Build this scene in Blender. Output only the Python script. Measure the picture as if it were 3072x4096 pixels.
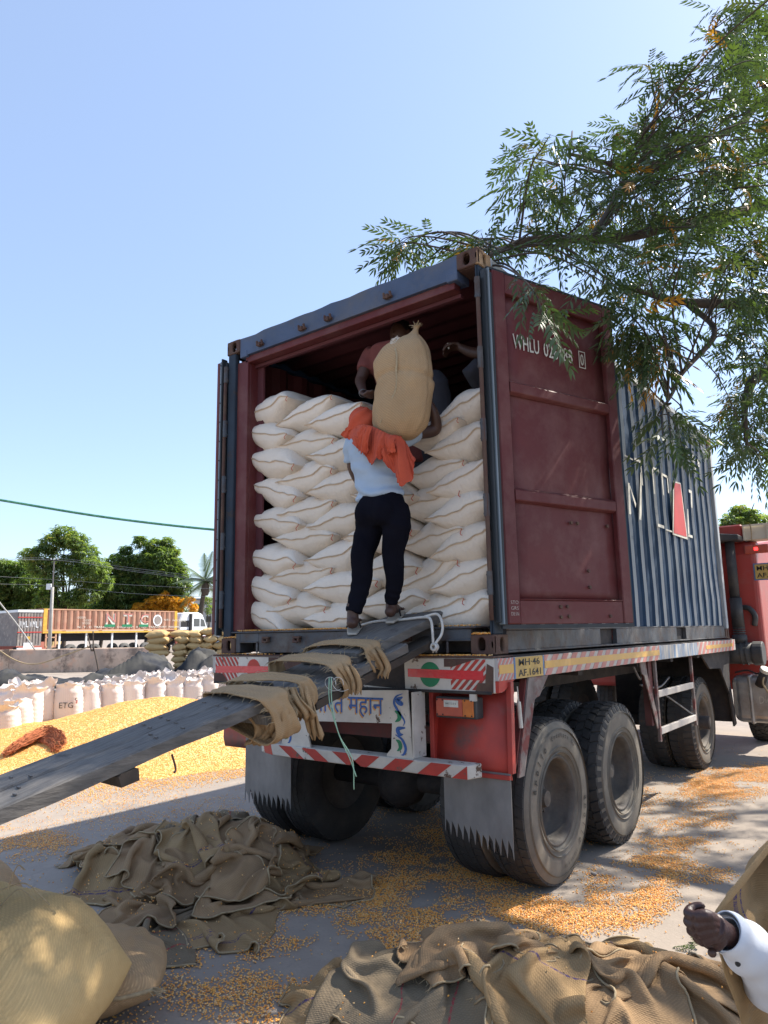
import bpy, bmesh, math, random
import numpy as np
from mathutils import Vector, Matrix
R_=math.radians
for o in list(bpy.data.objects): bpy.data.objects.remove(o)
SC=bpy.context.scene; COL=SC.collection
random.seed(7); RNG=np.random.default_rng(7)

# ------------------------------------------------------------------ camera
CAMP=np.array([2.06200,-3.74935,1.60697]); YAW,PITCH,ROLL,FOC=-0.651071,0.168871,-0.0179330,2841.35
def cam_axes():
    cy,sy=math.cos(YAW),math.sin(YAW)
    f=np.array([sy*math.cos(PITCH),cy*math.cos(PITCH),math.sin(PITCH)])
    r=np.array([cy,-sy,0.]); u=np.cross(r,f)
    return r*math.cos(ROLL)+u*math.sin(ROLL), -r*math.sin(ROLL)+u*math.cos(ROLL), f
CR,CU,CF=cam_axes()
cd=bpy.data.cameras.new('camera'); cam=bpy.data.objects.new('camera',cd); COL.objects.link(cam)
cam.matrix_world=Matrix(((CR[0],CU[0],-CF[0],CAMP[0]),(CR[1],CU[1],-CF[1],CAMP[1]),(CR[2],CU[2],-CF[2],CAMP[2]),(0,0,0,1)))
cd.sensor_fit='VERTICAL'; cd.sensor_height=36.0; cd.lens=36.0*FOC/4096; cd.clip_end=2000; cd.clip_start=.05
SC.camera=cam
# survey helpers: photograph pixel (3072x4096) -> world point at a real distance or on a real plane
def ray(px,py): 
    return CF+CR*(px-1536)/FOC-CU*(py-2048)/FOC
def at(px,py,D): return CAMP+ray(px,py)*D
def hit(px,py,ax,v):
    d=ray(px,py); return CAMP+d*((v-CAMP[ax])/d[ax])
def g(px,py,z=0.): return hit(px,py,2,z)
c1=lambda x,y:(800+x*.7233,900+y*.7233)
c2=lambda x,y:(800+x*.7233,1700+y*.7233)
c6=lambda x,y:(x*.5726,2000+y*.5726)
# ------------------------------------------------------------------ light
SUN=np.array([.44,.78,1.0]); SUN/=np.linalg.norm(SUN)
W=bpy.data.worlds.new('World'); SC.world=W; W.use_nodes=True
nt=W.node_tree; nt.nodes.clear()
sky=nt.nodes.new('ShaderNodeTexSky'); sky.sky_type='NISHITA'; sky.sun_disc=False
sky.sun_elevation=math.asin(SUN[2]); sky.sun_rotation=math.atan2(SUN[0],SUN[1])
sky.air_density=1.0; sky.dust_density=1.0; sky.ozone_density=2.0; sky.altitude=200
bg=nt.nodes.new('ShaderNodeBackground'); bg.inputs[1].default_value=0.15
wo=nt.nodes.new('ShaderNodeOutputWorld'); tn_=nt.nodes.new('ShaderNodeMix'); tn_.data_type='RGBA'; tn_.blend_type='MULTIPLY'; tn_.inputs[0].default_value=1; tn_.inputs[7].default_value=(.985,.975,1.0,1); nt.links.new(sky.outputs[0],tn_.inputs[6]); hz_=nt.nodes.new('ShaderNodeMix'); hz_.data_type='RGBA'; hz_.inputs[0].default_value=.40; hz_.inputs[7].default_value=(1.92,2.42,3.30,1); nt.links.new(tn_.outputs[2],hz_.inputs[6]); nt.links.new(hz_.outputs[2],bg.inputs[0]); nt.links.new(bg.outputs[0],wo.inputs[0])
sd=bpy.data.lights.new('sun','SUN'); sd.energy=4.7; sd.angle=R_(.55); sd.color=(1,.93,.82)
so=bpy.data.objects.new('sun',sd); COL.objects.link(so); so.location=(6,12,20)
so.rotation_euler=Vector(SUN).to_track_quat('Z','Y').to_euler()
vs=SC.view_settings; vs.view_transform='Standard'; vs.look='None'; vs.exposure=1.05; vs.gamma=1; vs.use_curve_mapping=False
SC.cycles.max_bounces=6; SC.cycles.diffuse_bounces=4; SC.cycles.transparent_max_bounces=6

# ------------------------------------------------------------------ materials
MT={}
def nn(nt,t,**k):
    n=nt.nodes.new(t)
    for a,b in k.items():
        if a.startswith('i_'): n.inputs[int(a[2:])].default_value=b
        else: setattr(n,a,b)
    return n
def ramp(nt,src,p0,p1,c0=(0,0,0,1),c1=(1,1,1,1)):
    r=nt.nodes.new('ShaderNodeValToRGB'); e=r.color_ramp.elements
    e[0].position=p0; e[1].position=p1; e[0].color=c0; e[1].color=c1
    nt.links.new(src,r.inputs[0]); return r.outputs[0]
def noise(nt,vec,scale,detail=4,rough=.55,stretch=None,dist=0):
    n=nt.nodes.new('ShaderNodeTexNoise'); n.inputs['Scale'].default_value=scale; n.inputs['Detail'].default_value=detail
    n.inputs['Roughness'].default_value=rough; n.inputs['Distortion'].default_value=dist
    if stretch:
        m=nt.nodes.new('ShaderNodeMapping'); m.inputs['Scale'].default_value=stretch; nt.links.new(vec,m.inputs[0]); vec=m.outputs[0]
    nt.links.new(vec,n.inputs['Vector']); return n.outputs[0]
def mixc(nt,fac,a,b,mode='MIX'):
    m=nt.nodes.new('ShaderNodeMix'); m.data_type='RGBA'; m.blend_type=mode
    for s,v in ((m.inputs[0],fac),(m.inputs[6],a),(m.inputs[7],b)):
        if isinstance(v,(int,float)): s.default_value=v
        elif isinstance(v,tuple): s.default_value=v if len(v)==4 else (*v,1)
        else: nt.links.new(v,s)
    return m.outputs[2]
def math_(nt,op,a,b=0.):
    m=nt.nodes.new('ShaderNodeMath'); m.operation=op
    for s,v in ((m.inputs[0],a),(m.inputs[1],b)):
        if isinstance(v,(int,float)): s.default_value=v
        else: nt.links.new(v,s)
    return m.outputs[0]
def newmat(name):
    m=bpy.data.materials.new(name); m.use_nodes=True; nt=m.node_tree
    b=nt.nodes['Principled BSDF']; tc=nt.nodes.new('ShaderNodeTexCoord')
    MT[name]=m; return m,nt,b,tc
def mat(name,col,col2=None,scale=4,c=(.35,.7),rough=.6,metal=0.,bump=0.,bscale=60,rust=None,rs=6,rt=(.55,.62),stretch=None,dust=None,ds=2.5,dt=(.45,.75),spec=.4,rough2=None):
    m,nt,b,tc=newmat(name); P=tc.outputs['Object']
    col2=col2 or tuple(x*.75 for x in col)
    out=mixc(nt,ramp(nt,noise(nt,P,scale,5,.6,stretch),*c),col,col2)
    if dust: out=mixc(nt,ramp(nt,noise(nt,P,ds,6,.65),dt[0],dt[1],(0,0,0,1),(.8,.8,.8,1)),out,dust)
    if rust:
        f=ramp(nt,noise(nt,P,rs,8,.7),*rt); out=mixc(nt,f,out,rust)
    nt.links.new(out,b.inputs['Base Color'])
    b.inputs['Roughness'].default_value=rough; b.inputs['Metallic'].default_value=metal
    b.inputs['Specular IOR Level'].default_value=spec
    if bump:
        bp=nt.nodes.new('ShaderNodeBump'); bp.inputs['Strength'].default_value=bump; bp.inputs['Distance'].default_value=.01
        nt.links.new(noise(nt,P,bscale,5,.6,stretch),bp.inputs['Height']); nt.links.new(bp.outputs[0],b.inputs['Normal'])
    return m
def weave(name,col,col2,period=.006,strength=.6,stripe=None,rough=.9,stain=None,wr=0.,twill=True,coord='UV',dark=.30):
    m,nt,b,tc=newmat(name); P=tc.outputs[coord]
    w1=nn(nt,'ShaderNodeTexWave',wave_type='BANDS',bands_direction='DIAGONAL' if twill else 'X'); w1.inputs['Scale'].default_value=.31/period/1.0; w1.inputs['Distortion'].default_value=.6; w1.inputs['Detail Scale'].default_value=3
    w2=nn(nt,'ShaderNodeTexWave',wave_type='BANDS',bands_direction='Y'); w2.inputs['Scale'].default_value=.31/period; w2.inputs['Distortion'].default_value=.6
    nt.links.new(P,w1.inputs[0]); nt.links.new(P,w2.inputs[0])
    h=math_(nt,'MULTIPLY',w1.outputs[1],w2.outputs[1])
    O=tc.outputs['Object']
    n1=ramp(nt,noise(nt,O,3.2,5,.6),.3,.72)
    out=mixc(nt,n1,col,col2)
    out=mixc(nt,ramp(nt,noise(nt,P,90,3,.7),.3,.8,(0,0,0,1),(dark*.8,dark*.8,dark*.8,1)),out,tuple(x*.55 for x in col))
    out=mixc(nt,math_(nt,'MULTIPLY',h,.45),tuple(0 for _ in col)+(1,),out,'MIX') if False else mixc(nt,ramp(nt,h,0,.6,(dark,dark,dark,1),(0,0,0,1)),out,tuple(x*.35 for x in col2))
    if stain: out=mixc(nt,ramp(nt,noise(nt,O,6,6,.7),.62,.72,(0,0,0,1),(.7,.7,.7,1)),out,stain)
    if stripe:
        sx=nt.nodes.new('ShaderNodeSeparateXYZ'); nt.links.new(tc.outputs['UV'],sx.inputs[0])
        f=None
        for (pos,wd) in stripe[1]:
            d=math_(nt,'LESS_THAN',math_(nt,'ABSOLUTE',math_(nt,'SUBTRACT',sx.outputs[0],pos)),wd)
            f=d if f is None else math_(nt,'MAXIMUM',f,d)
        f=math_(nt,'MULTIPLY',f,ramp(nt,noise(nt,P,60,2,.7),.35,.6))
        out=mixc(nt,f,out,stripe[0])
    oi=nt.nodes.new('ShaderNodeObjectInfo'); out=mixc(nt,1.,out,ramp(nt,oi.outputs['Random'],0,1,(.92,.91,.89,1),(1,1,1,1)),'MULTIPLY')
    nt.links.new(out,b.inputs['Base Color']); b.inputs['Roughness'].default_value=rough; b.inputs['Specular IOR Level'].default_value=.15
    bp=nt.nodes.new('ShaderNodeBump'); bp.inputs['Strength'].default_value=strength; bp.inputs['Distance'].default_value=.003
    nt.links.new(h,bp.inputs['Height'])
    bp2=nt.nodes.new('ShaderNodeBump'); bp2.inputs['Strength'].default_value=.5; bp2.inputs['Distance'].default_value=.01
    nt.links.new(noise(nt,O,22,4,.6),bp2.inputs['Height']); nt.links.new(bp.outputs[0],bp2.inputs['Normal'])
    if wr:
        b3=nt.nodes.new('ShaderNodeBump'); b3.inputs['Strength'].default_value=wr; b3.inputs['Distance'].default_value=.006
        nt.links.new(noise(nt,tc.outputs['UV'],1,3,.6,stretch=(55,5,1)),b3.inputs['Height']); nt.links.new(bp2.outputs[0],b3.inputs['Normal']); nt.links.new(b3.outputs[0],b.inputs['Normal'])
    else: nt.links.new(bp2.outputs[0],b.inputs['Normal'])
    return m

# ------------------------------------------------------------------ mesh helpers
def link(o,parent=None):
    COL.objects.link(o)
    if parent is not None:
        o.parent=parent; o.matrix_parent_inverse=Matrix.LocRotScale(parent.location,parent.rotation_euler,parent.scale).inverted() if parent.parent is None else Matrix()
    return o
def meshobj(name,V,F,m=None,parent=None,smooth=False,uv=None,mi=None,mats=None):
    me=bpy.data.meshes.new(name)
    V=np.asarray(V,dtype=np.float32)
    if isinstance(F,np.ndarray):
        n,k=F.shape; me.vertices.add(len(V)); me.vertices.foreach_set('co',V.ravel())
        me.loops.add(n*k); me.loops.foreach_set('vertex_index',F.astype(np.int32).ravel())
        me.polygons.add(n); me.polygons.foreach_set('loop_start',np.arange(0,n*k,k,dtype=np.int32)); 
        me.update(calc_edges=True)
    else:
        me.from_pydata([tuple(map(float,v)) for v in V],[],[tuple(map(int,f)) for f in F]); me.update()
    if uv is not None:
        l=me.uv_layers.new(name='UVMap'); vi=np.empty(len(me.loops),dtype=np.int32); me.loops.foreach_get('vertex_index',vi)
        l.data.foreach_set('uv',np.asarray(uv,dtype=np.float32)[vi].ravel())
    for x in (mats or ([m] if m else [])): me.materials.append(MT[x] if isinstance(x,str) else x)
    if mi is not None: me.polygons.foreach_set('material_index',np.asarray(mi,dtype=np.int32))
    if smooth: me.polygons.foreach_set('use_smooth',np.ones(len(me.polygons),dtype=bool))
    me.validate(); me.update()
    o=bpy.data.objects.new(name,me); return link(o,parent)
def thing(name,label,cat,loc,group=None,kind=None):
    o=bpy.data.objects.new(name,None); o.empty_display_size=.1; COL.objects.link(o); o.location=tuple(map(float,loc))
    tag(o,label,cat,group,kind); return o
def tag(o,label=None,cat=None,group=None,kind=None):
    if label: o['label']=label
    if cat: o['category']=cat
    if group: o['group']=group
    if kind: o['kind']=kind
    return o
BOXF=[(0,3,2,1),(4,5,6,7),(0,1,5,4),(1,2,6,5),(2,3,7,6),(3,0,4,7)]
class MB:
    def __init__(s): s.v=[]; s.f=[]; s.mi=[]; s.n=0; s.cur=0
    def add(s,V,F):
        s.v.extend(map(tuple,np.asarray(V,float))); s.f.extend(tuple(int(i)+s.n for i in f) for f in F); s.mi.extend([s.cur]*len(F)); s.n=len(s.v); return s
    def box(s,x0,x1,y0,y1,z0,z1):
        x0,x1=min(x0,x1),max(x0,x1);y0,y1=min(y0,y1),max(y0,y1);z0,z1=min(z0,z1),max(z0,z1)
        return s.add([(x0,y0,z0),(x1,y0,z0),(x1,y1,z0),(x0,y1,z0),(x0,y0,z1),(x1,y0,z1),(x1,y1,z1),(x0,y1,z1)],BOXF)
    def obox(s,o,ax,ay,az):
        o,ax,ay,az=[np.asarray(q,float) for q in (o,ax,ay,az)]
        return s.add([o,o+ax,o+ax+ay,o+ay,o+az,o+ax+az,o+ax+ay+az,o+ay+az],BOXF)
    def beam(s,a,b,w,h,up=(0,0,1)):
        a,b=np.asarray(a,float),np.asarray(b,float); d=b-a; sd=np.cross(d,up); sd=sd/np.linalg.norm(sd)*w; u=np.cross(sd,d); u=u/np.linalg.norm(u)*h
        return s.obox(a-sd/2-u/2,d,sd,u)
    def tube(s,pts,r,seg=8,cap=True,ell=None):
        V,F=tubeVF(pts,r,seg,cap,ell); return s.add(V,F)
    def prism(s,poly,o,ax,ay,n):
        o,ax,ay,n=[np.asarray(q,float) for q in (o,ax,ay,n)]; k=len(poly)
        V=[o+ax*p[0]+ay*p[1] for p in poly]+[o+ax*p[0]+ay*p[1]+n for p in poly]
        F=[tuple(range(k))[::-1],tuple(range(k,2*k))]+[(i,(i+1)%k,k+(i+1)%k,k+i) for i in range(k)]
        return s.add(V,F)
    def lathe(s,prof,o,axis,seg=32,up=(0,0,1)):
        o=np.asarray(o,float); ax=np.asarray(axis,float); ax/=np.linalg.norm(ax)
        e1=np.cross(ax,up); 
        if np.linalg.norm(e1)<1e-3: e1=np.cross(ax,(1,0,0))
        e1/=np.linalg.norm(e1); e2=np.cross(ax,e1); V=[];F=[]; k=len(prof)
        for j in range(seg):
            t=2*math.pi*j/seg; rr=e1*math.cos(t)+e2*math.sin(t)
            for (x,r) in prof: V.append(o+ax*x+rr*r)
        for j in range(seg):
            for i in range(k-1): a=j*k+i;b=((j+1)%seg)*k+i; F.append((a,b,b+1,a+1))
        return s.add(V,F)
    def build(s,name,m,parent=None,bevel=0,smooth=False,mats=None,seg=1):
        o=meshobj(name,s.v,s.f,m,parent,smooth,mats=mats,mi=s.mi if mats else None)
        if bevel:
            md=o.modifiers.new('b','BEVEL'); md.width=bevel; md.segments=seg; md.limit_method='ANGLE'; md.angle_limit=R_(40)
        return o
def tubeVF(pts,r,seg=8,cap=True,ell=None):
    P=np.asarray(pts,float); n=len(P); r=np.broadcast_to(np.asarray(r,float),(n,)) 
    T=np.gradient(P,axis=0); T/=np.linalg.norm(T,axis=1)[:,None]+1e-12
    up=np.array([0,0,1.]) if abs(T[0][2])<.9 else np.array([1.,0,0])
    e=np.cross(T[0],up); e/=np.linalg.norm(e); V=[]
    for i in range(n):
        e=e-T[i]*(e@T[i]); e/=np.linalg.norm(e)+1e-12; b=np.cross(T[i],e)
        for k in range(seg):
            t=2*math.pi*k/seg; V.append(P[i]+e*math.cos(t)*r[i]+b*math.sin(t)*r[i])
    F=[(i*seg+k,i*seg+(k+1)%seg,(i+1)*seg+(k+1)%seg,(i+1)*seg+k) for i in range(n-1) for k in range(seg)]
    if cap: F+= [tuple(range(seg))[::-1],tuple(range((n-1)*seg,n*seg))]
    return V,F
def spline(pts,n=8):
    P=np.asarray(pts,float); P=np.vstack([2*P[0]-P[1],P,2*P[-1]-P[-2]]); out=[]
    for i in range(1,len(P)-2):
        for t in np.linspace(0,1,n,endpoint=False):
            a,b,c,d=P[i-1:i+3]; out.append(.5*((2*b)+(-a+c)*t+(2*a-5*b+4*c-d)*t*t+(-a+3*b-3*c+d)*t**3))
    out.append(P[-2]); return np.array(out)
_fonts={}
def getfont(s):
    if 'dev' not in _fonts:
        import glob,os
        _fonts['dev']=None
    return None
def textVF(s,size=1,bold=0.,extrude=0.,sx=1.,align='CENTER',res=2):
    cu=bpy.data.curves.new('t','FONT'); cu.body=s; cu.size=size; cu.align_x=align; cu.align_y='CENTER'; cu.offset=bold; cu.extrude=extrude; cu.resolution_u=res
    o=bpy.data.objects.new('t',cu); COL.objects.link(o); dg=bpy.context.evaluated_depsgraph_get(); dg.update()
    me=bpy.data.meshes.new_from_object(o.evaluated_get(dg)); V=np.array([v.co[:] for v in me.vertices]).reshape(-1,3); F=[tuple(p.vertices) for p in me.polygons]
    bpy.data.objects.remove(o); bpy.data.curves.remove(cu); bpy.data.meshes.remove(me)
    V[:,0]*=sx; return V,F
def place(V,o,ax,ay):
    ax=np.asarray(ax,float);ay=np.asarray(ay,float); nz=np.cross(ax,ay); return np.asarray(o,float)+np.outer(V[:,0],ax)+np.outer(V[:,1],ay)+np.outer(V[:,2],nz)
def text_obj(name,s,m,parent,o,ax,ay,h,w=None,bold=0.,lift=.003,align='CENTER'):
    """text of cap height about h centred on o; w = total width"""
    V,F=textVF(s,1,bold,0,1,align)
    c=(V[:,:2].max(0)+V[:,:2].min(0))/2; d=V[:,:2].max(0)-V[:,:2].min(0); V[:,:2]-=c; V[:,1]*=h/d[1]; V[:,0]*=(w/d[0] if w else h/d[1])
    n=np.cross(ax,ay); return meshobj(name,place(V,np.asarray(o,float)+n*lift,ax,ay),F,m,parent)
def evalmesh(o,name=None):
    dg=bpy.context.evaluated_depsgraph_get(); dg.update(); me=bpy.data.meshes.new_from_object(o.evaluated_get(dg)); return me
def remesh_obj(name,parts,vox,m,parent=None,smooth_it=4,deci=None,disp=None):
    """join closed tubes etc. into ONE continuous skin by voxel remesh"""
    mb=MB()
    for V,F in parts: mb.add(V,F)
    o=mb.build(name,m,None,smooth=True)
    md=o.modifiers.new('r','REMESH'); md.mode='VOXEL'; md.voxel_size=vox; md.use_smooth_shade=True
    if smooth_it:
        ms=o.modifiers.new('s','SMOOTH'); ms.factor=.5; ms.iterations=smooth_it
    me=evalmesh(o); o.modifiers.clear(); old=o.data; o.data=me; bpy.data.meshes.remove(old); me.name=name
    if not me.materials: me.materials.append(MT[m])
    me.polygons.foreach_set('use_smooth',np.ones(len(me.polygons),dtype=bool))
    if disp:
        co=np.empty(len(me.vertices)*3,dtype=np.float32); me.vertices.foreach_get('co',co); co=co.reshape(-1,3)
        no=np.empty(len(me.vertices)*3,dtype=np.float32); me.vertices.foreach_get('normal',no); no=no.reshape(-1,3)
        co=co+no*disp(co)[:,None]; me.vertices.foreach_set('co',co.astype(np.float32).ravel()); me.update()
    COL.objects.unlink(o); link(o,parent); return o
# value noise in numpy
_tab=np.random.default_rng(3).random((64,64,64)).astype(np.float32)
def vn(P,s=1.):
    P=np.asarray(P,float)*s; i=np.floor(P).astype(int); f=P-i; f=f*f*(3-2*f); r=0
    for dx in (0,1):
        for dy in (0,1):
            for dz in (0,1):
                w=(f[...,0] if dx else 1-f[...,0])*(f[...,1] if dy else 1-f[...,1])*(f[...,2] if dz else 1-f[...,2])
                r=r+w*_tab[(i[...,0]+dx)%64,(i[...,1]+dy)%64,(i[...,2]+dz)%64]
    return r-.5
def fbm(P,s=1.,o=3): return sum(vn(P,s*2**k)/2**k for k in range(o))
def gridF(nu,nv,wrap=False):
    i,j=np.meshgrid(np.arange(nu-1),np.arange(nv-(0 if wrap else 1)),indexing='ij'); a=i*nv+j; b=i*nv+(j+1)%nv
    return np.stack([a,b,b+nv,a+nv],-1).reshape(-1,4)
# ------------------------------------------------------------------ palette
mat('maroon',(.12,.024,.024),(.08,.018,.019),scale=1.5,rough=.55,bump=.12,bscale=9,dust=(.20,.09,.08),ds=3,dt=(.45,.8),rust=(.05,.025,.02),rs=9,rt=(.68,.72),spec=.3)
mat('maroon_inner',(.115,.03,.035),(.07,.02,.025),scale=2,rough=.7,bump=.1,bscale=20,rust=(.07,.035,.02),rs=5,rt=(.62,.75))
mat('post_blue',(.030,.045,.065),(.018,.026,.038),scale=3,rough=.7,spec=.25,bump=.15,bscale=20,rust=(.06,.04,.03),rs=6,rt=(.56,.68))
mat('box_blue',(.018,.044,.090),(.013,.032,.062),scale=2,rough=.8,spec=.2,bump=.1,bscale=8,dust=(.07,.08,.09),ds=4,dt=(.6,1.),rust=(.09,.05,.03),rs=8,rt=(.70,.74))
mat('header_blue',(.065,.095,.165),(.045,.065,.11),scale=3,rough=.6,bump=.15,bscale=30,rust=(.07,.055,.05),rs=7,rt=(.6,.72),dust=(.12,.11,.1))
mat('pale_lit_ridge',(.46,.47,.46),(.26,.31,.36),scale=3,rough=.75,stretch=(1,1,.25),rust=(.10,.12,.15),rs=5,rt=(.58,.78),bump=.1)  # pale tone stands in for bounced light on wall slopes; patchy wear mixed in
mat('sill_steel',(.07,.08,.095),(.045,.045,.05),scale=6,rough=.6,bump=.25,bscale=40,rust=(.06,.035,.025),rs=7,rt=(.48,.66),dust=(.14,.12,.1))
mat('rust',(.10,.052,.040),(.055,.03,.026),scale=12,rough=.85,bump=.5,bscale=90,dust=(.17,.11,.07),ds=6)
mat('casting_pale',(.42,.28,.16),(.25,.15,.08),scale=9,rough=.85,bump=.3,bscale=70,rust=(.1,.05,.03),rs=9)
mat('rubber_seal',(.03,.035,.04),(.015,.02,.025),rough=.6,scale=5,stretch=(1,1,.2))
mat('seal_pale',(.20,.24,.27),(.10,.13,.16),rough=.5,scale=8,stretch=(1,1,.15))
mat('letter_white',(.62,.60,.52),(.45,.43,.38),rough=.7,scale=20)
mat('letter_red',(.50,.05,.045),(.38,.05,.04),rough=.6,rust=(.5,.35,.3),rs=12,rt=(.68,.7))
mat('plywood',(.10,.06,.035),rough=.8,scale=6)
mat('roof_outside',(.04,.07,.11),(.05,.06,.07),rough=.7)
mat('truck_red',(.46,.05,.034),(.26,.04,.035),scale=3,rough=.5,bump=.08,rust=(.10,.08,.075),rs=2.2,rt=(.52,.68),dust=(.2,.13,.11),ds=5,dt=(.55,.9))
mat('bright_red',(.46,.045,.03),(.30,.035,.025),scale=6,rough=.6,rust=(.14,.07,.05),rs=9,rt=(.60,.64))
mat('white_paint',(.62,.57,.50),(.42,.38,.33),scale=4,rough=.6,rust=(.10,.055,.035),rs=7,rt=(.59,.62),bump=.15)
mat('chassis',(.035,.03,.03),(.02,.018,.018),scale=8,rough=.8,dust=(.07,.055,.045),ds=6,bump=.3)
mat('chassis_red',(.16,.035,.03),(.08,.025,.022),scale=5,rough=.7,dust=(.08,.05,.045),bump=.2)
mat('flap_steel',(.24,.23,.225),(.13,.125,.125),scale=5,rough=.5,metal=.35,stretch=(1,1,.5),rust=(.05,.035,.03),rs=5,rt=(.66,.78))
mat('rubber',(.032,.031,.031),(.05,.046,.043),scale=7,rough=.75,bump=.25,bscale=60,dust=(.085,.072,.06),ds=6,dt=(.5,.8))
mat('rubber_dusty',(.20,.172,.135),(.11,.097,.08),scale=6,rough=.8,bump=.15,bscale=40,dust=(.15,.13,.105),ds=4,dt=(.45,.8))
mat('stay_grey',(.24,.20,.18),(.13,.10,.09),scale=9,rough=.8,rust=(.16,.04,.035),rs=5,rt=(.5,.6))
mat('tyre_letter',(.025,.024,.024),rough=.6)
mat('rim_steel',(.10,.088,.075),(.06,.05,.045),scale=8,rough=.75,dust=(.16,.13,.10),ds=5,bump=.2)
mat('tape_red',(.62,.02,.03),(.5,.02,.03),rough=.25,scale=12,bump=.3,bscale=40,spec=.8)
mat('tape_yellow',(.62,.34,.05),(.50,.30,.08),rough=.4,scale=8)
mat('tape_faded_red',(.42,.13,.11),(.50,.22,.19),rough=.5,scale=5)
mat('tape_faded_white',(.46,.42,.38),(.36,.33,.31),rough=.5,scale=6)
mat('paint_green',(.015,.20,.09),rough=.5); mat('paint_blue',(.03,.11,.36),(.02,.07,.22),rough=.5,scale=20); mat('paint_orange',(.62,.28,.05),rough=.5)
mat('plate_yellow',(.55,.36,.10),(.42,.28,.09),rough=.6,scale=14); mat('ink_black',(.02,.02,.022),rough=.6); mat('plate_blue',(.10,.20,.38),rough=.6)
mat('lamp_amber',(.62,.19,.03),(.45,.12,.03),rough=.3,scale=10); mat('lamp_red',(.50,.10,.05),(.35,.07,.05),rough=.35,scale=10)
mat('band_blue',(.16,.24,.36),(.50,.46,.40),scale=16,rough=.5,stretch=(1,1,.12),c=(.4,.6))
mat('cab_red',(.36,.045,.035),(.30,.045,.035),scale=2,rough=.45,dust=(.25,.12,.1),ds=4,dt=(.5,.95),bump=.05)
mat('cream_panel',(.62,.56,.44),(.5,.45,.36),rough=.6,rust=(.2,.12,.07),rs=8,rt=(.62,.7))
mat('black_plastic',(.03,.032,.036),(.05,.05,.052),rough=.6,scale=5,dust=(.10,.09,.08),ds=4)
mat('tank_metal',(.42,.41,.40),(.28,.27,.26),scale=4,rough=.35,metal=.6,dust=(.25,.22,.19),ds=4)
mat('steel_grey',(.20,.19,.19),rough=.5,metal=.5)
mat('wood',(.175,.16,.145),(.08,.075,.07),scale=5,rough=.8,stretch=(18,.6,6),bump=.6,bscale=7,rust=(.045,.04,.04),rs=7,rt=(.60,.72),c=(.3,.7))
mat('wood_dark',(.06,.045,.035),(.035,.03,.025),scale=5,rough=.85,stretch=(12,1,1),bump=.5,bscale=8)
mat('nail',(.12,.11,.11),rough=.5,metal=.6)
mat('corn',(.80,.45,.09),(.72,.34,.05),scale=60,rough=.55)
mat('skin',(.075,.036,.024),(.055,.027,.019),scale=9,rough=.5,bump=.12,bscale=60)
mat('skin_hand',(.055,.026,.022),(.038,.018,.015),scale=14,rough=.42,bump=.2,bscale=120)
mat('shirt_blue',(.36,.44,.54),(.32,.40,.49),scale=3,rough=.9,bump=.25,bscale=14)
mat('shirt_white',(.60,.62,.66),(.54,.56,.60),scale=4,rough=.85,bump=.2,bscale=25)
mat('trousers',(.005,.005,.009),(.009,.009,.014),scale=3,rough=1.,spec=.05,bump=.3,bscale=12)
mat('scarf',(.52,.085,.038),(.40,.06,.03),scale=5,rough=.95,bump=.3,bscale=70)
mat('shirt_dark',(.035,.034,.045),rough=.9); mat('shirt_maroon',(.16,.045,.04),rough=.9); mat('trousers_grey',(.04,.04,.05),rough=.9)
mat('sandal',(.45,.40,.33),rough=.7); mat('hair',(.01,.009,.009),rough=.6)
mat('rope_white',(.66,.63,.58),(.5,.47,.42),scale=40,rough=.9,bump=.6,bscale=200)
mat('string_green',(.35,.55,.38),rough=.8); mat('thread_brown',(.66,.50,.34),(.56,.40,.26),scale=30,rough=.9); mat('thread_red',(.55,.09,.06),rough=.9)
mat('twine',(.30,.22,.13),(.42,.33,.2),scale=40,rough=.95)
mat('coir',(.42,.13,.05),(.28,.08,.03),scale=20,rough=.9)
mat('tarp',(.022,.024,.03),(.07,.067,.06),scale=.9,rough=.75,bump=.3,bscale=5,c=(.42,.6),spec=.2)
mat('wall_render',(.62,.45,.33),(.36,.27,.21),scale=.9,rough=.9,bump=.3,bscale=6,rust=(.22,.16,.12),rs=1.1,rt=(.5,.62),dust=(.62,.36,.24),ds=1.6,dt=(.52,.66),stretch=(1,1,.4))
mat('bark',(.09,.07,.055),(.05,.04,.033),scale=9,rough=.9,bump=.8,bscale=25,stretch=(1,1,.4))
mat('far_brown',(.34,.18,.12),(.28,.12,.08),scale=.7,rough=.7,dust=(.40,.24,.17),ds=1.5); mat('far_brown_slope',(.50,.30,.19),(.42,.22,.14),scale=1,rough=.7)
mat('far_yellow',(.62,.36,.05),rough=.6); mat('far_white',(.72,.74,.76),(.64,.66,.68),scale=1.5,rough=.35)
mat('far_dark',(.02,.02,.022),rough=.8); mat('far_tyre',(.16,.155,.145),(.08,.08,.078),scale=3,rough=.9); mat('far_grey',(.26,.23,.21),(.19,.16,.15),scale=1.8,rough=.8,rust=(.35,.30,.26),rs=2.5)
mat('far_glass',(.06,.07,.08),rough=.15,spec=.8); mat('far_red_wall',(.28,.085,.065),(.22,.07,.055),scale=.6,rough=.9,dust=(.3,.12,.09),ds=2)
mat('building_ochre',(.42,.30,.14),rough=.9); mat('building_pale',(.50,.48,.45),rough=.9)
mat('concrete_pole',(.42,.40,.37),rough=.9); mat('wire',(.16,.17,.18),rough=.6); mat('cable_green',(.04,.16,.10),(.10,.30,.20),scale=9,rough=.6)
mat('flower',(.78,.34,.03),(.60,.20,.04),scale=2,rough=.8)
mat('stone',(.35,.32,.29),rough=.9)
weave('jute',(.52,.35,.195),(.42,.28,.155),period=.009,strength=.55,wr=.6,stain=(.19,.15,.10))
weave('jute_big',(.66,.46,.22),(.54,.37,.17),period=.010,strength=.3,wr=.8,dark=.16)
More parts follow.
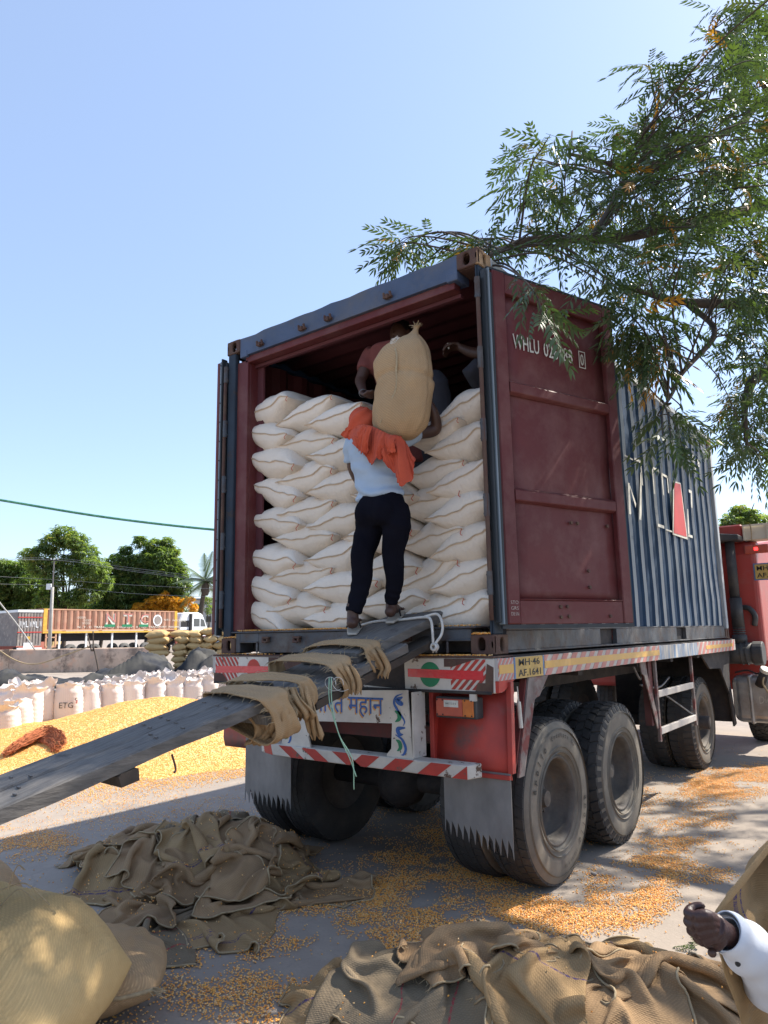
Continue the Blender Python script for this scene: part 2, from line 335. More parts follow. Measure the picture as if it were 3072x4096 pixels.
weave('jute_empty',(.42,.275,.15),(.25,.165,.095),period=.008,strength=.45,dark=.2,stain=(.20,.165,.12))
weave('jute_empty_stripe',(.44,.295,.15),(.30,.20,.105),period=.008,strength=.45,dark=.2,stain=(.20,.165,.12),stripe=((.07,.05,.14),[(.12,.006),(.14,.003),(.62,.006)]))
weave('jute_grey',(.27,.205,.135),(.19,.15,.10),period=.008,strength=.45,dark=.2,stripe=((.35,.05,.06),[(.20,.005),(.5,.004)]))
weave('jute_far',(.66,.46,.22),(.56,.38,.18),period=.02,strength=.3)
weave('pp_white',(.79,.70,.60),(.73,.64,.535),period=.010,strength=.10,rough=.6,twill=False,wr=1.0,dark=.07)
weave('pp_bag',(.80,.72,.67),(.74,.66,.61),period=.02,strength=.1,rough=.65,twill=False,wr=.6,dark=.1)
# leaves
def leafmat(name,a,b,c,tr=.35):
    m,nt,bs,tc=newmat(name)
    at_=nn(nt,'ShaderNodeAttribute',attribute_name='tone')
    r=nt.nodes.new('ShaderNodeValToRGB'); e=r.color_ramp.elements; e[0].position=0; e[0].color=(*a,1); e[1].position=.86; e[1].color=(*b,1); x=e.new(.93); x.color=(*c,1)
    nt.links.new(at_.outputs['Fac'],r.inputs[0]); nt.links.new(r.outputs[0],bs.inputs['Base Color']); bs.inputs['Roughness'].default_value=.42; bs.inputs['Specular IOR Level'].default_value=.5
    t=nt.nodes.new('ShaderNodeBsdfTranslucent'); nt.links.new(mixc(nt,1.,r.outputs[0],(1.6,1.7,.6),'MULTIPLY'),t.inputs[0])
    mx=nt.nodes.new('ShaderNodeMixShader'); mx.inputs[0].default_value=tr
    nt.links.new(bs.outputs[0],mx.inputs[1]); nt.links.new(t.outputs[0],mx.inputs[2]); nt.links.new(mx.outputs[0],nt.nodes['Material Output'].inputs[0])
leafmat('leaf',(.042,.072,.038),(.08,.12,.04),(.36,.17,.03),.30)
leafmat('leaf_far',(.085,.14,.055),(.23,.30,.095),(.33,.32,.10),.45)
leafmat('leaf_palm',(.06,.10,.06),(.12,.17,.08),(.35,.30,.12),.2)
leafmat('leaf_flower',(.55,.28,.03),(.80,.42,.04),(.35,.15,.05),.3)
# corn kernels (per-instance tone)
m,nt,bs,tc=newmat('kernel')
a_=nn(nt,'ShaderNodeAttribute',attribute_name='tone',attribute_type='INSTANCER')
r=nt.nodes.new('ShaderNodeValToRGB'); e=r.color_ramp.elements; e[0].color=(.80,.58,.32,1); e[1].color=(.74,.27,.045,1); x=e.new(.35); x.color=(.88,.45,.09,1)
nt.links.new(a_.outputs['Fac'],r.inputs[0]); nt.links.new(r.outputs[0],bs.inputs['Base Color']); bs.inputs['Roughness'].default_value=.45
# ground concrete
m,nt,bs,tc=newmat('concrete'); P=tc.outputs['Object']
out=mixc(nt,ramp(nt,noise(nt,P,.7,6,.6),.35,.7),(.33,.275,.225),(.25,.215,.185))
out=mixc(nt,ramp(nt,noise(nt,P,4,8,.7),.5,.72,(0,0,0,1),(.6,.6,.6,1)),out,(.39,.33,.27))
out=mixc(nt,ramp(nt,noise(nt,P,2.1,5,.6,dist=1.2),.6,.68,(0,0,0,1),(.45,.45,.45,1)),out,(.19,.18,.175))
out=mixc(nt,ramp(nt,noise(nt,P,55,3,.8),.55,.75,(0,0,0,1),(.4,.4,.4,1)),out,(.18,.165,.15))
out=mixc(nt,ramp(nt,noise(nt,P,1.2,8,.75),.62,.66,(0,0,0,1),(.35,.35,.35,1)),out,(.46,.34,.2))
v=nn(nt,'ShaderNodeTexVoronoi',feature='DISTANCE_TO_EDGE'); v.inputs['Scale'].default_value=.28
mp=nt.nodes.new('ShaderNodeVectorMath'); mp.operation='ADD'; nz=nt.nodes.new('ShaderNodeTexNoise'); nz.inputs['Scale'].default_value=1.5; nz.inputs['Detail'].default_value=5
nt.links.new(P,nz.inputs[0]); nt.links.new(P,mp.inputs[0]); sc_=nt.nodes.new('ShaderNodeVectorMath'); sc_.operation='SCALE'; sc_.inputs['Scale'].default_value=.7; nt.links.new(nz.outputs[1],sc_.inputs[0]); nt.links.new(sc_.outputs[0],mp.inputs[1]); nt.links.new(mp.outputs[0],v.inputs['Vector'])
crk=ramp(nt,v.outputs[0],.001,.0035,(1,1,1,1),(0,0,0,1)); out=mixc(nt,math_(nt,'MULTIPLY',crk,.22),out,(.10,.09,.085))
nt.links.new(out,bs.inputs['Base Color']); bs.inputs['Roughness'].default_value=.85; bs.inputs['Specular IOR Level'].default_value=.25
bp=nt.nodes.new('ShaderNodeBump'); bp.inputs['Strength'].default_value=.35; bp.inputs['Distance'].default_value=.01
nt.links.new(noise(nt,P,35,6,.7),bp.inputs['Height']); nt.links.new(bp.outputs[0],bs.inputs['Normal'])
# corn heap surface
m,nt,bs,tc=newmat('corn_heap'); P=tc.outputs['Object']
v=nn(nt,'ShaderNodeTexVoronoi'); v.inputs['Scale'].default_value=75; nt.links.new(P,v.inputs['Vector'])
sp=nt.nodes.new('ShaderNodeSeparateColor'); nt.links.new(v.outputs['Color'],sp.inputs[0])
out=ramp(nt,sp.outputs[0],.0,1.,(.88,.70,.36,1),(.80,.46,.10,1)); out=mixc(nt,ramp(nt,v.outputs['Distance'],.45,.8,(0,0,0,1),(.6,.6,.6,1)),out,(.45,.22,.05))
out=mixc(nt,ramp(nt,noise(nt,P,3,4,.6),.35,.7,(0,0,0,1),(.5,.5,.5,1)),out,(.80,.52,.16))
nt.links.new(out,bs.inputs['Base Color']); bs.inputs['Roughness'].default_value=.6
bp=nt.nodes.new('ShaderNodeBump'); bp.inputs['Strength'].default_value=.8; bp.inputs['Distance'].default_value=.01; bp.invert=True
nt.links.new(v.outputs['Distance'],bp.inputs['Height']); nt.links.new(bp.outputs[0],bs.inputs['Normal'])
# ------------------------------------------------------------------ ground
mb=MB(); 
V,F=[],[]
n=60; xs=np.concatenate([-np.geomspace(900,12,14),np.linspace(-11,11,45),np.geomspace(12,900,14)])
X,Y=np.meshgrid(xs,xs,indexing='ij'); Z=np.where((abs(X)<11)&(abs(Y)<11),fbm(np.stack([X,Y,0*X],-1),.8,2)*.008-.004,-.004)
V=np.stack([X,Y,Z],-1).reshape(-1,3); V[:,0]-=2
tag(meshobj('ground',V,gridF(len(xs),len(xs)),'concrete',smooth=True),'dusty grey concrete yard floor strewn with corn','ground',kind='structure')

# ------------------------------------------------------------------ shipping container  (rear bottom right corner at 0,0,1.47)
Z0=1.47; HC=2.591; WC=2.438; LC=6.058
con=thing('shipping_container','dark blue shipping container with open maroon doors standing on the truck bed','container',(-WC/2,LC/2,Z0))
def casting(x,y,z,sx,sy,sz,m='rust'):
    # hollow corner fitting, outer corner at x,y,z and growing along sx,sy,sz
    a,b,c=.162,.178,.118; t=.024; mb=MB()
    def P(u,v,w): return (x+sx*u,y+sy*v,z+sz*w)
    def bx(u0,u1,v0,v1,w0,w1): 
        p=P(u0,v0,w0); q=P(u1,v1,w1); mb.box(p[0],q[0],p[1],q[1],p[2],q[2])
    # end face (v=0..t) with oval hole
    def plate(fn,W_,H_,hw,hh,cx,cy):
        N=16; out=[];inn=[]
        for k in range(N):
            t_=2*math.pi*(k+.5)/N; ct,st=math.cos(t_),math.sin(t_); s=min(W_/2/abs(ct) if abs(ct)>1e-6 else 9,H_/2/abs(st) if abs(st)>1e-6 else 9)
            out.append((W_/2+ct*s,H_/2+st*s))
            # stadium
            inn.append((cx+hw*ct*1.0,cy+hh*math.copysign(abs(st)**.7,st)))
        Vv=[]; Ff=[]
        for d in (0,t):
            Vv+=[fn(p[0],p[1],d) for p in out]+[fn(p[0],p[1],d) for p in inn]
        for k in range(N):
            j=(k+1)%N; Ff+=[(k,j,N+j,N+k),(2*N+k,3*N+k,3*N+j,2*N+j),(N+k,N+j,3*N+j,3*N+k),(k,2*N+k,2*N+j,j)]
        mb.add(Vv,Ff)
    plate(lambda u,w,d:P(u,d,w),a,c,.026,.042,.088,c/2)   # end
    mb.cur=1
    plate(lambda v,w,d:P(d,v,w),b,c,.022,.042,.10,c/2)    # side
    mb.cur=0
    bx(.0+t,a,t,b,c-t,c); bx(t,a,t,b,0,t); bx(a-t,a,t,b,t,c-t); bx(t,a-t,b-t,b,t,c-t)
    return mb.build('corner_casting',None,con,bevel=.006,mats=[m,'casting_pale' if (z>3 and x>-1) else m])
for x,sx in ((0,-1),(-WC,1)):
    for y,sy in ((0,1),(LC,-1)):
        for z,sz in ((Z0,1),(Z0+HC,-1)): casting(x,y,z,sx,sy,sz)
# corner posts
ZT=Z0+HC
for s,x0 in ((1,0),(-1,-WC)):
    wj=.105 if s<0 else .030
    mb=MB(); mb.box(x0-s*.018,x0-s*wj,0.004,.05,Z0+.118,ZT-.118); mb.box(x0-s*.006,x0-s*.0179,.012,.13,Z0+.118,ZT-.118); mb.build('rear_post','post_blue',con,bevel=.006)
    if s>0: mb=MB(); mb.box(x0-.020,x0-.034,.06,.16,Z0+.17,ZT-.2); mb.build('inner_jamb','maroon',con)
    if s<0: mb=MB(); mb.box(x0-s*.105,x0-s*.232,.03,.06,Z0+.17,ZT-.20); mb.box(x0-s*.225,x0-s*.232,.06,.16,Z0+.17,ZT-.2); mb.build('inner_jamb','maroon',con,bevel=.004)
    if s<0: mb=MB(); mb.box(x0-s*.232,x0-s*.30,.14,.16,Z0+.17,ZT-.2); mb.build('inner_post','maroon_inner',con)
    mb=MB(); mb.box(x0-s*.0,x0-s*.1,LC-.1,LC-.004,Z0+.118,ZT-.118); mb.build('front_post','pale_lit_ridge',con,bevel=.006)
    for i in range(5):   # hinge barrels
        zc=Z0+.42+i*.47
        hb=MB(); hb.tube([(x0-s*.006,-.010,zc-.07),(x0-s*.006,-.010,zc+.07)],.0185,12); hb.box(x0-s*.012,x0-s*.03,-.010,.004,zc-.055,zc-.045); hb.box(x0-s*.012,x0-s*.03,-.010,.004,zc+.045,zc+.055); hb.build('hinge','sill_steel',con,smooth=False)
    hb=MB(); hb.tube(spline([(x0-s*.004,-.012,Z0+.2),(x0-s*.002,-.014,Z0+1.1),(x0-s*.004,-.012,ZT-.25)],6),.014,8); hb.build('pivot_pipe','rust',con,smooth=True)
# header
mb=MB(); N=24
xs=np.linspace(-WC+.162,-.162,N); top=ZT-.012+np.abs(np.sin(xs*9))*.008+vn(np.stack([xs*7,0*xs,0*xs],-1))*.012
Vh=[];Fh=[]
for i,x in enumerate(xs): Vh+=[(x,.006,ZT-.165),(x,.006,top[i]),(x,.16,top[i]+.002),(x,.16,ZT-.165)]
for i in range(N-1):
    a=i*4
    for k in range(4): Fh.append((a+k,a+4+k,a+4+(k+1)%4,a+(k+1)%4))
Fh+=[(0,1,2,3),((N-1)*4+3,(N-1)*4+2,(N-1)*4+1,(N-1)*4)]
meshobj('door_header',Vh,Fh,'header_blue',con)
for x in (-WC+.162,-.165-.08): MB().box(x,x+.085,.002,.1,ZT-.178,ZT-.12).build('header_gusset','header_blue',con,bevel=.005)
mb=MB(); mb.box(-WC+.2,-.2,.03,.11,ZT-.222,ZT-.166); mb.build('header_lip','maroon',con,bevel=.004)
mb=MB(); mb.box(-WC+.2,-.2,.11,.14,ZT-.25,ZT-.224); mb.build('header_inner','maroon_inner',con)
for x in (-2.02,-1.55,-1.28,-.72):
    k=MB(); z=ZT-.115; k.box(x-.035,x+.035,-.022,.006,z-.022,z-.004); k.tube([(x-.03,-.014,z-.02),(x-.03,-.018,z+.022)],.010,6); k.tube([(x+.03,-.014,z-.02),(x+.025,-.022,z+.018)],.011,6); k.box(x-.012,x+.012,-.03,.0,z-.03,z+.004)
    k.build('cam_keeper','rust',con,bevel=.003)
# sill
mb=MB()
mb.box(-WC+.42,-.42+.0,.01,.15,Z0+.008,Z0+.155)
mb.box(-WC+.162,-WC+.21,.01,.15,Z0+.008,Z0+.155); mb.box(-.21+.05,-.16,.01,.15,Z0+.008,Z0+.155)
mb.box(-WC+.21,-WC+.42,.01,.15,Z0+.08,Z0+.155); mb.box(-.42,-.158,.012,.15,Z0+.082,Z0+.1549)
mb.box(-WC+.40,-WC+.42,-.002,.0095,Z0+.008,Z0+.08); mb.box(-WC+.21,-WC+.42,-.002,.0095,Z0+.081,Z0+.092)
mb.box(-.335,-.32,-.002,.0095,Z0+.008,Z0+.08); mb.box(-.335,-.16,-.002,.0095,Z0+.081,Z0+.092)
mb.box(-WC+.12,-.12,-.004,.25,Z0+.156,Z0+.168)
mb.build('door_sill','sill_steel',con,bevel=.004)
MB().box(-WC+.2,-.15,.152,.22,Z0+.01,Z0+.155).build('sill_backing','chassis',con)
for x in (-1.92,-1.60,-1.05,-.62):
    k=MB(); z=Z0+.115; k.box(x-.035,x+.035,-.02,.008,z-.004,z+.012); k.box(x-.03,x-.014,-.026,.008,z-.035,z-.005); k.box(x+.012,x+.03,-.022,.008,z-.03,z-.005); k.tube([(x-.028,-.018,z-.022),(x+.02,-.022,z-.03)],.009,6)
    k.build('cam_keeper','rust',con,bevel=.003)
# floor, side walls, roof, front
MB().box(-WC+.06,-.06,.26,LC-.06,Z0+.13,Z0+.166).build('floor','plywood',con)
def corr(name,m,faces_at,y0,y1,z0,z1,outward,depth=.036,pitch=.2788,slope_mat=None,par=None,th=.003):
    ys=[];off=[];sl=[]
    y=y0; 
    while y<y1-.01:
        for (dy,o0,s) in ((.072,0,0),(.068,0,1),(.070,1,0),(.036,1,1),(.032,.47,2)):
            ys.append(min(y,y1)); off.append(o0); sl.append(s); y+=dy
            if y>=y1: break
    ys.append(y1); off.append(off[-1])
    V=[];F=[];mi=[]
    nz=9
    zs=np.linspace(z0,z1,nz)
    for i,yy in enumerate(ys):
        for z in zs:
            dd=vn(np.array([[yy*2.3,z*2.1,faces_at]]))[0]*.016+vn(np.array([[yy*6,z*3,faces_at+4]]))[0]*.008
            V.append((faces_at-outward*(off[i]*depth)+ (dd if z0<z<z1 else 0)*1.0,yy,z))
    for i in range(len(ys)-1):
        for k in range(nz-1):
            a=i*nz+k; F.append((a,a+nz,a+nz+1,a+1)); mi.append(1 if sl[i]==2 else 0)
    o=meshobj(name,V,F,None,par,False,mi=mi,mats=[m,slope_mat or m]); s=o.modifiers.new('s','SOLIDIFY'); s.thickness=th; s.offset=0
    return o
corr('side_wall','box_blue',-.008,.16,LC-.12,Z0+.155,ZT-.07,1,slope_mat='pale_lit_ridge',par=con)  # outer half of rear-facing slopes carries bounce light in its colour
corr('side_wall','maroon_inner',-WC+.008,.16,LC-.12,Z0+.155,ZT-.07,-1,par=con)
# inner lining of right wall is the same sheet; paint its inside with a liner sheet
corr('wall_lining','maroon_inner',-.018,.16,LC-.12,Z0+.166,ZT-.09,1,par=con)
for x0,s in ((0,1),(-WC,-1)):
    mb=MB(); mb.box(x0-s*.002,x0-s*.06,.18,LC-.18,ZT-.07,ZT-.006); mb.build('top_rail','pale_lit_ridge' if s>0 else 'box_blue',con,bevel=.006)
    mb=MB(); 
    segs=[(.18,1.72),(2.08,3.80),(4.14,LC-.18)]
    for a,b in segs: mb.box(x0-s*.012,x0-s*.05,a,b,Z0+.02,Z0+.14)
    mb.box(x0-s*.012,x0-s*.05,.18,LC-.18,Z0+.141,Z0+.155); mb.box(x0-s*.004,x0-s*.06,.18,LC-.18,Z0+.006,Z0+.02)
    mb.build('bottom_rail','box_blue' if s<0 else 'sill_steel',con,bevel=.003)
    for a in (1.72,3.80): MB().box(x0-s*.051,x0-s*.3,a,a+.36,Z0+.015,Z0+.14).build('fork_pocket','chassis',con)
# roof with cross corrugation (ridges run across, seen from inside)
V=[];F=[];y=.12;k=0;ys=[];zs=[]
while y<LC-.1:
    for dy,z in ((.07,0),(.035,1),(.07,1),(.035,0)): ys.append(y); zs.append(z); y+=dy
for i in range(len(ys)):
    for x in np.linspace(-WC+.05,-.05,5): V.append((x,ys[i],ZT-.045+zs[i]*.028))
roof=meshobj('roof',V,gridF(len(ys),5),'maroon_inner',con); s=roof.modifiers.new('s','SOLIDIFY'); s.thickness=.003; s.offset=1
MB().box(-WC+.06,-.06,LC-.09,LC-.05,Z0+.15,ZT-.05).build('front_wall','maroon_inner',con)
# ventilator plate on the side wall
MB().box(-.006,.006,5.46,5.62,3.76,3.95).build('vent_plate','steel_grey',con,bevel=.002)

# letters on the side wall (on the outer crests)
def side_poly(name,m,polys,x=.006):
    for p in polys: o=MB().prism(p,(x-.0015,0,0),(0,1,0),(0,0,1),(.0015,0,0)).build(name,m,con)
    return o
def rect(a,b,c,d): return [(a,c),(b,c),(b,d),(a,d)]
for s,y,z in (('W',4.50,3.595),('L',4.82,3.595),('0',5.035,3.585),('8',5.265,3.575),('2',5.075,3.475)):
    V,F=textVF(s,1,.01); V[:,:2]-=(V[:,:2].max(0)+V[:,:2].min(0))/2; d=V[:,:2].max(0)-V[:,:2].min(0)
    V[:,1]*=.10/d[1]; V[:,0]*=(.14 if s=='W' else .085)/d[0]
    meshobj('side_letter',place(V,(.008,y,z),(0,1,0),(0,0,1)),F,'letter_white',con)
side_poly('side_letter','letter_white',[[(2.60,2.91),(2.64,2.91),(2.62,2.62),(2.56,2.62)],[(2.62,2.91),(2.66,2.88),(2.78,2.74),(2.76,2.70)],[(2.98,3.07),(3.02,3.07),(2.90,2.60),(2.84,2.60)]])
side_poly('side_letter','letter_white',[rect(2.56,2.79,3.150,3.165),rect(2.83,3.03,3.165,3.19),rect(3.0,3.03,2.95,3.165)])
side_poly('side_letter','letter_white',[rect(3.36,3.39,2.92,3.20),rect(3.36,3.60,3.175,3.20),rect(3.68,3.90,3.16,3.185),rect(3.67,3.70,2.95,3.185),rect(3.86,3.89,3.0,3.185),rect(3.40,3.61,2.595,2.625),rect(3.66,3.88,2.585,2.60)])
side_poly('side_letter','letter_white',[[(4.10,3.17),(4.39,3.19),(4.47,2.565),(3.90,2.565)]],x=.004)
side_poly('side_letter','letter_red',[[(4.13,3.155),(4.36,3.17),(4.43,2.59),(3.94,2.585)]],x=.007)
side_poly('side_letter','letter_white',[rect(4.70,4.83,3.13,3.165),[(4.78,3.13),(4.83,3.13),(4.79,2.96),(4.74,2.96)],[(4.56,2.92),(4.59,2.92),(4.56,2.63),(4.50,2.62)],rect(4.50,4.68,2.60,2.63)])

# doors
def door(hx,hy,ang,side,n_out):
    """side=+1: right door. local u along the door away from the hinge, n normal of the visible inner face"""
    u=np.array([math.sin(ang)*side,math.cos(ang),0]); n=np.array([math.cos(ang)*side,-math.sin(ang),0]); z=np.array([0,0,1.]); H=np.array([hx,hy,0.])
    def bx(mb,u0,u1,n0,n1,z0,z1): mb.obox(H+u*u0+n*n0+z*z0,u*(u1-u0),n*(n1-n0),z*(z1-z0))
    a,b=1.645,3.915
    d=MB(); bx(d,.085,.19,-.045,0,a,b); d.build('door_stile','maroon',con,bevel=.008)
    d=MB(); bx(d,1.125,1.215,-.045,0,a,b-.012); d.build('door_stile','maroon',con,bevel=.006)
    
    for q in ((-.05,-.006,3.775,b-.004),(-.052,-.008,a,1.789),(-.02,-.002,1.79,1.798)): d=MB(); bx(d,.191,1.124,*q); d.build('door_rail','maroon',con,bevel=.004)
    # panel with shallow corrugations (horizontal)
    V=[];zs=np.linspace(1.79,3.775,34)
    for i,zz in enumerate(zs):
        for uu in np.linspace(.19,1.125,9):
            dep=-.040+vn(np.array([[uu*3,zz*3,side*2]]))[0]*.016
            V.append(H+u*uu+n*dep+z*zz)
    p=meshobj('door_panel',V,gridF(34,9) if side>0 else gridF(34,9)[:,::-1],'maroon',con,True); s=p.modifiers.new('s','SOLIDIFY'); s.thickness=.006; s.offset=0
    for zt in (3.19,2.49):
        d=MB(); 
        prof=[(-.03,zt),(.004,zt-.022),(.004,zt-.085),(-.03,zt-.10)]
        V=[H+u*uu+n*pn+z*pz for uu in (.192,1.118) for pn,pz in prof]; F=[(0,1,5,4),(1,2,6,5),(2,3,7,6),(3,0,4,7),(0,3,2,1),(4,5,6,7)]
        if side<0: F=[f[::-1] for f in F]
        d.add(V,F); d.build('door_crossbeam','maroon',con,bevel=.004)
    g_=MB(); bx(g_,.006,.022,-.03,.012,a+.01,b-.02); g_.build('door_seal','rubber_seal',con,bevel=.003)
    g_=MB(); bx(g_,.030,.042,-.02,.02,a+.0,b-.015); g_.build('door_seal','seal_pale',con,bevel=.002)
    g_=MB(); bx(g_,.046,.078,-.04,.004,a-.005,b-.03); g_.build('door_seal','rubber_seal',con,bevel=.005)
    g_=MB(); bx(g_,.05,1.235,-.03,-.012,a-.026,a-.002); bx(g_,.05,1.235,-.03,-.012,b+.0,b+.015); bx(g_,1.217,1.235,-.03,-.012,a,b); g_.build('door_seal','rubber_seal',con)
    return H,u,n,z
H,u,n,z=door(.03,-.002,R_(20),1,1)

for (uu,zz) in ((.53,1.686),(.60,1.69),(.53,1.75),(.59,1.752),(.99,1.692),(.836,1.987),(.70,2.30),(.76,2.30),(1.05,2.30),(.84,1.88)):
    zn=-.034 if zz>1.8 else -.008
    c=H+u*uu+n*zn+z*zz; MB().tube([c,c+n*.012],.011,8).build('bolt','rust',con)
text_obj('door_lettering','WHLU','letter_white',con,H+u*.375+z*3.468+n*-.03,u,z,.100,.235,.008,lift=.006)
text_obj('door_lettering','026188','letter_white',con,H+u*.672+z*3.468+n*-.03,u,z,.102,.275,.008,lift=.006)
text_obj('door_lettering','0','letter_white',con,H+u*.905+z*3.465+n*-.03,u,z,.085,.034,.01,lift=.006)
fr=MB(); o=H+u*.905+z*3.465+n*-.024
for (a,b,c,d) in ((-.032,.032,.056,.062),(-.032,.032,-.062,-.056),(-.032,-.027,-.056,.056),(.027,.032,-.056,.056)): fr.obox(o+u*a+z*c,u*(b-a),z*(d-c),n*.002)
fr.build('door_lettering','letter_white',con)
for i,s in enumerate(('STO','GRS','DB:5N')): text_obj('chalk_writing',s,'letter_red' if False else 'letter_white',con,H+u*.138+z*(1.775-i*.034),u,z,.020,.060,-.02,lift=.003)
# left door, folded outwards; seen nearly edge on
ang=R_(14)
H,u,n,z=door(-WC-.03,-.002,ang,-1,-1)
MB().box(-2.535,-2.503,-.02,.03,1.62,3.895).build('door_edge','maroon',con,bevel=.004)
MB().box(-2.500,-2.480,-.018,.03,1.62,3.90).build('door_seal','seal_pale',con,bevel=.002)
MB().box(-2.478,-2.462,-.026,.03,1.61,3.92).build('door_seal','rubber_seal',con,bevel=.003)
for k in range(14):
    zz=1.72+k*.165; bb=MB(); bb.tube([(-2.49,-.022,zz),(-2.49,-.016,zz)],.005,8); bb.build('rivet','ink_black',con)

# ------------------------------------------------------------------ white sacks in the container
def pillow(W_,L_,T_,seed=0,nu=30,nv=26,pu=.80,pv=.40,eu=2.0,ev=3.2,crumple=.010,ear=.10,sag=0.):
    """closed pillow sack, width along x, length along y (front edge y=0), seam on the equator"""
    rs=np.random.default_rng(seed); ox=rs.random(3)*40
    tu=np.linspace(-1,1,nu); tv=np.linspace(-1,1,nv)
    U,Vv=np.meshgrid(np.sign(tu)*(1-(1-abs(tu))**1.5),np.sign(tv)*(1-(1-abs(tv))**1.7),indexing='ij')
    h=T_/2*np.clip(1-abs(U)**eu,0,1)**pu*np.clip(1-abs(Vv)**ev,0,1)**pv
    x=W_/2*U*(1-ear*(1-Vv**2)*abs(U)); y=L_/2*(1+Vv*(1-ear*.9*(1-U**2)))
    wav=vn(np.stack([U*2.2+ox[0],Vv*1.2+ox[1],0*U],-1))*.05
    wr=vn(np.stack([U*14+ox[1],Vv*2+ox[2],0*U],-1))*crumple*.7+vn(np.stack([U*5+ox[2],Vv*5+ox[0],0*U],-1))*crumple*1.4
    edge=np.clip(h/(T_*.2),0,1)
    Vt=np.stack([x,y,wav+h*(1+0)+wr*edge+sag*U**2],-1).reshape(-1,3)
    wr2=vn(np.stack([U*13+ox[2],Vv*2+ox[0],0*U+5],-1))*crumple*.8+vn(np.stack([U*5+ox[0],Vv*5+ox[1],0*U+9],-1))*crumple*1.3
    Vb=np.stack([x,y,wav-h*1.0-wr2*edge+sag*U**2],-1).reshape(-1,3)
    F=gridF(nu,nv); N=nu*nv
    uv=np.stack([x,y+0*x],-1).reshape(-1,2); 
    V=np.vstack([Vt,Vb]); FF=np.vstack([F[:,::-1] if False else F,F[:,::-1]+N])
    # front edge uv stretch: use arc length in z too
    uvt=np.stack([x,y-h*1.2],-1).reshape(-1,2); uvb=np.stack([x,y+h*1.2+3],-1).reshape(-1,2)
    edgepts=np.stack([x[:,0],y[:,0],wav[:,0]+sag*U[:,0]**2],-1)
    return V,FF,np.vstack([uvt,uvb]),edgepts
def weld(o,d=1e-4):
    bm=bmesh.new(); bm.from_mesh(o.data); bmesh.ops.remove_doubles(bm,verts=bm.verts,dist=d); bmesh.ops.recalc_face_normals(bm,faces=bm.faces); bm.to_mesh(o.data); bm.free()
    o.data.polygons.foreach_set('use_smooth',np.ones(len(o.data.polygons),dtype=bool)); return o
ORD=['bottom','second','third','fourth','fifth','sixth','seventh','eighth']
COLN=['leftmost','second','third','fourth','fifth','rightmost']
SACKS=[(1,-2.353,1.842,-1.837,1.651),(1,-2.345,2.039,-1.773,1.877),(1,-2.339,2.263,-1.708,2.146),(1,-2.274,2.549,-1.699,2.436),(1,-2.238,2.8,-1.738,2.652),(1,-2.276,3.03,-1.72,2.914),(1,-2.303,3.27,-1.82,3.157),(1,-2.333,3.427,-1.822,3.472),
(2,-2.007,1.796,-1.425,1.803),(2,-1.98,2.032,-1.388,2.069),(2,-1.943,2.326,-1.377,2.334),(2,-1.905,2.536,-1.385,2.564),(2,-1.934,2.808,-1.365,2.822),(2,-1.989,3.116,-1.372,3.053),(2,-1.933,3.269,-1.389,3.376),
(3,-1.61,1.691,-1.096,1.716),(3,-1.599,1.936,-.964,1.953),(3,-1.592,2.158,-1.08,2.202),(3,-1.592,2.41,-1.076,2.454),(3,-1.582,2.662,-1.072,2.71),(3,-1.552,2.922,-1.068,2.949),(3,-1.567,3.19,-1.063,3.242),
(4,-1.119,1.798,-.568,1.825),(4,-1.132,2.046,-.62,2.031),(4,-1.239,2.281,-.656,2.275),(4,-1.125,2.558,-.62,2.527),
(5,-.732,1.712,-.28,1.80),(5,-.787,1.907,-.33,2.057),(5,-.749,2.192,-.28,2.251),(5,-.758,2.429,-.30,2.496),(5,-.721,2.651,-.25,2.705),(5,-.683,2.92,-.26,2.968),
(6,-.503,1.683,-.04,1.793),(6,-.481,1.885,-.04,2.014),(6,-.46,2.083,-.03,2.227),(6,-.48,2.317,-.04,2.435),(6,-.487,2.525,-.04,2.651),(6,-.485,2.796,-.04,2.861),(6,-.434,3.013,-.04,3.123)]
protos=[]
for k in range(5):
    V,F,uv,ep=pillow(1.0,.86,.36,seed=11+k,nu=48,nv=30,crumple=.008,ear=.07,eu=1.75)
    V[:,0]*=.56; ep[:,0]*=.56; uv[:,0]*=.56
    o=weld(meshobj('sack',V,F,'pp_white',uv=uv)); 
    ep=ep+np.stack([0*ep[:,0],-.004+0*ep[:,0],vn(np.stack([ep[:,0]*18,0*ep[:,0]+k,0*ep[:,0]],-1))*.016],-1)
    s=MB().tube(ep[1:-1],.0026,5); so_=s.build('seam','thread_brown',None,smooth=True)
    # folded hem above the stitching
    hem=MB(); Vt=[];Ft=[]
    for i,p in enumerate(ep[1:-1]): Vt+=[p+np.array([0,.004,.002]),p+np.array([0,-.006,.006+.004*vn(np.array([[i*.7,k,0]]))[0]])]
    Ft=[(2*i,2*i+1,2*i+3,2*i+2) for i in range(len(ep)-3)]
    ho=meshobj('hem',Vt,Ft,'pp_white',smooth=True,uv=np.zeros((len(Vt),2)))
    t_=MB(); a=ep[-3]; t_.tube(spline([a,a+(.01,-.015,-.01),a+(.0,-.02,-.035),a+(.012,-.018,-.05)],4),.0025,4); th=t_.build('loose_thread','thread_red',None)
    protos.append((o,so_,ho,th))
cnt={}
SACKTOP={}
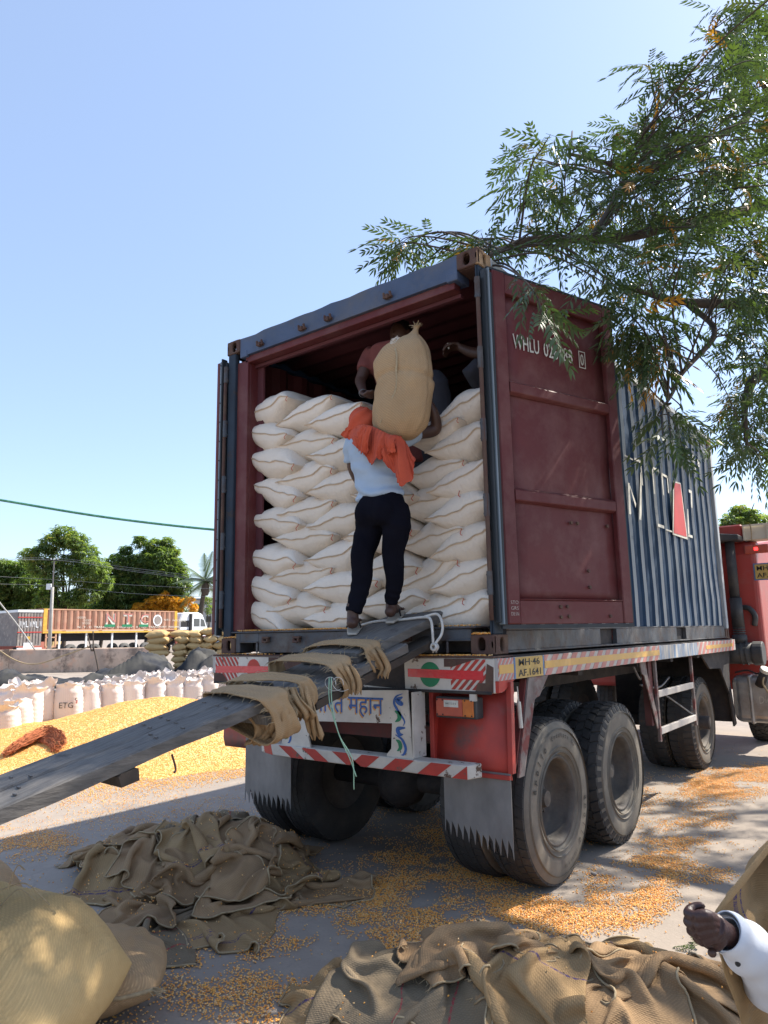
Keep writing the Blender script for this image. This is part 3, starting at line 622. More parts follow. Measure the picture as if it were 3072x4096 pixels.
for i,(c,x0,z0,x1,z1) in enumerate(SACKS):
    r=cnt.get(c,0); cnt[c]=r+1
    P=protos[i%5]; w=math.hypot(x1-x0,z1-z0)+.01
    if i<5: oo=[P[0],P[1],P[2],P[3]]
    else:
        oo=[q.copy() for q in P]
        for q in oo: q.parent=None; q.matrix_parent_inverse=Matrix(); COL.objects.link(q)
    o=oo[0]; o.name='sack'
    sc=w/.56*1.09; cz=(z0+z1)/2
    tz=.95+.12*random.random()
    o.location=((x0+x1)/2,.085+random.uniform(-.02,.02)+(.03 if c in(2,5) else 0),cz)
    o.rotation_euler=(R_(random.uniform(-3,3)),-math.atan2(z1-z0,x1-x0),R_(random.uniform(-3,3)))
    o.scale=(sc,1,tz*(.92 if c!=1 else .95))
    for q in oo[1:]: q.parent=o; q.matrix_parent_inverse=Matrix()
    top=(r==[s[0] for s in SACKS].count(c)-1)
    row='bottom' if r==0 else ('topmost' if top else ORD[r]+' from the bottom')
    colname={1:'leftmost column',2:'second column from the left',3:'third column from the left',4:'column behind the climbing worker',5:'second column from the right',6:'rightmost column'}[c]
    tag(o,'white sack, %s in the %s'%(row,colname),'sack','white sacks stacked in the container')
# ------------------------------------------------------------------ truck
trk=thing('cargo_truck','red multi axle truck with striped flatbed carrying the container','truck',(-1.2,3.,0))
YR=-.035; XL,XR=-2.475,.012
# rear cross panel
MB().box(XL,XR,YR,YR+.10,1.253,1.452).build('rear_panel','white_paint',trk,bevel=.006)
MB().box(XL-.012,XR+.004,YR-.006,.20,1.4525,1.464).build('rear_panel_cap','rust',trk,bevel=.003)
MB().box(XL+.01,XR-.02,YR-.012,YR+.0,1.245,1.262).build('rear_panel_lip','chassis',trk,bevel=.003)
def fr(name,m,polys,y=YR,th=.0015): # flat paint / tape on the rear face ; polys in x,z
    for p in polys: o=MB().prism(p,(0,y,0),(1,0,0),(0,0,1),(0,-th,0)).build(name,m,trk)
    return o
def stripes(x0,x1,z0,z1,n,slope,duty=.55):
    """slanted parallel stripes clipped to a rectangle"""
    out=[]; p=(x1-x0)/n
    for k in range(-6,n+6):
        a=x0+k*p; poly=[(a,z0),(a+p*duty,z0),(a+p*duty+slope*(z1-z0),z1),(a+slope*(z1-z0),z1)]
        poly=clip(poly,x0,x1)
        if len(poly)>2: out.append(poly)
    return out
def clip(poly,x0,x1):
    for s,lim in ((1,x0),(-1,x1)):
        out=[]
        for i in range(len(poly)):
            a,b=poly[i],poly[(i+1)%len(poly)]; ia=s*(a[0]-lim)>=0; ib=s*(b[0]-lim)>=0
            if ia: out.append(a)
            if ia!=ib: t=(lim-a[0])/(b[0]-a[0]); out.append((lim,a[1]+t*(b[1]-a[1])))
        poly=out
        if not poly: return []
    return poly
def disc(cx,cz,r,n=28,a0=0,a1=2*math.pi): return [(cx+r*math.cos(a0+(a1-a0)*k/n),cz+r*math.sin(a0+(a1-a0)*k/n)) for k in range(n)]
fr('rear_stripe','bright_red',stripes(-.285,-.045,1.268,1.445,5,1.0),th=.002)
fr('rear_stripe','bright_red',stripes(-2.455,-2.19,1.262,1.445,6,-.8),th=.002)
fr('rear_circle','paint_green',[disc(-.435,1.352,.075)],th=.002)
fr('rear_circle','bright_red',[disc(-2.02,1.36,.072)],th=.002)
fr('dark_patch','chassis',[[(-.72,1.262),(-.625,1.262),(-.63,1.45),(-1.42,1.45),(-1.42,1.30)]],th=.0012)
fr('dark_patch','rust',[[(-1.86,1.27),(-1.42,1.27),(-1.42,1.448),(-1.86,1.448)]],th=.0013)
fr('reflective_tape','tape_red',[[(-.60,1.335),(-.06,1.325),(-.062,1.378),(-.60,1.385)]],th=.0035)
fr('reflective_tape','tape_red',[[(-2.45,1.325),(-1.86,1.335),(-1.86,1.382),(-2.45,1.378)]],th=.0035)
fr('reflective_tape','tape_red',[[(-1.30,1.335),(-1.15,1.335),(-1.15,1.382),(-1.30,1.382)]],th=.0035)
fr('rust_patch','rust',[[(-.12,1.256),(-.0,1.256),(.008,1.40),(-.035,1.42),(-.05,1.31),(-.10,1.31)],[(-.33,1.40),(-.27,1.40),(-.10,1.448),(-.33,1.448)],[(-2.47,1.256),(-2.30,1.256),(-2.33,1.29),(-2.37,1.32),(-2.47,1.325)]],th=.003)
# side band
XB=.034
band=MB(); band.box(XR,XB,-.03,6.16,1.322,1.450); band.build('side_band','tape_faded_white',trk,bevel=.003)
bandL=MB(); bandL.box(XL-.022,XL,-.03,6.16,1.322,1.450); bandL.build('side_band','tape_faded_white',trk,bevel=.003)
gus=MB(); gus.prism([(-.03,1.256),(.03,1.262),(.17,1.322),(-.03,1.322)],(XR,0,0),(0,1,0),(0,0,1),(XB-XR,0,0)); gus.build('band_gusset','bright_red',trk)
def sb(name,m,polys,th=.0015):
    for p in polys: o=MB().prism(p,(XB,0,0),(0,1,0),(0,0,1),(th,0,0)).build(name,m,trk)
    return o
sb('side_stripe','tape_faded_red',stripes(-.03,.16,1.322,1.450,4,1.0))
sb('side_stripe','tape_faded_red',stripes(.59,3.02,1.322,1.450,15,1.1))
sb('side_stripe','band_blue',[rect(3.02,4.35,1.324,1.449)])
sb('side_stripe','tape_faded_red',stripes(4.35,6.1,1.322,1.450,10,1.1))
sb('side_tape','tape_yellow',[rect(-.02,.16,1.362,1.412),rect(.59,3.02,1.366,1.412),rect(4.7,6.0,1.37,1.41)],th=.003)
# number plate painted on the band
sb('number_plate','plate_yellow',[rect(.175,.57,1.324,1.449)],th=.002)
sb('number_plate','plate_blue',[rect(.165,.182,1.324,1.449),rect(.563,.58,1.324,1.449)],th=.003)
text_obj('plate_lettering','MH·46','ink_black',trk,(XB+.003,.37,1.418),(0,1,0),(0,0,1),.042,.29,.012,lift=.001)
text_obj('plate_lettering','AF.1641','ink_black',trk,(XB+.003,.37,1.355),(0,1,0),(0,0,1),.042,.31,.012,lift=.001)
# bed deck and chassis
MB().box(XL,XR,.20,6.16,1.42,1.462).build('bed_deck','chassis',trk)
MB().box(-.004,XR,.07,6.16,1.40,1.4195).build('bed_edge','chassis',trk)
for x in (-1.70,-.84): MB().box(x-.04,x+.04,.065,9.5,1.10,1.40).build('chassis_rail','chassis',trk,bevel=.005)
for y in (.5,1.3,2.6,3.6,4.6,5.8): MB().box(XL+.05,XR-.05,y,y+.08,1.28,1.40).build('cross_member','chassis',trk)
MB().box(-1.66,-.90,.62,.68,.90,1.02).build('inner_crossbar','chassis_red',trk)
MB().box(-1.9,-.30,.10,.14,.93,1.02).build('inner_crossbar','chassis_red',trk)
# wheels
def tyre_sidewall_profile(R=.515,Wd=.285,rim=.275):
    return [(-Wd*.40,rim),(-Wd*.47,rim+.02),(-Wd*.52,rim+.09),(-Wd*.50,R-.06),(-Wd*.45,R-.022),(-Wd*.40,R-.008),(-Wd*.2,R),(0,R+.001),(Wd*.2,R),(Wd*.40,R-.008),(Wd*.45,R-.022),(Wd*.50,R-.06),(Wd*.52,R-.12),(Wd*.505,rim+.055),(Wd*.47,rim+.02),(Wd*.40,rim)]
def wheel(xo,yc,side,style,zc=.515,dish='deep',letters=False,parts=True):
    """xo = outer face x; side +1 = outer face points +x"""
    Wd=.285; cx=xo-side*Wd*.52; w=bpy.data.objects.new('wheel',None); link(w,trk)
    mb=MB(); mb.lathe(tyre_sidewall_profile(),(cx,yc,zc),(side,0,0),72); t=mb.build('tyre','rubber',w,smooth=True)
    t.data.materials.append(MT['rubber_dusty'])
    # dusty sidewall : outer side faces
    k=15; mi=np.zeros(len(t.data.polygons),dtype=np.int32)
    for j in range(72): 
        for i in range(10,15): mi[j*k+i]=1
    t.data.polygons.foreach_set('material_index',mi)
    # tread blocks : real geometry standing proud
    tb=MB(); R=.515
    N={'lug':44,'zig':40,'worn':52}[style]
    for j in range(N):
        a=2*math.pi*j/N
        def pt(x,r,aa): return np.array([cx+side*x,yc+math.sin(aa)*r,zc+math.cos(aa)*r])
        da=2*math.pi/N
        rows={'lug':[(-.128,-.03,0),(.03,.128,.5)],'zig':[(-.125,-.068,0),(-.06,-.004,.5),(.004,.06,0),(.068,.125,.5)],'worn':[(-.125,-.08,0),(-.07,-.03,.5),(-.022,.022,0),(.03,.07,.5),(.08,.125,0)]}[style]
        for (xa,xb,ph) in rows:
            g_=.86 if style=='worn' else .72; h_=.006 if style=='worn' else .014
            a0=a+ph*da; a1=a0+da*g_; sk=(.25*da if style!='lug' else 0)*(1 if ph else -1)
            def rr(x): return R-.002-(max(0,abs(x)-.10))*.5
            q=[pt(xa,rr(xa)-.006,a0),pt(xb,rr(xb)-.006,a0+sk),pt(xb,rr(xb)-.006,a1+sk),pt(xa,rr(xa)-.006,a1),pt(xa,rr(xa)+h_,a0),pt(xb,rr(xb)+h_,a0+sk),pt(xb,rr(xb)+h_,a1+sk),pt(xa,rr(xa)+h_,a1)]
            tb.add(q,BOXF if side>0 else [f[::-1] for f in BOXF])
        if style=='lug' or style=='zig':
            for sgn in (1,-1):
                a0=a+(.5*da if sgn>0 else 0); q=[]
                for r0,xx in ((R-.012,.127),(R-.055,.146)):
                    q+=[pt(sgn*xx,r0,a0),pt(sgn*xx,r0,a0+da*.6),pt(sgn*(xx-.012),r0,a0+da*.6),pt(sgn*(xx-.012),r0,a0)]
                tb.add(q,[(0,1,5,4),(1,2,6,5),(3,0,4,7),(0,3,2,1),(4,5,6,7),(2,3,7,6)])
    o=tb.build('tread','rubber',w); tag(o,kind='stuff')
    rg=MB()
    for r_ in (.30,.335,.45): rg.lathe([(Wd*.50+( .0 if r_<.4 else .012),r_-.003),(Wd*.53+(.004 if r_<.4 else 0),r_),(Wd*.50,r_+.003)],(cx,yc,zc),(side,0,0),60)
    rg.build('sidewall_ring','rubber_dusty',w,smooth=True)
    # rim
    rm=MB()
    if dish=='deep': prof=[(Wd*.42,.282),(Wd*.455,.276),(Wd*.44,.262),(Wd*.30,.252),(Wd*-.05,.247),(Wd*-.10,.225),(Wd*-.13,.17),(Wd*-.16,.11),(Wd*-.15,.0)]
    else: prof=[(Wd*.42,.282),(Wd*.455,.276),(Wd*.44,.262),(Wd*.30,.252),(Wd*.0,.247),(Wd*-.02,.225),(Wd*.05,.14),(Wd*.10,.11),(Wd*.10,.0)]
    rm.lathe(prof,(cx,yc,zc),(side,0,0),48); rm.build('rim','rim_steel',w,smooth=True)
    hb=MB()
    if dish=='deep':
        hb.lathe([(-.05,.10),(.0,.095),(.02,.06),(.055,.05),(.06,.0)],(cx,yc,zc),(side,0,0),20)
        hb.build('hub','rim_steel',w,smooth=False)
    else:
        hb.lathe([(.02,.125),(.05,.115),(.06,.08),(.085,.075),(.09,.0)],(cx,yc,zc),(side,0,0),20); hb.build('hub','rim_steel',w,smooth=False)
    nb=MB()
    for j in range(8):
        a=2*math.pi*j/8; r0=.145 if dish=='deep' else .118; x_=(-.055 if dish=='deep' else .0)
        p=np.array([cx+side*x_,yc+math.sin(a)*r0,zc+math.cos(a)*r0]); nb.tube([p,p+np.array([side*(.035 if dish=='deep' else .075),0,0])],.014,6)
    nb.build('wheel_nut','rim_steel',w)
    nb=MB(); nb.lathe([(-Wd*.42,.282),(-Wd*.30,.25),(-Wd*.12,.0)],(cx,yc,zc),(side,0,0),32); nb.build('rim_back','rim_steel',w,smooth=True)
    if letters:
        def ring_text(s,r,mid,span,h):
            n_=len(s)
            for i,ch in enumerate(s):
                if ch==' ': continue
                V,F=textVF(ch,1,.02); c=(V[:,:2].max(0)+V[:,:2].min(0))/2; d=V[:,:2].max(0)-V[:,:2].min(0)
                hh=h*(1 if ch.isupper() or ch in 'lhdbkf0123456789/' else .74); dy=(hh-h)/2*(1 if ch!='p' else 1.6)
                V[:,0]-=c[0]; V[:,1]=(V[:,1]-c[1])*(hh*(1.0)/d[1])+dy; V[:,0]*=h*.55/max(d[0],.25)*(.45 if ch in 'il1' else 1)*(1.)
                a=mid+(i-(n_-1)/2)*span/n_   # angle clockwise from top as seen from +x side: y increases to the right
                rad=np.array([0,math.sin(a),math.cos(a)]); tan=np.array([0,math.cos(a),-math.sin(a)])
                meshobj('sidewall_lettering',place(V,np.array([xo+.0045,yc,zc])+rad*r,tan,rad),F,'tyre_letter',w)
        ring_text('apollo',.400,R_(-52),R_(50),.052); ring_text('apollo',.400,R_(118),R_(50),.052)
        ring_text('EnduRace RD',.408,R_(12),R_(56),.030); ring_text('295/80 R 20',.400,R_(165),R_(32),.018)
    return w
wheel(.000,.80,1,'worn',letters=True)
wheel(.02,1.93,1,'zig')
wheel(-.20,5.32,1,'lug',dish='shallow')
for y,st in ((.80,'worn'),(1.93,'zig'),(5.32,'lug')): wheel(-.335 if y<5 else -.52,y,-1 if False else 1,st)
wheel(-2.44,.80,-1,'worn'); wheel(-2.10,.80,-1,'worn'); wheel(-2.44,1.93,-1,'zig'); wheel(-2.10,1.93,-1,'zig'); wheel(-2.25,5.32,-1,'lug'); wheel(-1.93,5.32,-1,'lug')
for y in (.80,1.93,5.32):
    MB().tube([(-2.3,y,.515),(-.15,y,.515)],.075,12).build('axle','chassis',trk,smooth=True)
    MB().lathe([(-.2,.05),(-.12,.16),(0,.2),(.12,.16),(.2,.05)],(-1.27,y,.515),(1,0,0),16).build('differential','chassis',trk,smooth=True)
for x in (-1.70,-.84):
    for k in range(6): MB().box(x-.045,x+.045,.45-.0+k*.1,2.25-k*.1,.98-k*.022-.015,.98-k*.022).build('leaf_spring','chassis',trk)
# rear mudguard boxes (red), mud flaps with saw-toothed edge
def flap(x0,x1,y,ztop,zb0,zb1,n,seed):
    rs=np.random.default_rng(seed); pts=[(x0,ztop),(x1,ztop)]
    bot=[]
    p=(x1-x0)/n
    for k in range(n):
        a=x1-k*p; zb=zb1+(zb0-zb1)*k/n
        bot+= [(a-.002,zb-.01),(a-p*.25,zb+.028+rs.random()*.03),(a-p*.8,zb+.07+rs.random()*.03)]
    pts+=bot+[(x0,zb0)]
    mb=MB(); mb.prism(pts,(0,y,0),(1,0,0),(0,0,1),(0,.004,0)); return mb.build('mudflap','flap_steel',trk)
flap(-.42,.035,.06,.80,.43,.345,11,1)
flap(-2.19,-1.71,.05,.86,.39,.385,10,2)
def guard(x0,x1,inner):
    # curved red guard behind the rear tyres
    mb=MB(); ys=[.16,.10,.075,.07]; 
    V=[];F=[]; zs=np.linspace(.76,1.25,8)
    for i,zz in enumerate(zs):
        t=(zz-.76)/.49
        for x in (x0,x1): V.append((x,.075+.07*t*t+(.02 if i%7==0 else 0),zz))
    F=[(2*i,2*i+1,2*i+3,2*i+2) for i in range(len(zs)-1)]
    o=meshobj('mudguard',V,F,'truck_red',trk,True); s=o.modifiers.new('s','SOLIDIFY'); s.thickness=.008; s.offset=1
guard(-.47,.03,-.47); guard(-2.47,-1.75,-1.75)
MB().box(-.47,.036,.045,.072,.765,.79).build('mudguard_lip','truck_red',trk,bevel=.003)
MB().box(-2.2,-1.72,.035,.062,.855,.90).build('mudguard_lip','truck_red',trk,bevel=.003)
MB().box(-.50,-.47,.04,.60,.80,1.24).build('mudguard_side','truck_red',trk,bevel=.003)
# triangular stay on the right
st=MB(); st.prism([(.085,1.31),(.12,1.31),(.10,.80),(.06,.80)],(.02,0,0),(0,1,0),(0,0,1),(.03,0,0)); st.build('stay','truck_red',trk)
st=MB(); st.prism([(.36,1.32),(.64,1.32),(.50,1.20),(.43,1.19),(.24,.76),(.17,.76),(.19,.84)],(.020,0,0),(0,1,0),(0,0,1),(.012,0,0)); st.build('stay','stay_grey',trk)
st=MB(); st.prism([(.34,1.31),(.37,1.31),(.19,.84),(.15,.80)],(-.02,0,0),(0,1,0),(0,0,1),(.039,0,0)); st.build('stay','chassis_red',trk)
st=MB(); st.tube([(.045,.185,1.19),(.045,.20,1.04)],.013,8); st.tube([(.045,.175,1.28),(.045,.185,1.19)],.004,5); st.build('stay_pin','letter_white',trk)
MB().box(-.155,-.115,YR-.01,YR+.01,1.205,1.245).build('tab','white_paint',trk)
# tail lamp right
MB().box(-.405,-.118,-.03,.05,1.10,1.222).build('lamp_housing','black_plastic',trk,bevel=.006)
MB().box(-.395,-.21,-.042,-.0305,1.112,1.212).build('lamp_lens','lamp_red',trk,bevel=.004)
MB().box(-.209,-.135,-.042,-.0305,1.112,1.212).build('lamp_lens','lamp_amber',trk,bevel=.004)
MB().box(-.335,-.235,-.0455,-.0425,1.165,1.205).build('reflector_plate','letter_white',trk)
text_obj('plate_lettering','040 2 2 0 0','ink_black',trk,(-.285,-.047,1.186),(1,0,0),(0,0,1),.010,.075,0,lift=.001)
b=MB()
for x in (-.385,-.345,-.19,-.145):
    for z_ in (1.12,1.205): b.tube([(x,-.045,z_),(x,-.0425,z_)],.005,6)
b.build('lamp_screw','ink_black',trk)
# under-run bar, slightly bent outwards at both ends
YF=-.16
P0=[(-1.87,-.055),(-1.66,YF),(-.52,YF),(-.13,YF+.02)]
def zbar(x): return (.80+.03*(x<-1.7),.87)
mb=MB(); X_=[-1.87,-1.80,-1.70]+list(np.linspace(-1.5,-.3,12))+[-.115]; Vv=[]
for x in X_:
    y=YF+ (max(0,-1.66-x)*.35) ; zt=.862+max(0,-1.6-x)*.0; zb=zt-.075 
    Vv+=[(x,y,zb+.0),(x,y,zt),(x+(.03 if x==X_[-1] else 0),y+.11,zt+.003),(x+(.03 if x==X_[-1] else 0),y+.11,zb)]
Ff=[]
for i in range(len(X_)-1):
    for k in range(4): Ff.append((i*4+k,i*4+4+k,i*4+4+(k+1)%4,i*4+(k+1)%4))
Ff+=[(0,1,2,3),tuple(len(Vv)-4+k for k in (3,2,1,0))]
meshobj('underrun_bar',Vv,Ff,'white_paint',trk).modifiers.new('b','BEVEL').width=.005
def yb(x): return YF+max(0,-1.66-x)*.35
def barpoly(ps): # polygons on the front face of the bar
    for p in ps:
        mb=MB(); k=len(p); V=[(x,yb(x)-.0005,z_) for x,z_ in p]+[(x,yb(x)-.0025,z_) for x,z_ in p]
        mb.add(V,[tuple(range(k)),tuple(range(k,2*k))[::-1]]+[(i,(i+1)%k,k+(i+1)%k,k+i) for i in range(k)]); mb.build('bar_stripe','bright_red',trk)
z0_,z1_=.789,.860
ps=[]
for xa,dirn in ((-1.84,0),(-1.62,-1),(-1.40,-1),(-1.13,-1)):
    ps.append([(xa,z1_),(xa+.12,z1_),(xa+.12+(.12 if dirn else .03),z0_),(xa+(.12 if dirn else .03),z0_)])
for xa in (-.98,-.72,-.46,-.22): ps.append([(xa,z0_),(xa+.14,z0_),(xa+.14+.10,z1_),(xa+.10,z1_)] if xa>-.9 or True else [])
ps=[clip(p,-1.85,-.118) for p in ps]; barpoly([p for p in ps if len(p)>2])
# painted plate frame (two legs and a header with wording)
YP=YF+.02
pf=MB()
pf.prism([(-1.61,.862),(-1.615,1.225),(-.535,1.262),(-.505,.862),(-.70,.862),(-.70,.875),(-.665,.91),(-.655,1.06),(-1.33,1.035),(-1.36,.93),(-1.345,.885),(-1.34,.862)],(0,YP,0),(1,0,0),(0,0,1),(0,.012,0))
# side return of the right leg
pf.box(-.505,-.495,YP,YP+.13,.866,1.25)
pfo=pf.build('painted_plate','white_paint',trk)
V,F=textVF('भारत महान',1,.006); V[:,:2]-=(V[:,:2].max(0)+V[:,:2].min(0))/2; d=V[:,:2].max(0)-V[:,:2].min(0); V[:,0]*=.60/d[0]; V[:,1]*=.125/d[1]
meshobj('painted_wording',place(V,(-1.02,YP-.002,1.145),(1,0,.012),(0,0,1)),F,'paint_blue',trk)
meshobj('painted_wording_shade',place(V*[1,1,1],(-1.028,YP-.001,1.136),(1,0,.012),(0,0,1)),F,'paint_orange',trk)
def ribbon(pts,w,m,name):
    P=spline([(x,YP-.002,z_) for x,z_ in pts],6); T=np.gradient(P,axis=0); T/=np.linalg.norm(T,axis=1)[:,None]; Nn=np.cross(T,(0,1,0)); ww=w*np.sin(np.linspace(.25,math.pi-.1,len(P)))[:,None]
    V=np.vstack([P+Nn*ww,P-Nn*ww]); k=len(P); F=[(i,i+1,k+i+1,k+i) for i in range(k-1)]
    o=meshobj(name,V,F,m,trk); s=o.modifiers.new('s','SOLIDIFY'); s.thickness=.0015; s.offset=0
for dx,mir in ((0,1),(-1.0,-1)):
    def q(pts): return [((-.60+(x)*1.0) if mir>0 else (-1.56+x*.8),z_) for x,z_ in pts]
    ribbon(q([(.03,1.24),(-.02,1.22),(-.035,1.18),(.0,1.13),(.04,1.08),(.03,1.05)]),.008,'paint_blue','scroll')
    ribbon(q([(.03,1.22),(-.01,1.20),(.02,1.18),(.03,1.19)]),.016,'paint_blue','scroll')
    ribbon(q([(-.03,1.135),(-.0,1.12),(.0,1.09),(-.03,1.07)]),.016,'paint_green','scroll')
    ribbon(q([(.045,1.04),(-.01,1.03),(.0,1.0),(.03,1.0)]),.014,'paint_blue','scroll')
    ribbon(q([(-.03,.995),(.02,.97),(.045,.92),(.03,.885),(.01,.88)]),.009,'paint_blue','scroll')
    ribbon(q([(-.025,.965),(.0,.95),(.005,.92),(-.02,.90)]),.014,'paint_green','scroll')
# left red tail board fragment with round lamp painting
MB().box(-1.80,-1.62,-.05,-.035,.93,1.20).build('painted_board','lamp_amber',trk)
MB().box(-1.84,-1.60,-.03,.0,.90,.93).build('board_frame','chassis',trk)
# side guard ladder
for y,zb in ((3.03,.60),(4.25,.61)): 
    g_=MB(); g_.box(-.035,-.010,y-.02,y+.02,zb,1.33); g_.build('guard_post','stay_grey',trk,bevel=.003)
g_=MB(); g_.prism([(2.62,1.33),(2.78,1.33),(2.80,1.22),(3.02,.80),(3.02,.72),(2.98,.72),(2.72,1.20),(2.66,1.22)],(-.03,0,0),(0,1,0),(0,0,1),(.01,0,0)); g_.build('guard_brace','stay_grey',trk)
for za,zb in ((.985,1.045),(.66,.72)): MB().box(-.038,-.008,3.05,4.23,za,zb).build('guard_rail','tape_faded_white',trk,bevel=.004)
g_=MB(); g_.beam((-.03,3.3,.99),(-.03,4.2,.72),.012,.012); g_.build('guard_stay','sill_steel',trk)
MB().box(-.10,-.04,2.9,3.0,.75,1.33).build('guard_post','chassis_red',trk)
# dark front guard plate beside the drive wheel
g_=MB(); g_.prism([(4.75,1.32),(6.16,1.32),(6.02,.98),(6.18,.42),(6.05,.40),(5.95,.80),(5.6,1.12),(5.1,1.14)],(-.06,0,0),(0,1,0),(0,0,1),(.02,0,0)); g_.build('wheel_guard','chassis',trk)
MB().box(-1.5,-.06,6.08,6.12,.45,1.32).build('wheel_guard_back','chassis',trk)
# hoses and brackets below the bed
for pts in ([(-.5,.9,1.15),(-.48,1.3,1.05),(-.5,1.7,1.16)],[(-.4,3.5,1.3),(-.38,3.7,1.1),(-.42,3.9,1.28)],[(-.35,3.6,1.05),(-.3,4.0,1.0),(-.3,4.4,1.08)]):
    MB().tube(spline(pts,6),.012,6).build('hose','steel_grey',trk,smooth=True)
MB().tube([(-.35,3.75,1.34),(-.35,3.75,1.05)],.02,8).build('valve','thread_brown',trk)
# ---- cab
cab=MB(); 
V=[];F=[]
prof=[(6.62,1.16),(6.60,1.42),(6.60,2.55),(6.66,2.72),(8.6,2.95),(8.75,2.2),(8.85,1.6),(8.85,.75),(7.2,.75),(7.2,1.16)]
cab.prism(prof,(-2.42,0,0),(0,1,0),(0,0,1),(2.72,0,0)); cab.build('cab_body','cab_red',trk,bevel=.06,seg=3)
MB().box(-2.3,.16,6.62,6.95,2.72,2.96).build('cab_roof_box','cab_red',trk,bevel=.02)
MB().box(.17,1.0,6.62,6.9,2.735,2.93).build('roof_carrier','cream_panel',trk,bevel=.01)
for x in (.17,.45,.7): MB().box(x,x+.02,6.60,6.62,2.735,2.93).build('carrier_rib','cream_panel',trk)
MB().box(.17,1.0,6.585,6.60,2.915,2.94).build('carrier_rib','cream_panel',trk)
MB().tube(spline([(.27,6.58,2.95),(.28,6.57,2.85),(.27,6.58,2.72)],4),.008,5).build('tie_rope','twine',trk)
mb=MB(); mb.prism([(-.5,2.80),(-.1,2.83),(.165,2.79),(.165,2.72),(-.5,2.72)],(0,6.30,0),(1,0,0),(0,0,1),(0,.31,0)); mb.build('snorkel_cap','black_plastic',trk,bevel=.01)
MB().tube([(.02,6.48,2.74),(.02,6.48,1.98)],.062,16).build('air_intake_pipe','black_plastic',trk,smooth=True)
MB().tube([(.025,6.48,1.98),(.03,6.48,1.60)],.075,16).build('air_intake_pipe','black_plastic',trk,smooth=True)
be=MB(); 
for k in range(4): be.lathe([(-.012,.066),(0,.082),(.012,.066)],(.03,6.48,1.59-k*.03),(0,0,1),16)
be.tube([(.03,6.48,1.50),(.03,6.48,1.40)],.09,16); be.build('bellows','black_plastic',trk,smooth=True)
MB().tube([(-.25,6.45,1.27),(.18,6.45,1.27)],.135,20).build('air_filter','black_plastic',trk,smooth=True)
f_=MB(); f_.tube([(.18,6.45,1.27),(.30,6.45,1.27)],.150,20); f_.build('air_filter_cap','black_plastic',trk,bevel=.01)
for x in (.05,.11,.19): MB().lathe([(-.006,.136),(-.006,.148),(.006,.148),(.006,.136)],(x,6.45,1.27),(1,0,0),24).build('filter_band','black_plastic',trk)
MB().tube(spline([(.05,6.60,1.86),(.16,6.56,1.84),(.22,6.56,1.74),(.20,6.58,1.62)],5),.035,10).build('elbow_hose','black_plastic',trk,smooth=True)
# number plate and lamp on the cab back
MB().box(.255,.64,6.588,6.598,2.20,2.42).build('cab_plate','plate_blue',trk)
MB().box(.272,.625,6.582,6.588,2.215,2.405).build('cab_plate','plate_yellow',trk)
text_obj('plate_lettering','MH.46','ink_black',trk,(.42,6.5805,2.355),(1,0,0),(0,0,1),.062,.25,.012,lift=.001)
text_obj('plate_lettering','AF.1641','ink_black',trk,(.445,6.5805,2.262),(1,0,0),(0,0,1),.062,.31,.012,lift=.001)
MB().box(.17,.46,6.57,6.60,2.55,2.665).build('cab_lamp','lamp_red',trk,bevel=.012)
m,nt,bs,tc=newmat('lamp_glow'); bs.inputs['Base Color'].default_value=(.8,.03,.02,1); bs.inputs['Emission Color'].default_value=(1,.03,.03,1); bs.inputs['Emission Strength'].default_value=2.5
MB().box(.29,.335,6.564,6.5695,2.59,2.63).build('lit_bulb','lamp_glow',trk,bevel=.01)
# fuel tank
tk=MB(); tk.box(-.09,.62,6.30,6.85,.42,1.0); tk.build('fuel_tank','tank_metal',trk,bevel=.09,seg=4)
for x in (.10,.35): 
    s_=MB(); s_.box(x,x+.05,6.29,6.86,.41,1.01); s_.build('tank_strap','tank_metal',trk,bevel=.09,seg=4)
MB().box(-.095,-.055,6.36,6.80,.50,.94).build('tank_end','rust',trk,bevel=.05,seg=3)
MB().tube([(.24,6.28,.88),(.33,6.22,1.06)],.055,14).build('tank_neck','chassis',trk,smooth=True)
MB().tube([(.325,6.225,1.055),(.345,6.21,1.09)],.062,14).build('tank_cap','letter_white',trk)
text_obj('tank_lettering','Diesel','letter_white',trk,(.33,6.297,.72),(1,0,.15),(0,0,1),.085,.22,-.01,lift=.004)
MB().tube(spline([(-.05,6.4,1.03),(.1,6.38,1.06),(.2,6.4,1.02),(.3,6.38,1.05)],6),.012,6).build('fuel_hose','chassis',trk)
MB().tube(spline([(.33,6.2,1.03),(.30,6.19,.9),(.40,6.2,.7),(.38,6.24,.55)],6),[.012]*18+[.012],6).build('rag_strap','twine',trk)
# ---- front axle of the cab (beyond the frame)
wheel(.10,8.0,1,'zig',dish='shallow'); wheel(-2.35,8.0,-1,'zig',dish='shallow')
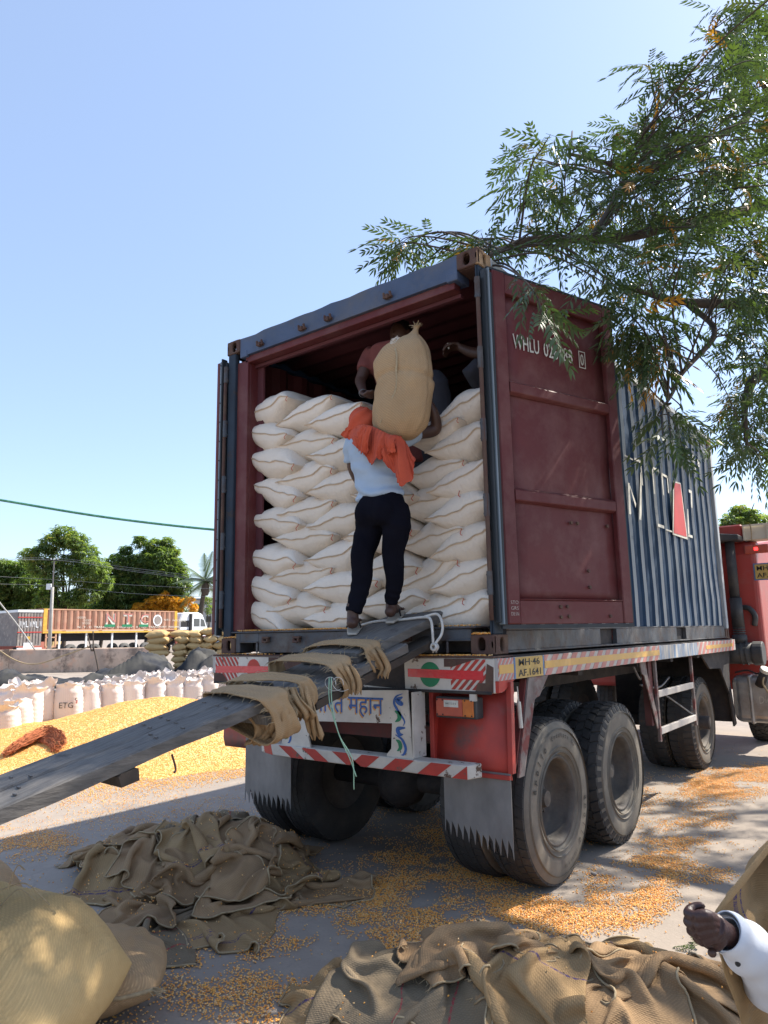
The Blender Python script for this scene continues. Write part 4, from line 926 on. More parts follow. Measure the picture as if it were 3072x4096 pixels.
# ------------------------------------------------------------------ loading ramp of old boards
def frame_(az,sl):
    az,sl=R_(az),R_(sl); d=np.array([-math.sin(az)*math.cos(sl),-math.cos(az)*math.cos(sl),-math.sin(sl)]); s=np.array([-math.cos(az),math.sin(az),0.]); return d,s,np.cross(s,d)*-1
rampo=thing('loading_ramp','weathered grey wooden plank ramp leading up to the open container','ramp',(-.9,-3.5,0))
def board(name,o,d,s,n,l0,l1,a0,a1,t,seed,m='wood',top=0.):
    """board as a gently irregular slab"""
    rs=np.random.default_rng(seed); nl=max(4,int((l1-l0)/.06)); V=[]
    for i in range(nl+1):
        l=l0+(l1-l0)*i/nl
        w=vn(np.array([[l*3,seed,0]]))[0]*.012; w2=vn(np.array([[l*4,seed+9,0]]))[0]*.012; w3=vn(np.array([[l*9,seed+3,0]]))[0]*.006
        for (a,h) in ((a0+w,top-.006),(a0+w+.012,top+w3*.5),((a0+a1)/2,top+w3),(a1+w2-.012,top+w3*.6),(a1+w2,top-.008),(a1+w2-.004,top-t+w),(a0+w+.006,top-t+w2)):
            V.append(o+d*l+s*a+n*h)
    k=7; F=[(i*k+j,i*k+k+j,i*k+k+(j+1)%k,i*k+(j+1)%k) for i in range(nl) for j in range(k)]+[tuple(range(k))[::-1],tuple(range(nl*k,nl*k+k))]
    ob=meshobj(name,V,F,None,rampo,False,mats=[m]); bm=bmesh.new(); bm.from_mesh(ob.data); bmesh.ops.recalc_face_normals(bm,faces=bm.faces); bm.to_mesh(ob.data); bm.free(); return ob
# wood grain runs along the board: give that material the board direction
dA,sA,nA=frame_(6,16.8); oA=np.array([-.42,0,1.703]); 
if nA[2]<0: nA=-nA
board('board',oA,dA,sA,nA,-.28,.70,-.0,.225,.055,1); board('board',oA,dA,sA,nA,-.12,.74,.232,.455,.055,2)
board('board',oA,dA,sA,nA,.35,1.42,-.06,.22,.05,3,top=-.06); board('board',oA,dA,sA,nA,.30,1.50,.23,.50,.05,4,top=-.062)
board('support_board',oA,dA,sA,nA,-.2,1.1,-.05,.10,.05,14,m='wood_dark',top=-.115)
dC,sC,nC=frame_(5,13.6); oC=np.array([-.515,-1.345,1.303])
if nC[2]<0: nC=-nC
board('board',oC,dC,sC,nC,-.0,5.35,-.0,.215,.058,5); board('board',oC,dC,sC,nC,-.25,5.35,.222,.455,.058,6)
for l in (.70,1.27,2.2,3.4): 
    board('cleat',oC+dC*l,sC,dC,nC,.0,.45,-.04,.05,.05,int(l*10),m='wood_dark',top=-.06)
nl=MB()
for l,a in ((.42,.36),(.44,.27),(.50,.16),(.52,.08),(.32,.38),(.34,.28),(.36,.18),(.40,.06),(1.02,.33),(.98,.24),(1.06,.15),(1.10,.08),(1.6,.35),(1.65,.2),(.10,.34),(.12,.2),(.14,.1)):
    p=oC+dC*l+sC*a+nC*.004; q=MB(); q.beam(p-sC*.014,p+sC*.014,.006,.005); o=q.build('staple','nail',rampo)
MB().tube(spline([oC+dC*.50-sC*-.01-nC*.07,oC+dC*.5-nC*.13,oC+dC*.515-nC*.14-sC*.01],4),.005,6).build('bent_nail','rust',rampo)
# jute rags wrapped round the boards
def wrap(o,d,s,n,l,a0,a1,wid,seed,drop=.0,tail=None):
    rs=np.random.default_rng(seed); path=[(a1+.015,-.10),(a1+.03,-.04),(a1+.01,.012),((a0+a1)/2,.022),(a0+.01,.018),(a0-.035,-.03),(a0-.045,-.08-drop*.4),(a0-.03,-.13-drop),(a0+.05,-.155-drop),(a1*.6,-.13),(a1+.015,-.10)]
    P=spline([(a,h,0) for a,h in path],7); nu=len(P); nv=16; V=[];UV=[]
    for i,(a,h,_) in enumerate(P):
        for j in range(nv):
            t=(j/(nv-1)-.5); ll=l+t*wid*(1+.18*math.sin(i*.21+seed))+.018*math.sin(i*.17+seed)
            fold=.005*math.sin(j*1.1+i*.10+seed)+.010*vn(np.array([[i*.25,j*.35,seed]]))[0]+.012*vn(np.array([[i*.10,j*.7,seed+3]]))[0]
            out=fold+.008
            sgn=1 if h>-.08 else (1 if a<(a0+a1)/2 else 1)
            cen=((a0+a1)/2,-.06); va=(a-cen[0]); vh=(h-cen[1]); L=math.hypot(va,vh)+1e-6
            V.append(o+d*ll+s*(a+va/L*out)+n*(h+vh/L*out)); UV.append((t*wid*1.3,i*.02))
    ob=meshobj('burlap_wrap',V,gridF(nu,nv),'jute',rampo,True,uv=UV); so=ob.modifiers.new('s','SOLIDIFY'); so.thickness=.006
    # frayed threads at the edges
    fr=MB()
    for k in range(46):
        i=rs.integers(int(nu*.12),int(nu*.62)); j=rs.choice([0,nv-1]); p=np.array(V[i*nv+j]); sg=-1 if j==0 else 1
        dirn=d*sg*rs.uniform(.02,.05)+n*rs.uniform(-.015,.02)+s*rs.uniform(-.03,.03)
        fr.tube([p,p+dirn*.6,p+dirn+np.array([0,0,-rs.uniform(0,.02)])],[.0016,.0013,.0008],3,False)
    f_=fr.build('frayed_thread','twine',rampo); tag(f_,kind='stuff')
wrap(oA,dA,sA,nA,.60,.0,.47,.12,1,drop=.0)
wrap(oA,dA,sA,nA,.87,-.03,.49,.13,2,drop=.02)
wrap(oA,dA,sA,nA,1.16,-.03,.48,.09,5,drop=.0)
wrap(oC,dC,sC,nC,-.05,-.02,.46,.15,9,drop=.05)
# hanging rag ends
def rag(pts,w,seed,m='jute'):
    P=spline(pts,8); nu=len(P); nv=12; rs=np.random.default_rng(seed); V=[];UV=[]
    side=np.array([.80,.55,0.])
    for i,p in enumerate(P):
        for j in range(nv):
            t=j/(nv-1)-.5; f=.022*math.sin(j*1.3+i*.15+seed)+.03*vn(np.array([[i*.15,j*.4,seed]]))[0]
            V.append(p+side*t*w*(1+.2*math.sin(i*.2+seed))+np.array([.55,-.8,0])*f+np.array([0,0,.015*math.sin(j*2.1+seed)*(i/nu)])); UV.append((t*w,i*.02))
    o=meshobj('hanging_rag',V,gridF(nu,nv),m,rampo,True,uv=UV); s=o.modifiers.new('s','SOLIDIFY'); s.thickness=.006
pA=lambda l,a,h: oA+dA*l+sA*a+nA*h
rag([pA(1.14,-.02,.01),pA(1.17,-.07,-.03),pA(1.17,-.08,-.12),pA(1.17,-.08,-.20),pA(1.16,-.075,-.28)],.06,3)
rag([pA(1.22,-.02,.0),pA(1.23,-.06,-.06),pA(1.22,-.10,-.13),pA(1.20,-.06,-.17)],.09,4)
rag([pA(.86,-.02,.01),pA(.87,-.08,-.03),pA(.86,-.10,-.10),pA(.87,-.10,-.16)],.07,6)
rag([pA(.60,.0,.0),pA(.62,-.06,-.03),pA(.60,-.08,-.11),pA(.62,-.07,-.16)],.08,7)
pC=lambda l,a,h: oC+dC*l+sC*a+nC*h
rag([pC(-.04,.03,-.02),pC(-.05,-.03,-.06),pC(-.05,-.02,-.13),pC(-.04,.04,-.20)],.12,8)
rag([pC(-.02,.1,-.08),pC(-.04,.04,-.15),pC(-.02,.06,-.20),pC(.0,.13,-.22)],.12,12)
# white rope round the ramp head
rp=thing('white_rope','white knotted rope looped round the upper end of the ramp boards','rope',pA(.1,-.05,.02))
pts=[pA(.14,.50,.0),pA(.11,.40,.012),pA(.09,.2,.012),pA(.06,.02,.015),pA(.08,-.04,.0),pA(.11,-.06,-.06),pA(.14,-.07,-.13)]
MB().tube(spline(pts,8),.0085,8).build('rope_strand','rope_white',rp,smooth=True)
pts=[pA(.06,.02,.018),pA(.02,-.05,.02),pA(.05,-.10,-.03),pA(.08,-.10,-.09),pA(.13,-.075,-.135)]
MB().tube(spline(pts,8),.0085,8).build('rope_strand','rope_white',rp,smooth=True)
kn=MB(); c=pA(.14,-.075,-.15)
for k in range(5): 
    a=k*1.25; kn.tube(spline([c+np.array([.018*math.cos(a+t),.012*math.sin(t*1.3),.018*math.sin(a+t)]) for t in np.linspace(0,5,7)],3),.008,6)
for k in range(10): kn.tube([c,c+np.array([RNG.uniform(-.018,.018),RNG.uniform(-.012,.012),-RNG.uniform(.025,.04)])],.002,3)
kn.build('knot','rope_white',rp,smooth=True)
# pale green string hanging from the second wrap
gs=thing('green_string','pale green string hanging from the burlap wraps over the painted plate','string',pA(1.1,-.1,-.1))
p0=pA(1.02,-.10,-.02)
for off,ln in ((0,.46),(.015,.52)):
    MB().tube(spline([p0+(off,0,0),p0+(.03+off,-.03,-.12),p0+(.09,-.03,-.27),p0+(.15+off,-.02,-.38),p0+(.19-off,-.02,-ln)],8),.0027,5).build('strand','string_green',gs,smooth=True)
for s_ in range(2):
    c=p0+np.array([.04+s_*.05,-.05,-.03]); MB().tube(spline([c+np.array([.05*math.cos(t),.01*t,.035*math.sin(t)]) for t in np.linspace(0,5.5,8)],4),.0014,4).build('strand','rope_white',gs)
# ------------------------------------------------------------------ people
def limb(pts,rad,seg=14,ns=6):
    P=spline(pts,ns); r=spline([(x,0,0) for x in rad],ns)[:,0]; return tubeVF(P,np.maximum(r,.002),seg)
def ellring(c,ax,ay,seg=24): 
    t=np.linspace(0,2*math.pi,seg,endpoint=False); return np.asarray(c)+np.outer(np.cos(t),ax)+np.outer(np.sin(t),ay)
def loft(rings):
    """rings: list of (centre,rx,ry,rotation about z[,tilt]) -> closed body"""
    C=spline([r[0] for r in rings],6); Q=spline([(r[1],r[2],r[3]) for r in rings],6); V=[]; seg=24
    for c,(rx,ry,a) in zip(C,Q):
        ca,sa=math.cos(a),math.sin(a); V.append(ellring(c,np.array([ca,sa,0])*rx,np.array([-sa,ca,0])*ry,seg))
    n=len(C); V=np.vstack(V); F=[(i*seg+k,i*seg+(k+1)%seg,(i+1)*seg+(k+1)%seg,(i+1)*seg+k) for i in range(n-1) for k in range(seg)]+[tuple(range(seg))[::-1],tuple(range((n-1)*seg,n*seg))]
    return V,F
def ball(c,rx,ry,rz,rot=None,n=12):
    V=[];F=[]
    for i in range(n+1):
        p=math.pi*(i+.001)/(n+.002)
        for k in range(2*n): 
            t=math.pi*k/n; v=np.array([rx*math.sin(p)*math.cos(t),ry*math.sin(p)*math.sin(t),rz*math.cos(p)])
            V.append(np.asarray(c)+(rot@v if rot is not None else v))
    for i in range(n):
        for k in range(2*n): F.append((i*2*n+k,(i+1)*2*n+k,(i+1)*2*n+(k+1)%(2*n),i*2*n+(k+1)%(2*n)))
    return V,F
A=np.array
wk=thing('person','barefoot-heeled worker in pale blue T-shirt and black trousers with orange headscarf carrying a jute sack','person',(-.8,-.2,1.62))
wk['label']='worker in pale blue shirt, black trousers and orange headscarf climbing the ramp with a sack'
yb_=-.22
Lank=A([-.818,-.31,1.737]); Rank=A([-.668,-.105,1.805])
Lkn=A([-.775,-.25,2.08]); Rkn=A([-.605,-.17,2.09]); Lhip=A([-.745,-.21,2.37]); Rhip=A([-.575,-.19,2.37])
# trousers
trs=[limb([Lhip+(.0,0,.02),Lhip+(-.012,0,-.10),Lkn+(-.004,-.005,.02),Lkn+(-.014,.0,-.14),Lank+(.004,0,.0)],[.098,.094,.076,.064,.050]),
     limb([Rhip+(0,0,.02),Rhip+(.022,0,-.10),Rkn+(.012,-.005,.02),Rkn+(.0,.02,-.14),Rank+(.0,0,-.01)],[.098,.094,.074,.062,.048]),
     loft([(A([-.66,-.20,2.27]),.10,.085,0),(A([-.66,-.21,2.33]),.165,.12,0),(A([-.66,-.205,2.41]),.165,.118,0),(A([-.665,-.20,2.49]),.148,.098,0)]),
     ball(A([-.735,-.27,2.36]),.078,.075,.095),ball(A([-.590,-.27,2.36]),.078,.075,.095)]
def tdisp(co): 
    return .010*fbm(co*A([1,1,.55]),13,2)+.003*np.sin(co[:,2]*80+vn(co,9)*12)*np.clip((2.12-co[:,2])*3,0,1)*np.clip((co[:,2]-1.68)*8,0,1)+.004*np.sin(co[:,2]*60+co[:,0]*30)*np.clip(1-abs(co[:,2]-2.27)*9,0,1)
remesh_obj('trousers',trs,.011,'trousers',wk,3,disp=tdisp)
# shirt
sh=[loft([(A([-.672,-.195,2.455]),.168,.118,0),(A([-.69,-.19,2.55]),.160,.112,0),(A([-.715,-.19,2.66]),.170,.115,.0),(A([-.735,-.185,2.78]),.188,.118,0),(A([-.75,-.175,2.86]),.185,.110,0),(A([-.75,-.17,2.92]),.10,.085,0)]),
    limb([A([-.89,-.18,2.88]),A([-.935,-.17,2.82]),A([-.950,-.15,2.75])],[.066,.056,.052]),
    limb([A([-.62,-.18,2.86]),A([-.54,-.12,2.86]),A([-.50,-.02,2.90])],[.075,.070,.066])]
def sdisp(co):
    t=np.clip((2.75-co[:,2])*4,0,1)
    return .014*fbm(co*A([.7,.7,1.5]),11,3)+.011*t*np.sin(co[:,2]*70+co[:,0]*26+vn(co,6)*7)
remesh_obj('shirt',sh,.011,'shirt_blue',wk,3,disp=sdisp)
# body (one continuous surface): head, neck, torso core, arms, shins and feet
def footparts(an,yaw,pitch=0.):
    ca,sa=math.cos(yaw),math.sin(yaw); f=A([sa*-1,ca,.29]); f=f/np.linalg.norm(f); s_=A([ca,sa,0])
    heel=an+A([0,0,-.070])-f*.026
    P=[limb([an+A([0,0,.06]),an,an+A([0,0,-.05])],[.040,.037,.040]),
       ball(heel+A([0,0,.012]),.034,.042,.036),
       limb([heel+A([0,0,.012]),an+f*.05+A([0,0,-.055]),an+f*.12+A([0,0,-.078]),an+f*.165+A([0,0,-.088])],[.036,.034,.028,.018])]
    for k in range(5):
        o=(k-2)*.015; l=.20-.011*abs(k-0) if True else 0
        P.append(limb([an+f*.14+s_*o+A([0,0,-.085]),an+f*(.17)+s_*o*1.15+A([0,0,-.090]),an+f*l+s_*o*1.2+A([0,0,-.093])],[.011,.0095,.007],8,3))
    return P
hc=A([-.825,-.165,2.975])
hand_part=[]
def hand_parts(w,dirv,palmn,curl=.6,sc=1.,thumb=1):
    """relaxed/curled hand: w wrist, dirv unit along the hand, palmn = palm normal"""
    d=A(dirv)/np.linalg.norm(dirv); pn=A(palmn)-d*(A(palmn)@d); pn/=np.linalg.norm(pn); s_=np.cross(d,pn); P=[]
    for k in range(4):
        o=(k-1.5)*.021*sc; P.append(limb([w+s_*o*.5,w+d*.045*sc+s_*o*.9,w+d*.088*sc+s_*o],[.016*sc,.0155*sc,.0125*sc],8,3))
        L=[.036,.041,.039,.030][k]*sc; p=w+d*.088*sc+s_*o; dd=d.copy(); pts=[p]; 
        for j,l in enumerate((L,L*.7,L*.55)):
            a=curl*(1.0+.25*j); dd=dd*math.cos(a)+pn*math.sin(a); dd/=np.linalg.norm(dd); pn2=pn; p=p+dd*l; pts.append(p)
            # rotate palm normal along
        P.append(limb(pts,[.0115*sc,.0105*sc,.0095*sc,.007*sc],8,4))
    P.append(limb([w+d*.02*sc+s_*thumb*-.02*sc,w+d*.045*sc-s_*thumb*.045*sc+pn*.015*sc,w+d*.080*sc-s_*thumb*.045*sc+pn*.035*sc,w+d*.10*sc-s_*thumb*.030*sc+pn*.045*sc],[.016*sc,.0145*sc,.0115*sc,.008*sc],8,4))
    return P
body=[ball(hc,.076,.095,.112),ball(hc+A([0,.088,-.02]),.014,.018,.02),ball(hc+A([0,.03,-.085]),.052,.06,.045),ball(hc+A([.076,0,-.01]),.012,.018,.03),ball(hc+A([-.076,0,-.01]),.012,.018,.03),
      limb([A([-.81,-.17,2.92]),A([-.78,-.175,2.86]),A([-.76,-.18,2.80])],[.055,.056,.07]),
      loft([(A([-.66,-.20,2.36]),.12,.085,0),(A([-.69,-.19,2.55]),.125,.085,0),(A([-.735,-.185,2.78]),.155,.09,0),(A([-.75,-.18,2.87]),.12,.075,0)]),
      limb([A([-.90,-.17,2.85]),A([-.945,-.14,2.72]),A([-.915,-.06,2.61]),A([-.87,.02,2.75]),A([-.80,.0,2.90])],[.045,.040,.036,.032,.026]),
      limb([A([-.58,-.16,2.86]),A([-.50,-.02,2.90]),A([-.42,.08,2.93]),A([-.40,.05,3.02]),A([-.42,.02,3.10])],[.052,.045,.040,.034,.026]),
      limb([Lkn+(0,.01,0),Lank],[.035,.030]),limb([Rkn+(0,.01,0),Rank],[.035,.030]),limb([Lkn+(0,.01,0),Lhip],[.035,.06]),limb([Rkn+(0,.01,0),Rhip],[.035,.06])]
body+=footparts(Lank,R_(34))+footparts(Rank,R_(20))
body+=hand_parts(A([-.80,.0,2.90]),(.2,-.1,.95),(.9,.1,0),.35)+hand_parts(A([-.42,.02,3.10]),(-.1,-.2,.95),(-.9,0,0),.35)
bo=remesh_obj('body','x' and body,.0075,'skin',wk,2); 
# sandals
for an,yaw in ((Lank,R_(34)),(Rank,R_(20))):
    f=A([-math.sin(yaw),math.cos(yaw),.29]); f/=np.linalg.norm(f); s_=A([math.cos(yaw),math.sin(yaw),0]); mb=MB(); P=[]
    for t in np.linspace(0,1,14):
        wd=.028+.014*math.sin(math.pi*min(1,t*1.1))+.005*(t>.5); P.append((t*.25-.048,wd))
    top=[an+f*a+s_*w+A([0,0,-.113]) for a,w in P]+[an+f*a-s_*w+A([0,0,-.113]) for a,w in P[::-1]]
    k=len(top); V=top+[p+A([0,0,-.013]) for p in top]; mb.add(V,[tuple(range(k)),tuple(range(k,2*k))[::-1]]+[(i,k+i,k+(i+1)%k,(i+1)%k) for i in range(k)]); 
    so_=mb.build('sandal','sandal',wk,bevel=.003)
    MB().tube(spline([an+f*.05+s_*.045+A([0,0,-.105]),an+f*.09+s_*.02+A([0,0,-.055]),an+f*.14+A([0,0,-.085]),an+f*.09-s_*.02+A([0,0,-.055]),an+f*.05-s_*.045+A([0,0,-.105])],6),.006,6).build('sandal_strap','ink_black',wk,smooth=True)
# orange headscarf: hood shell plus draped cape
V=[];n1,n2=34,26
for i in range(n1):
    ph=math.pi*.60*i/(n1-1)
    for j in range(n2*2):
        th=math.pi*j/n2; rx,ry,rz=.094,.112,.128
        p=hc+A([rx*math.sin(ph)*math.cos(th),ry*math.sin(ph)*math.sin(th)*1.0,rz*math.cos(ph)])
        p=p+A([0,0,0]); nrm=(p-hc)/np.linalg.norm(p-hc); p=p+nrm*(.006*math.sin(th*5+ph*7)+.010*vn(np.array([p*14]))[0]); V.append(p)
keepF=[]
for i in range(n1-1):
    for j in range(n2*2):
        th=math.pi*(j+.5)/n2; ph=math.pi*.6*i/(n1-1)
        if math.sin(th)>.55 and ph>1.1: continue   # opening for the face (away from the camera)
        a=i*n2*2+j;b=i*n2*2+(j+1)%(n2*2); keepF.append((a,b,b+n2*2,a+n2*2))
so_=meshobj('headscarf',V,keepF,'scarf',wk,True); m_=so_.modifiers.new('s','SOLIDIFY'); m_.thickness=.004
# cape: surface param (across u, down v) draped over the shoulders and back
def cape(name,top,bot,nu,nv,bulge,seed,fold=.016,freq=16,ragged=.012):
    T=spline(top,10); B=spline(bot,10); T=T[np.linspace(0,len(T)-1,nu).astype(int)]; B=B[np.linspace(0,len(B)-1,nu).astype(int)]; V=[]
    for i in range(nu):
        for j in range(nv):
            t=j/(nv-1); p=T[i]*(1-t)+B[i]*t; p=p+A([0,-1,0.])*bulge*math.sin(math.pi*min(t*1.15,1)); u=i/(nu-1)
            w=math.sin(u*freq+seed+t*1.5+2.2*vn(np.array([[u*3,t*2,seed]]))[0]); w=w*abs(w)**.3*fold*(.3+.9*t)
            p=p+A([0,-1,.15])*w+A([0,0,1])*ragged*t**6*vn(np.array([[u*25,seed,0]]))[0]*2
            p=p+A([0,-1,0])*.012*vn(np.array([[u*9,t*7,seed]]))[0]; V.append(p)
    o=meshobj(name,V,gridF(nu,nv),'scarf',wk,True); m_=o.modifiers.new('s','SOLIDIFY'); m_.thickness=.004; m_.offset=-1
H_=lambda x,y,yy: hit(1350+x*.3617,1250+y*.3617,1,yy)
cape('headscarf_drape',[H_(160,1250,-.24),H_(250,1245,-.30),H_(370,1250,-.30),H_(560,1340,-.30),H_(720,1370,-.24)],
     [H_(35,1350,-.22),H_(240,1520,-.33),H_(370,1680,-.345),H_(500,1600,-.34),H_(640,1560,-.32)],60,30,.02,2,freq=17,fold=.024)
cape('headscarf_drape',[H_(470,1330,-.30),H_(560,1350,-.31),H_(690,1370,-.27),H_(790,1480,-.20)],
     [H_(490,1620,-.335),H_(620,1780,-.335),H_(740,1915,-.33),H_(890,1640,-.21)],50,40,.012,5,freq=14,fold=.022)
cape('headscarf_drape',[H_(290,1260,-.345),H_(340,1250,-.35),H_(380,1270,-.345)],[H_(225,1515,-.36),H_(270,1560,-.365),H_(330,1565,-.36)],26,22,.02,8,freq=9,fold=.010)
cape('headscarf_drape',[H_(540,1350,-.345),H_(590,1350,-.35),H_(650,1370,-.34)],[H_(545,1545,-.36),H_(590,1550,-.365),H_(630,1545,-.36)],20,16,.02,9,freq=7,fold=.008)
cape('headscarf_drape',[H_(45,1370,-.215),H_(160,1260,-.25),H_(250,1250,-.27)],[A([-.955,-.10,2.93]),A([-.90,-.05,2.97]),A([-.84,-.08,2.93])],20,10,-.02,4,fold=.006)

# jute sack on his shoulder, upright
js=thing('jute_sack','bulging upright jute sack balanced on the worker\'s orange scarf','sack',(-.5,-.2,2.85))
ZS=[(2.815,-.52,.02),(2.835,-.52,.11),(2.91,-.520,.175),(3.02,-.520,.195),(3.12,-.515,.200),(3.22,-.510,.203),(3.30,-.520,.208),(3.38,-.535,.205),(3.46,-.525,.165),(3.51,-.49,.10),(3.545,-.46,.045),(3.58,-.438,.020),(3.60,-.430,.024)]
ZS=A(ZS); Zi=spline(ZS,6); seg=56; V=[];UV=[]
for i,(zz,cx,r) in enumerate(Zi):
    ycen=-.17+.12*(zz-2.9)
    for k in range(seg):
        t=2*math.pi*k/seg; ry=r*.78; 
        q=A([cx+r*math.copysign(abs(math.cos(t))**.9,math.cos(t)),ycen+ry*math.sin(t),zz]); 
        if r>.05: q[:2]+=A([math.cos(t),math.sin(t)])*(.028*fbm(np.array([[math.cos(t)*2,math.sin(t)*2,zz*5]]),1.2,3)[0]-.012*math.exp(-((zz-3.235+.02*math.cos(t*2))/.018)**2))
        V.append(q); UV.append((t*r_ if False else t*.19,zz))
F=[tuple(f) for f in gridF(len(Zi),seg,True)]+[tuple(range(seg))[::-1]]
meshobj('sack_cloth',V,F,'jute',js,True,uv=UV)
# seam down the visible side
pts=[]
for (px,py) in ((610,330),(640,400),(655,480),(655,560),(650,650),(655,760),(640,870),(600,960),(560,1060),(510,1150),(470,1240),(462,1310)):
    d=ray(1350+px*.3617,1250+py*.3617); 
    best=None
    for s_ in np.linspace(3.5,5.5,800):
        p=CAMP+d*s_; zz=p[2]
        if zz<ZS[0][0] or zz>3.6: continue
        cx=np.interp(zz,ZS[:,0],ZS[:,1]); r=np.interp(zz,ZS[:,0],ZS[:,2]); yc=-.17+.12*(zz-2.9)
        if ((p[0]-cx)/r)**2+((p[1]-yc)/(r*.78))**2<1: best=p-d*.002; break
    if best is not None: pts.append(best)
MB().tube(spline(pts,6),.0065,6).build('seam','twine',js,smooth=True)
kn=MB()
c0=CAMP+ray(1350+640*.3617,1250+310*.3617)*4.42
for k in range(7):
    a=k*.9; c=c0+A([RNG.uniform(-.01,.012),-.01,RNG.uniform(-.006,.006)]); kn.tube(spline([c+A([.026*math.cos(a+t),-.006*math.sin(t*2),.014*math.sin(a*1.3+t)]) for t in np.linspace(0,4.5,6)],3),.0022,4)
kn.build('tie_string','rope_white',js)
ft=MB(); tp=A([-.43,-.09,3.60])
for k in range(30): ft.tube([tp+A([RNG.uniform(-.02,.02),RNG.uniform(-.015,.015),0]),tp+A([RNG.uniform(-.04,.04),RNG.uniform(-.03,.03),RNG.uniform(.0,.03)])],.0014,3,False)
tag(ft.build('frayed_end','twine',js),kind='stuff')
# lower back bulge of the sack
bl=ball(A([-.43,-.05,2.93]),.11,.09,.125); 
V=np.array(bl[0]); pass

# second worker, crouched behind the sack in the dark
w2=thing('person','crouching worker in maroon shirt half hidden behind the raised jute sack','person',(-.75,.45,2.75))
hd=hit(1350+700*.3617,1250+250*.3617,1,.38)
shL=hit(1350+345*.3617,1250+500*.3617,1,.30); el=hit(1350+250*.3617,1250+760*.3617,1,.22); wr=hit(1350+285*.3617,1250+890*.3617,1,.10)
shR=shL+A([.36,.03,.02]); hips=A([shL[0]+.22,.62,2.86]); 
knL=A([shL[0]+.12,.30,3.03]); knR=hit(1350+1100*.3617,1250+740*.3617,1,.42)
fL=A([knL[0],.34,2.72]); fR=A([knR[0]+.0,.50,2.74])
pts=[ball(hd,.078,.092,.112),ball(hd+A([0,-.088,-.02]),.014,.018,.02),ball(hd+A([0,-.03,-.09]),.05,.055,.04),ball(hd+A([.078,0,0]),.012,.018,.03),ball(hd+A([-.078,0,0]),.012,.018,.03),
  limb([hd+A([0,.02,-.06]),(shL+shR)/2+A([0,.03,.03])],[.055,.06]),limb([shL,el],[.05,.042]),limb([el,wr],[.042,.028]),limb([shR,shR+A([.06,-.12,-.2]),shR+A([-.02,-.3,-.15])],[.05,.042,.028]),
  loft([(hips+A([0,0,-.05]),.13,.11,0),((hips+(shL+shR)/2)/2,.13,.10,0),((shL+shR)/2+A([0,0,-.02]),.16,.09,0)]),
  limb([fL+A([0,.05,.06]),fL+A([0,-.03,.02]),fL+A([0,-.13,.0])],[.035,.036,.02]),limb([fR+A([0,.05,.06]),fR+A([0,-.03,.02]),fR+A([0,-.13,.0])],[.035,.036,.02]),limb([knL,fL+A([0,.05,.05])],[.05,.035]),limb([knR,fR+A([0,.05,.05])],[.05,.035])]
pts+=hand_parts(wr,wr-el+A([.08,0,0]),(1,-.3,.3),.55)
remesh_obj('body',pts,.009,'skin',w2,2)
remesh_obj('shirt',[loft([(hips+A([0,-.02,.0]),.15,.13,0),((hips+(shL+shR)/2)/2,.155,.12,0),((shL+shR)/2+A([0,0,-.01]),.185,.105,0),((shL+shR)/2+A([0,0,.05]),.09,.07,0)]),limb([shL+A([.05,0,.02]),shL,(shL*.45+el*.55)],[.075,.068,.06]),limb([shR,shR+A([.05,-.10,-.16])],[.07,.06])],.013,'shirt_maroon',w2,3,disp=lambda c:.012*fbm(c,11,2))
remesh_obj('trousers',[limb([hips+A([-.07,0,0]),knL,fL+A([0,.05,.10])],[.10,.075,.055]),limb([hips+A([.08,0,0]),knR,fR+A([0,.05,.10])],[.10,.078,.055]),ball(hips,.15,.13,.11)],.013,'trousers_grey',w2,3,disp=lambda c:.012*fbm(c,11,2))
meshobj('hair',*ball(hd+A([0,.012,.022]),.084,.092,.104),'hair',w2,True)
MB().lathe([(-.006,.030),(0,.034),(.006,.030)],wr+(wr-el)*.02,(wr-el),20).build('bracelet','steel_grey',w2,smooth=True)
# third worker, squatting at the right behind the door post
w3=thing('person','squatting worker at the right edge of the container reaching out a clenched fist','person',(-.12,.55,3.12))
fist=hit(1350+1290*.3617,1250+400*.3617,1,.45); el3=A([fist[0]+.26,.50,fist[2]-.05]); sh3=A([-.02,.62,3.72])
hd3=A([-.10,.62,3.80]); sh3=A([-.17,.66,3.66]); el3=A([-.235,.50,3.53]); 
kn3=hit(1350+1500*.3617,1250+620*.3617,1,.42); hip3=A([-.15,.78,3.25]); ft3=A([kn3[0]+.02,.52,3.17])
pts=[ball(hd3,.076,.09,.108),ball(hd3+A([-.02,-.085,-.02]),.014,.018,.02),ball(hd3+A([-.0,-.03,-.085]),.05,.055,.04),limb([hd3+A([0,.02,-.06]),A([-.11,.68,3.66])],[.05,.06]),limb([sh3,el3],[.05,.042]),limb([el3,(el3+fist)/2,fist+A([.045,0,0])],[.043,.038,.028]),
  loft([(hip3,.12,.10,0),(A([-.12,.74,3.45]),.12,.09,0),(A([-.11,.68,3.64]),.12,.085,0)]),limb([kn3,ft3+A([0,.05,.05])],[.05,.035]),limb([ft3+A([0,.05,.05]),ft3+A([0,-.03,.02]),ft3+A([0,-.13,.0])],[.035,.036,.02])]
pts+=hand_parts(fist+A([.05,0,.01]),A([-1,-.15,.1]),(0,-.4,-1),1.05,thumb=-1)
remesh_obj('body',pts,.008,'skin',w3,1)
MB().tube([fist+A([-.02,-.05,.03]),fist+A([-.012,-.055,-.015])],.006,8).build('white_peg','letter_white',w3)
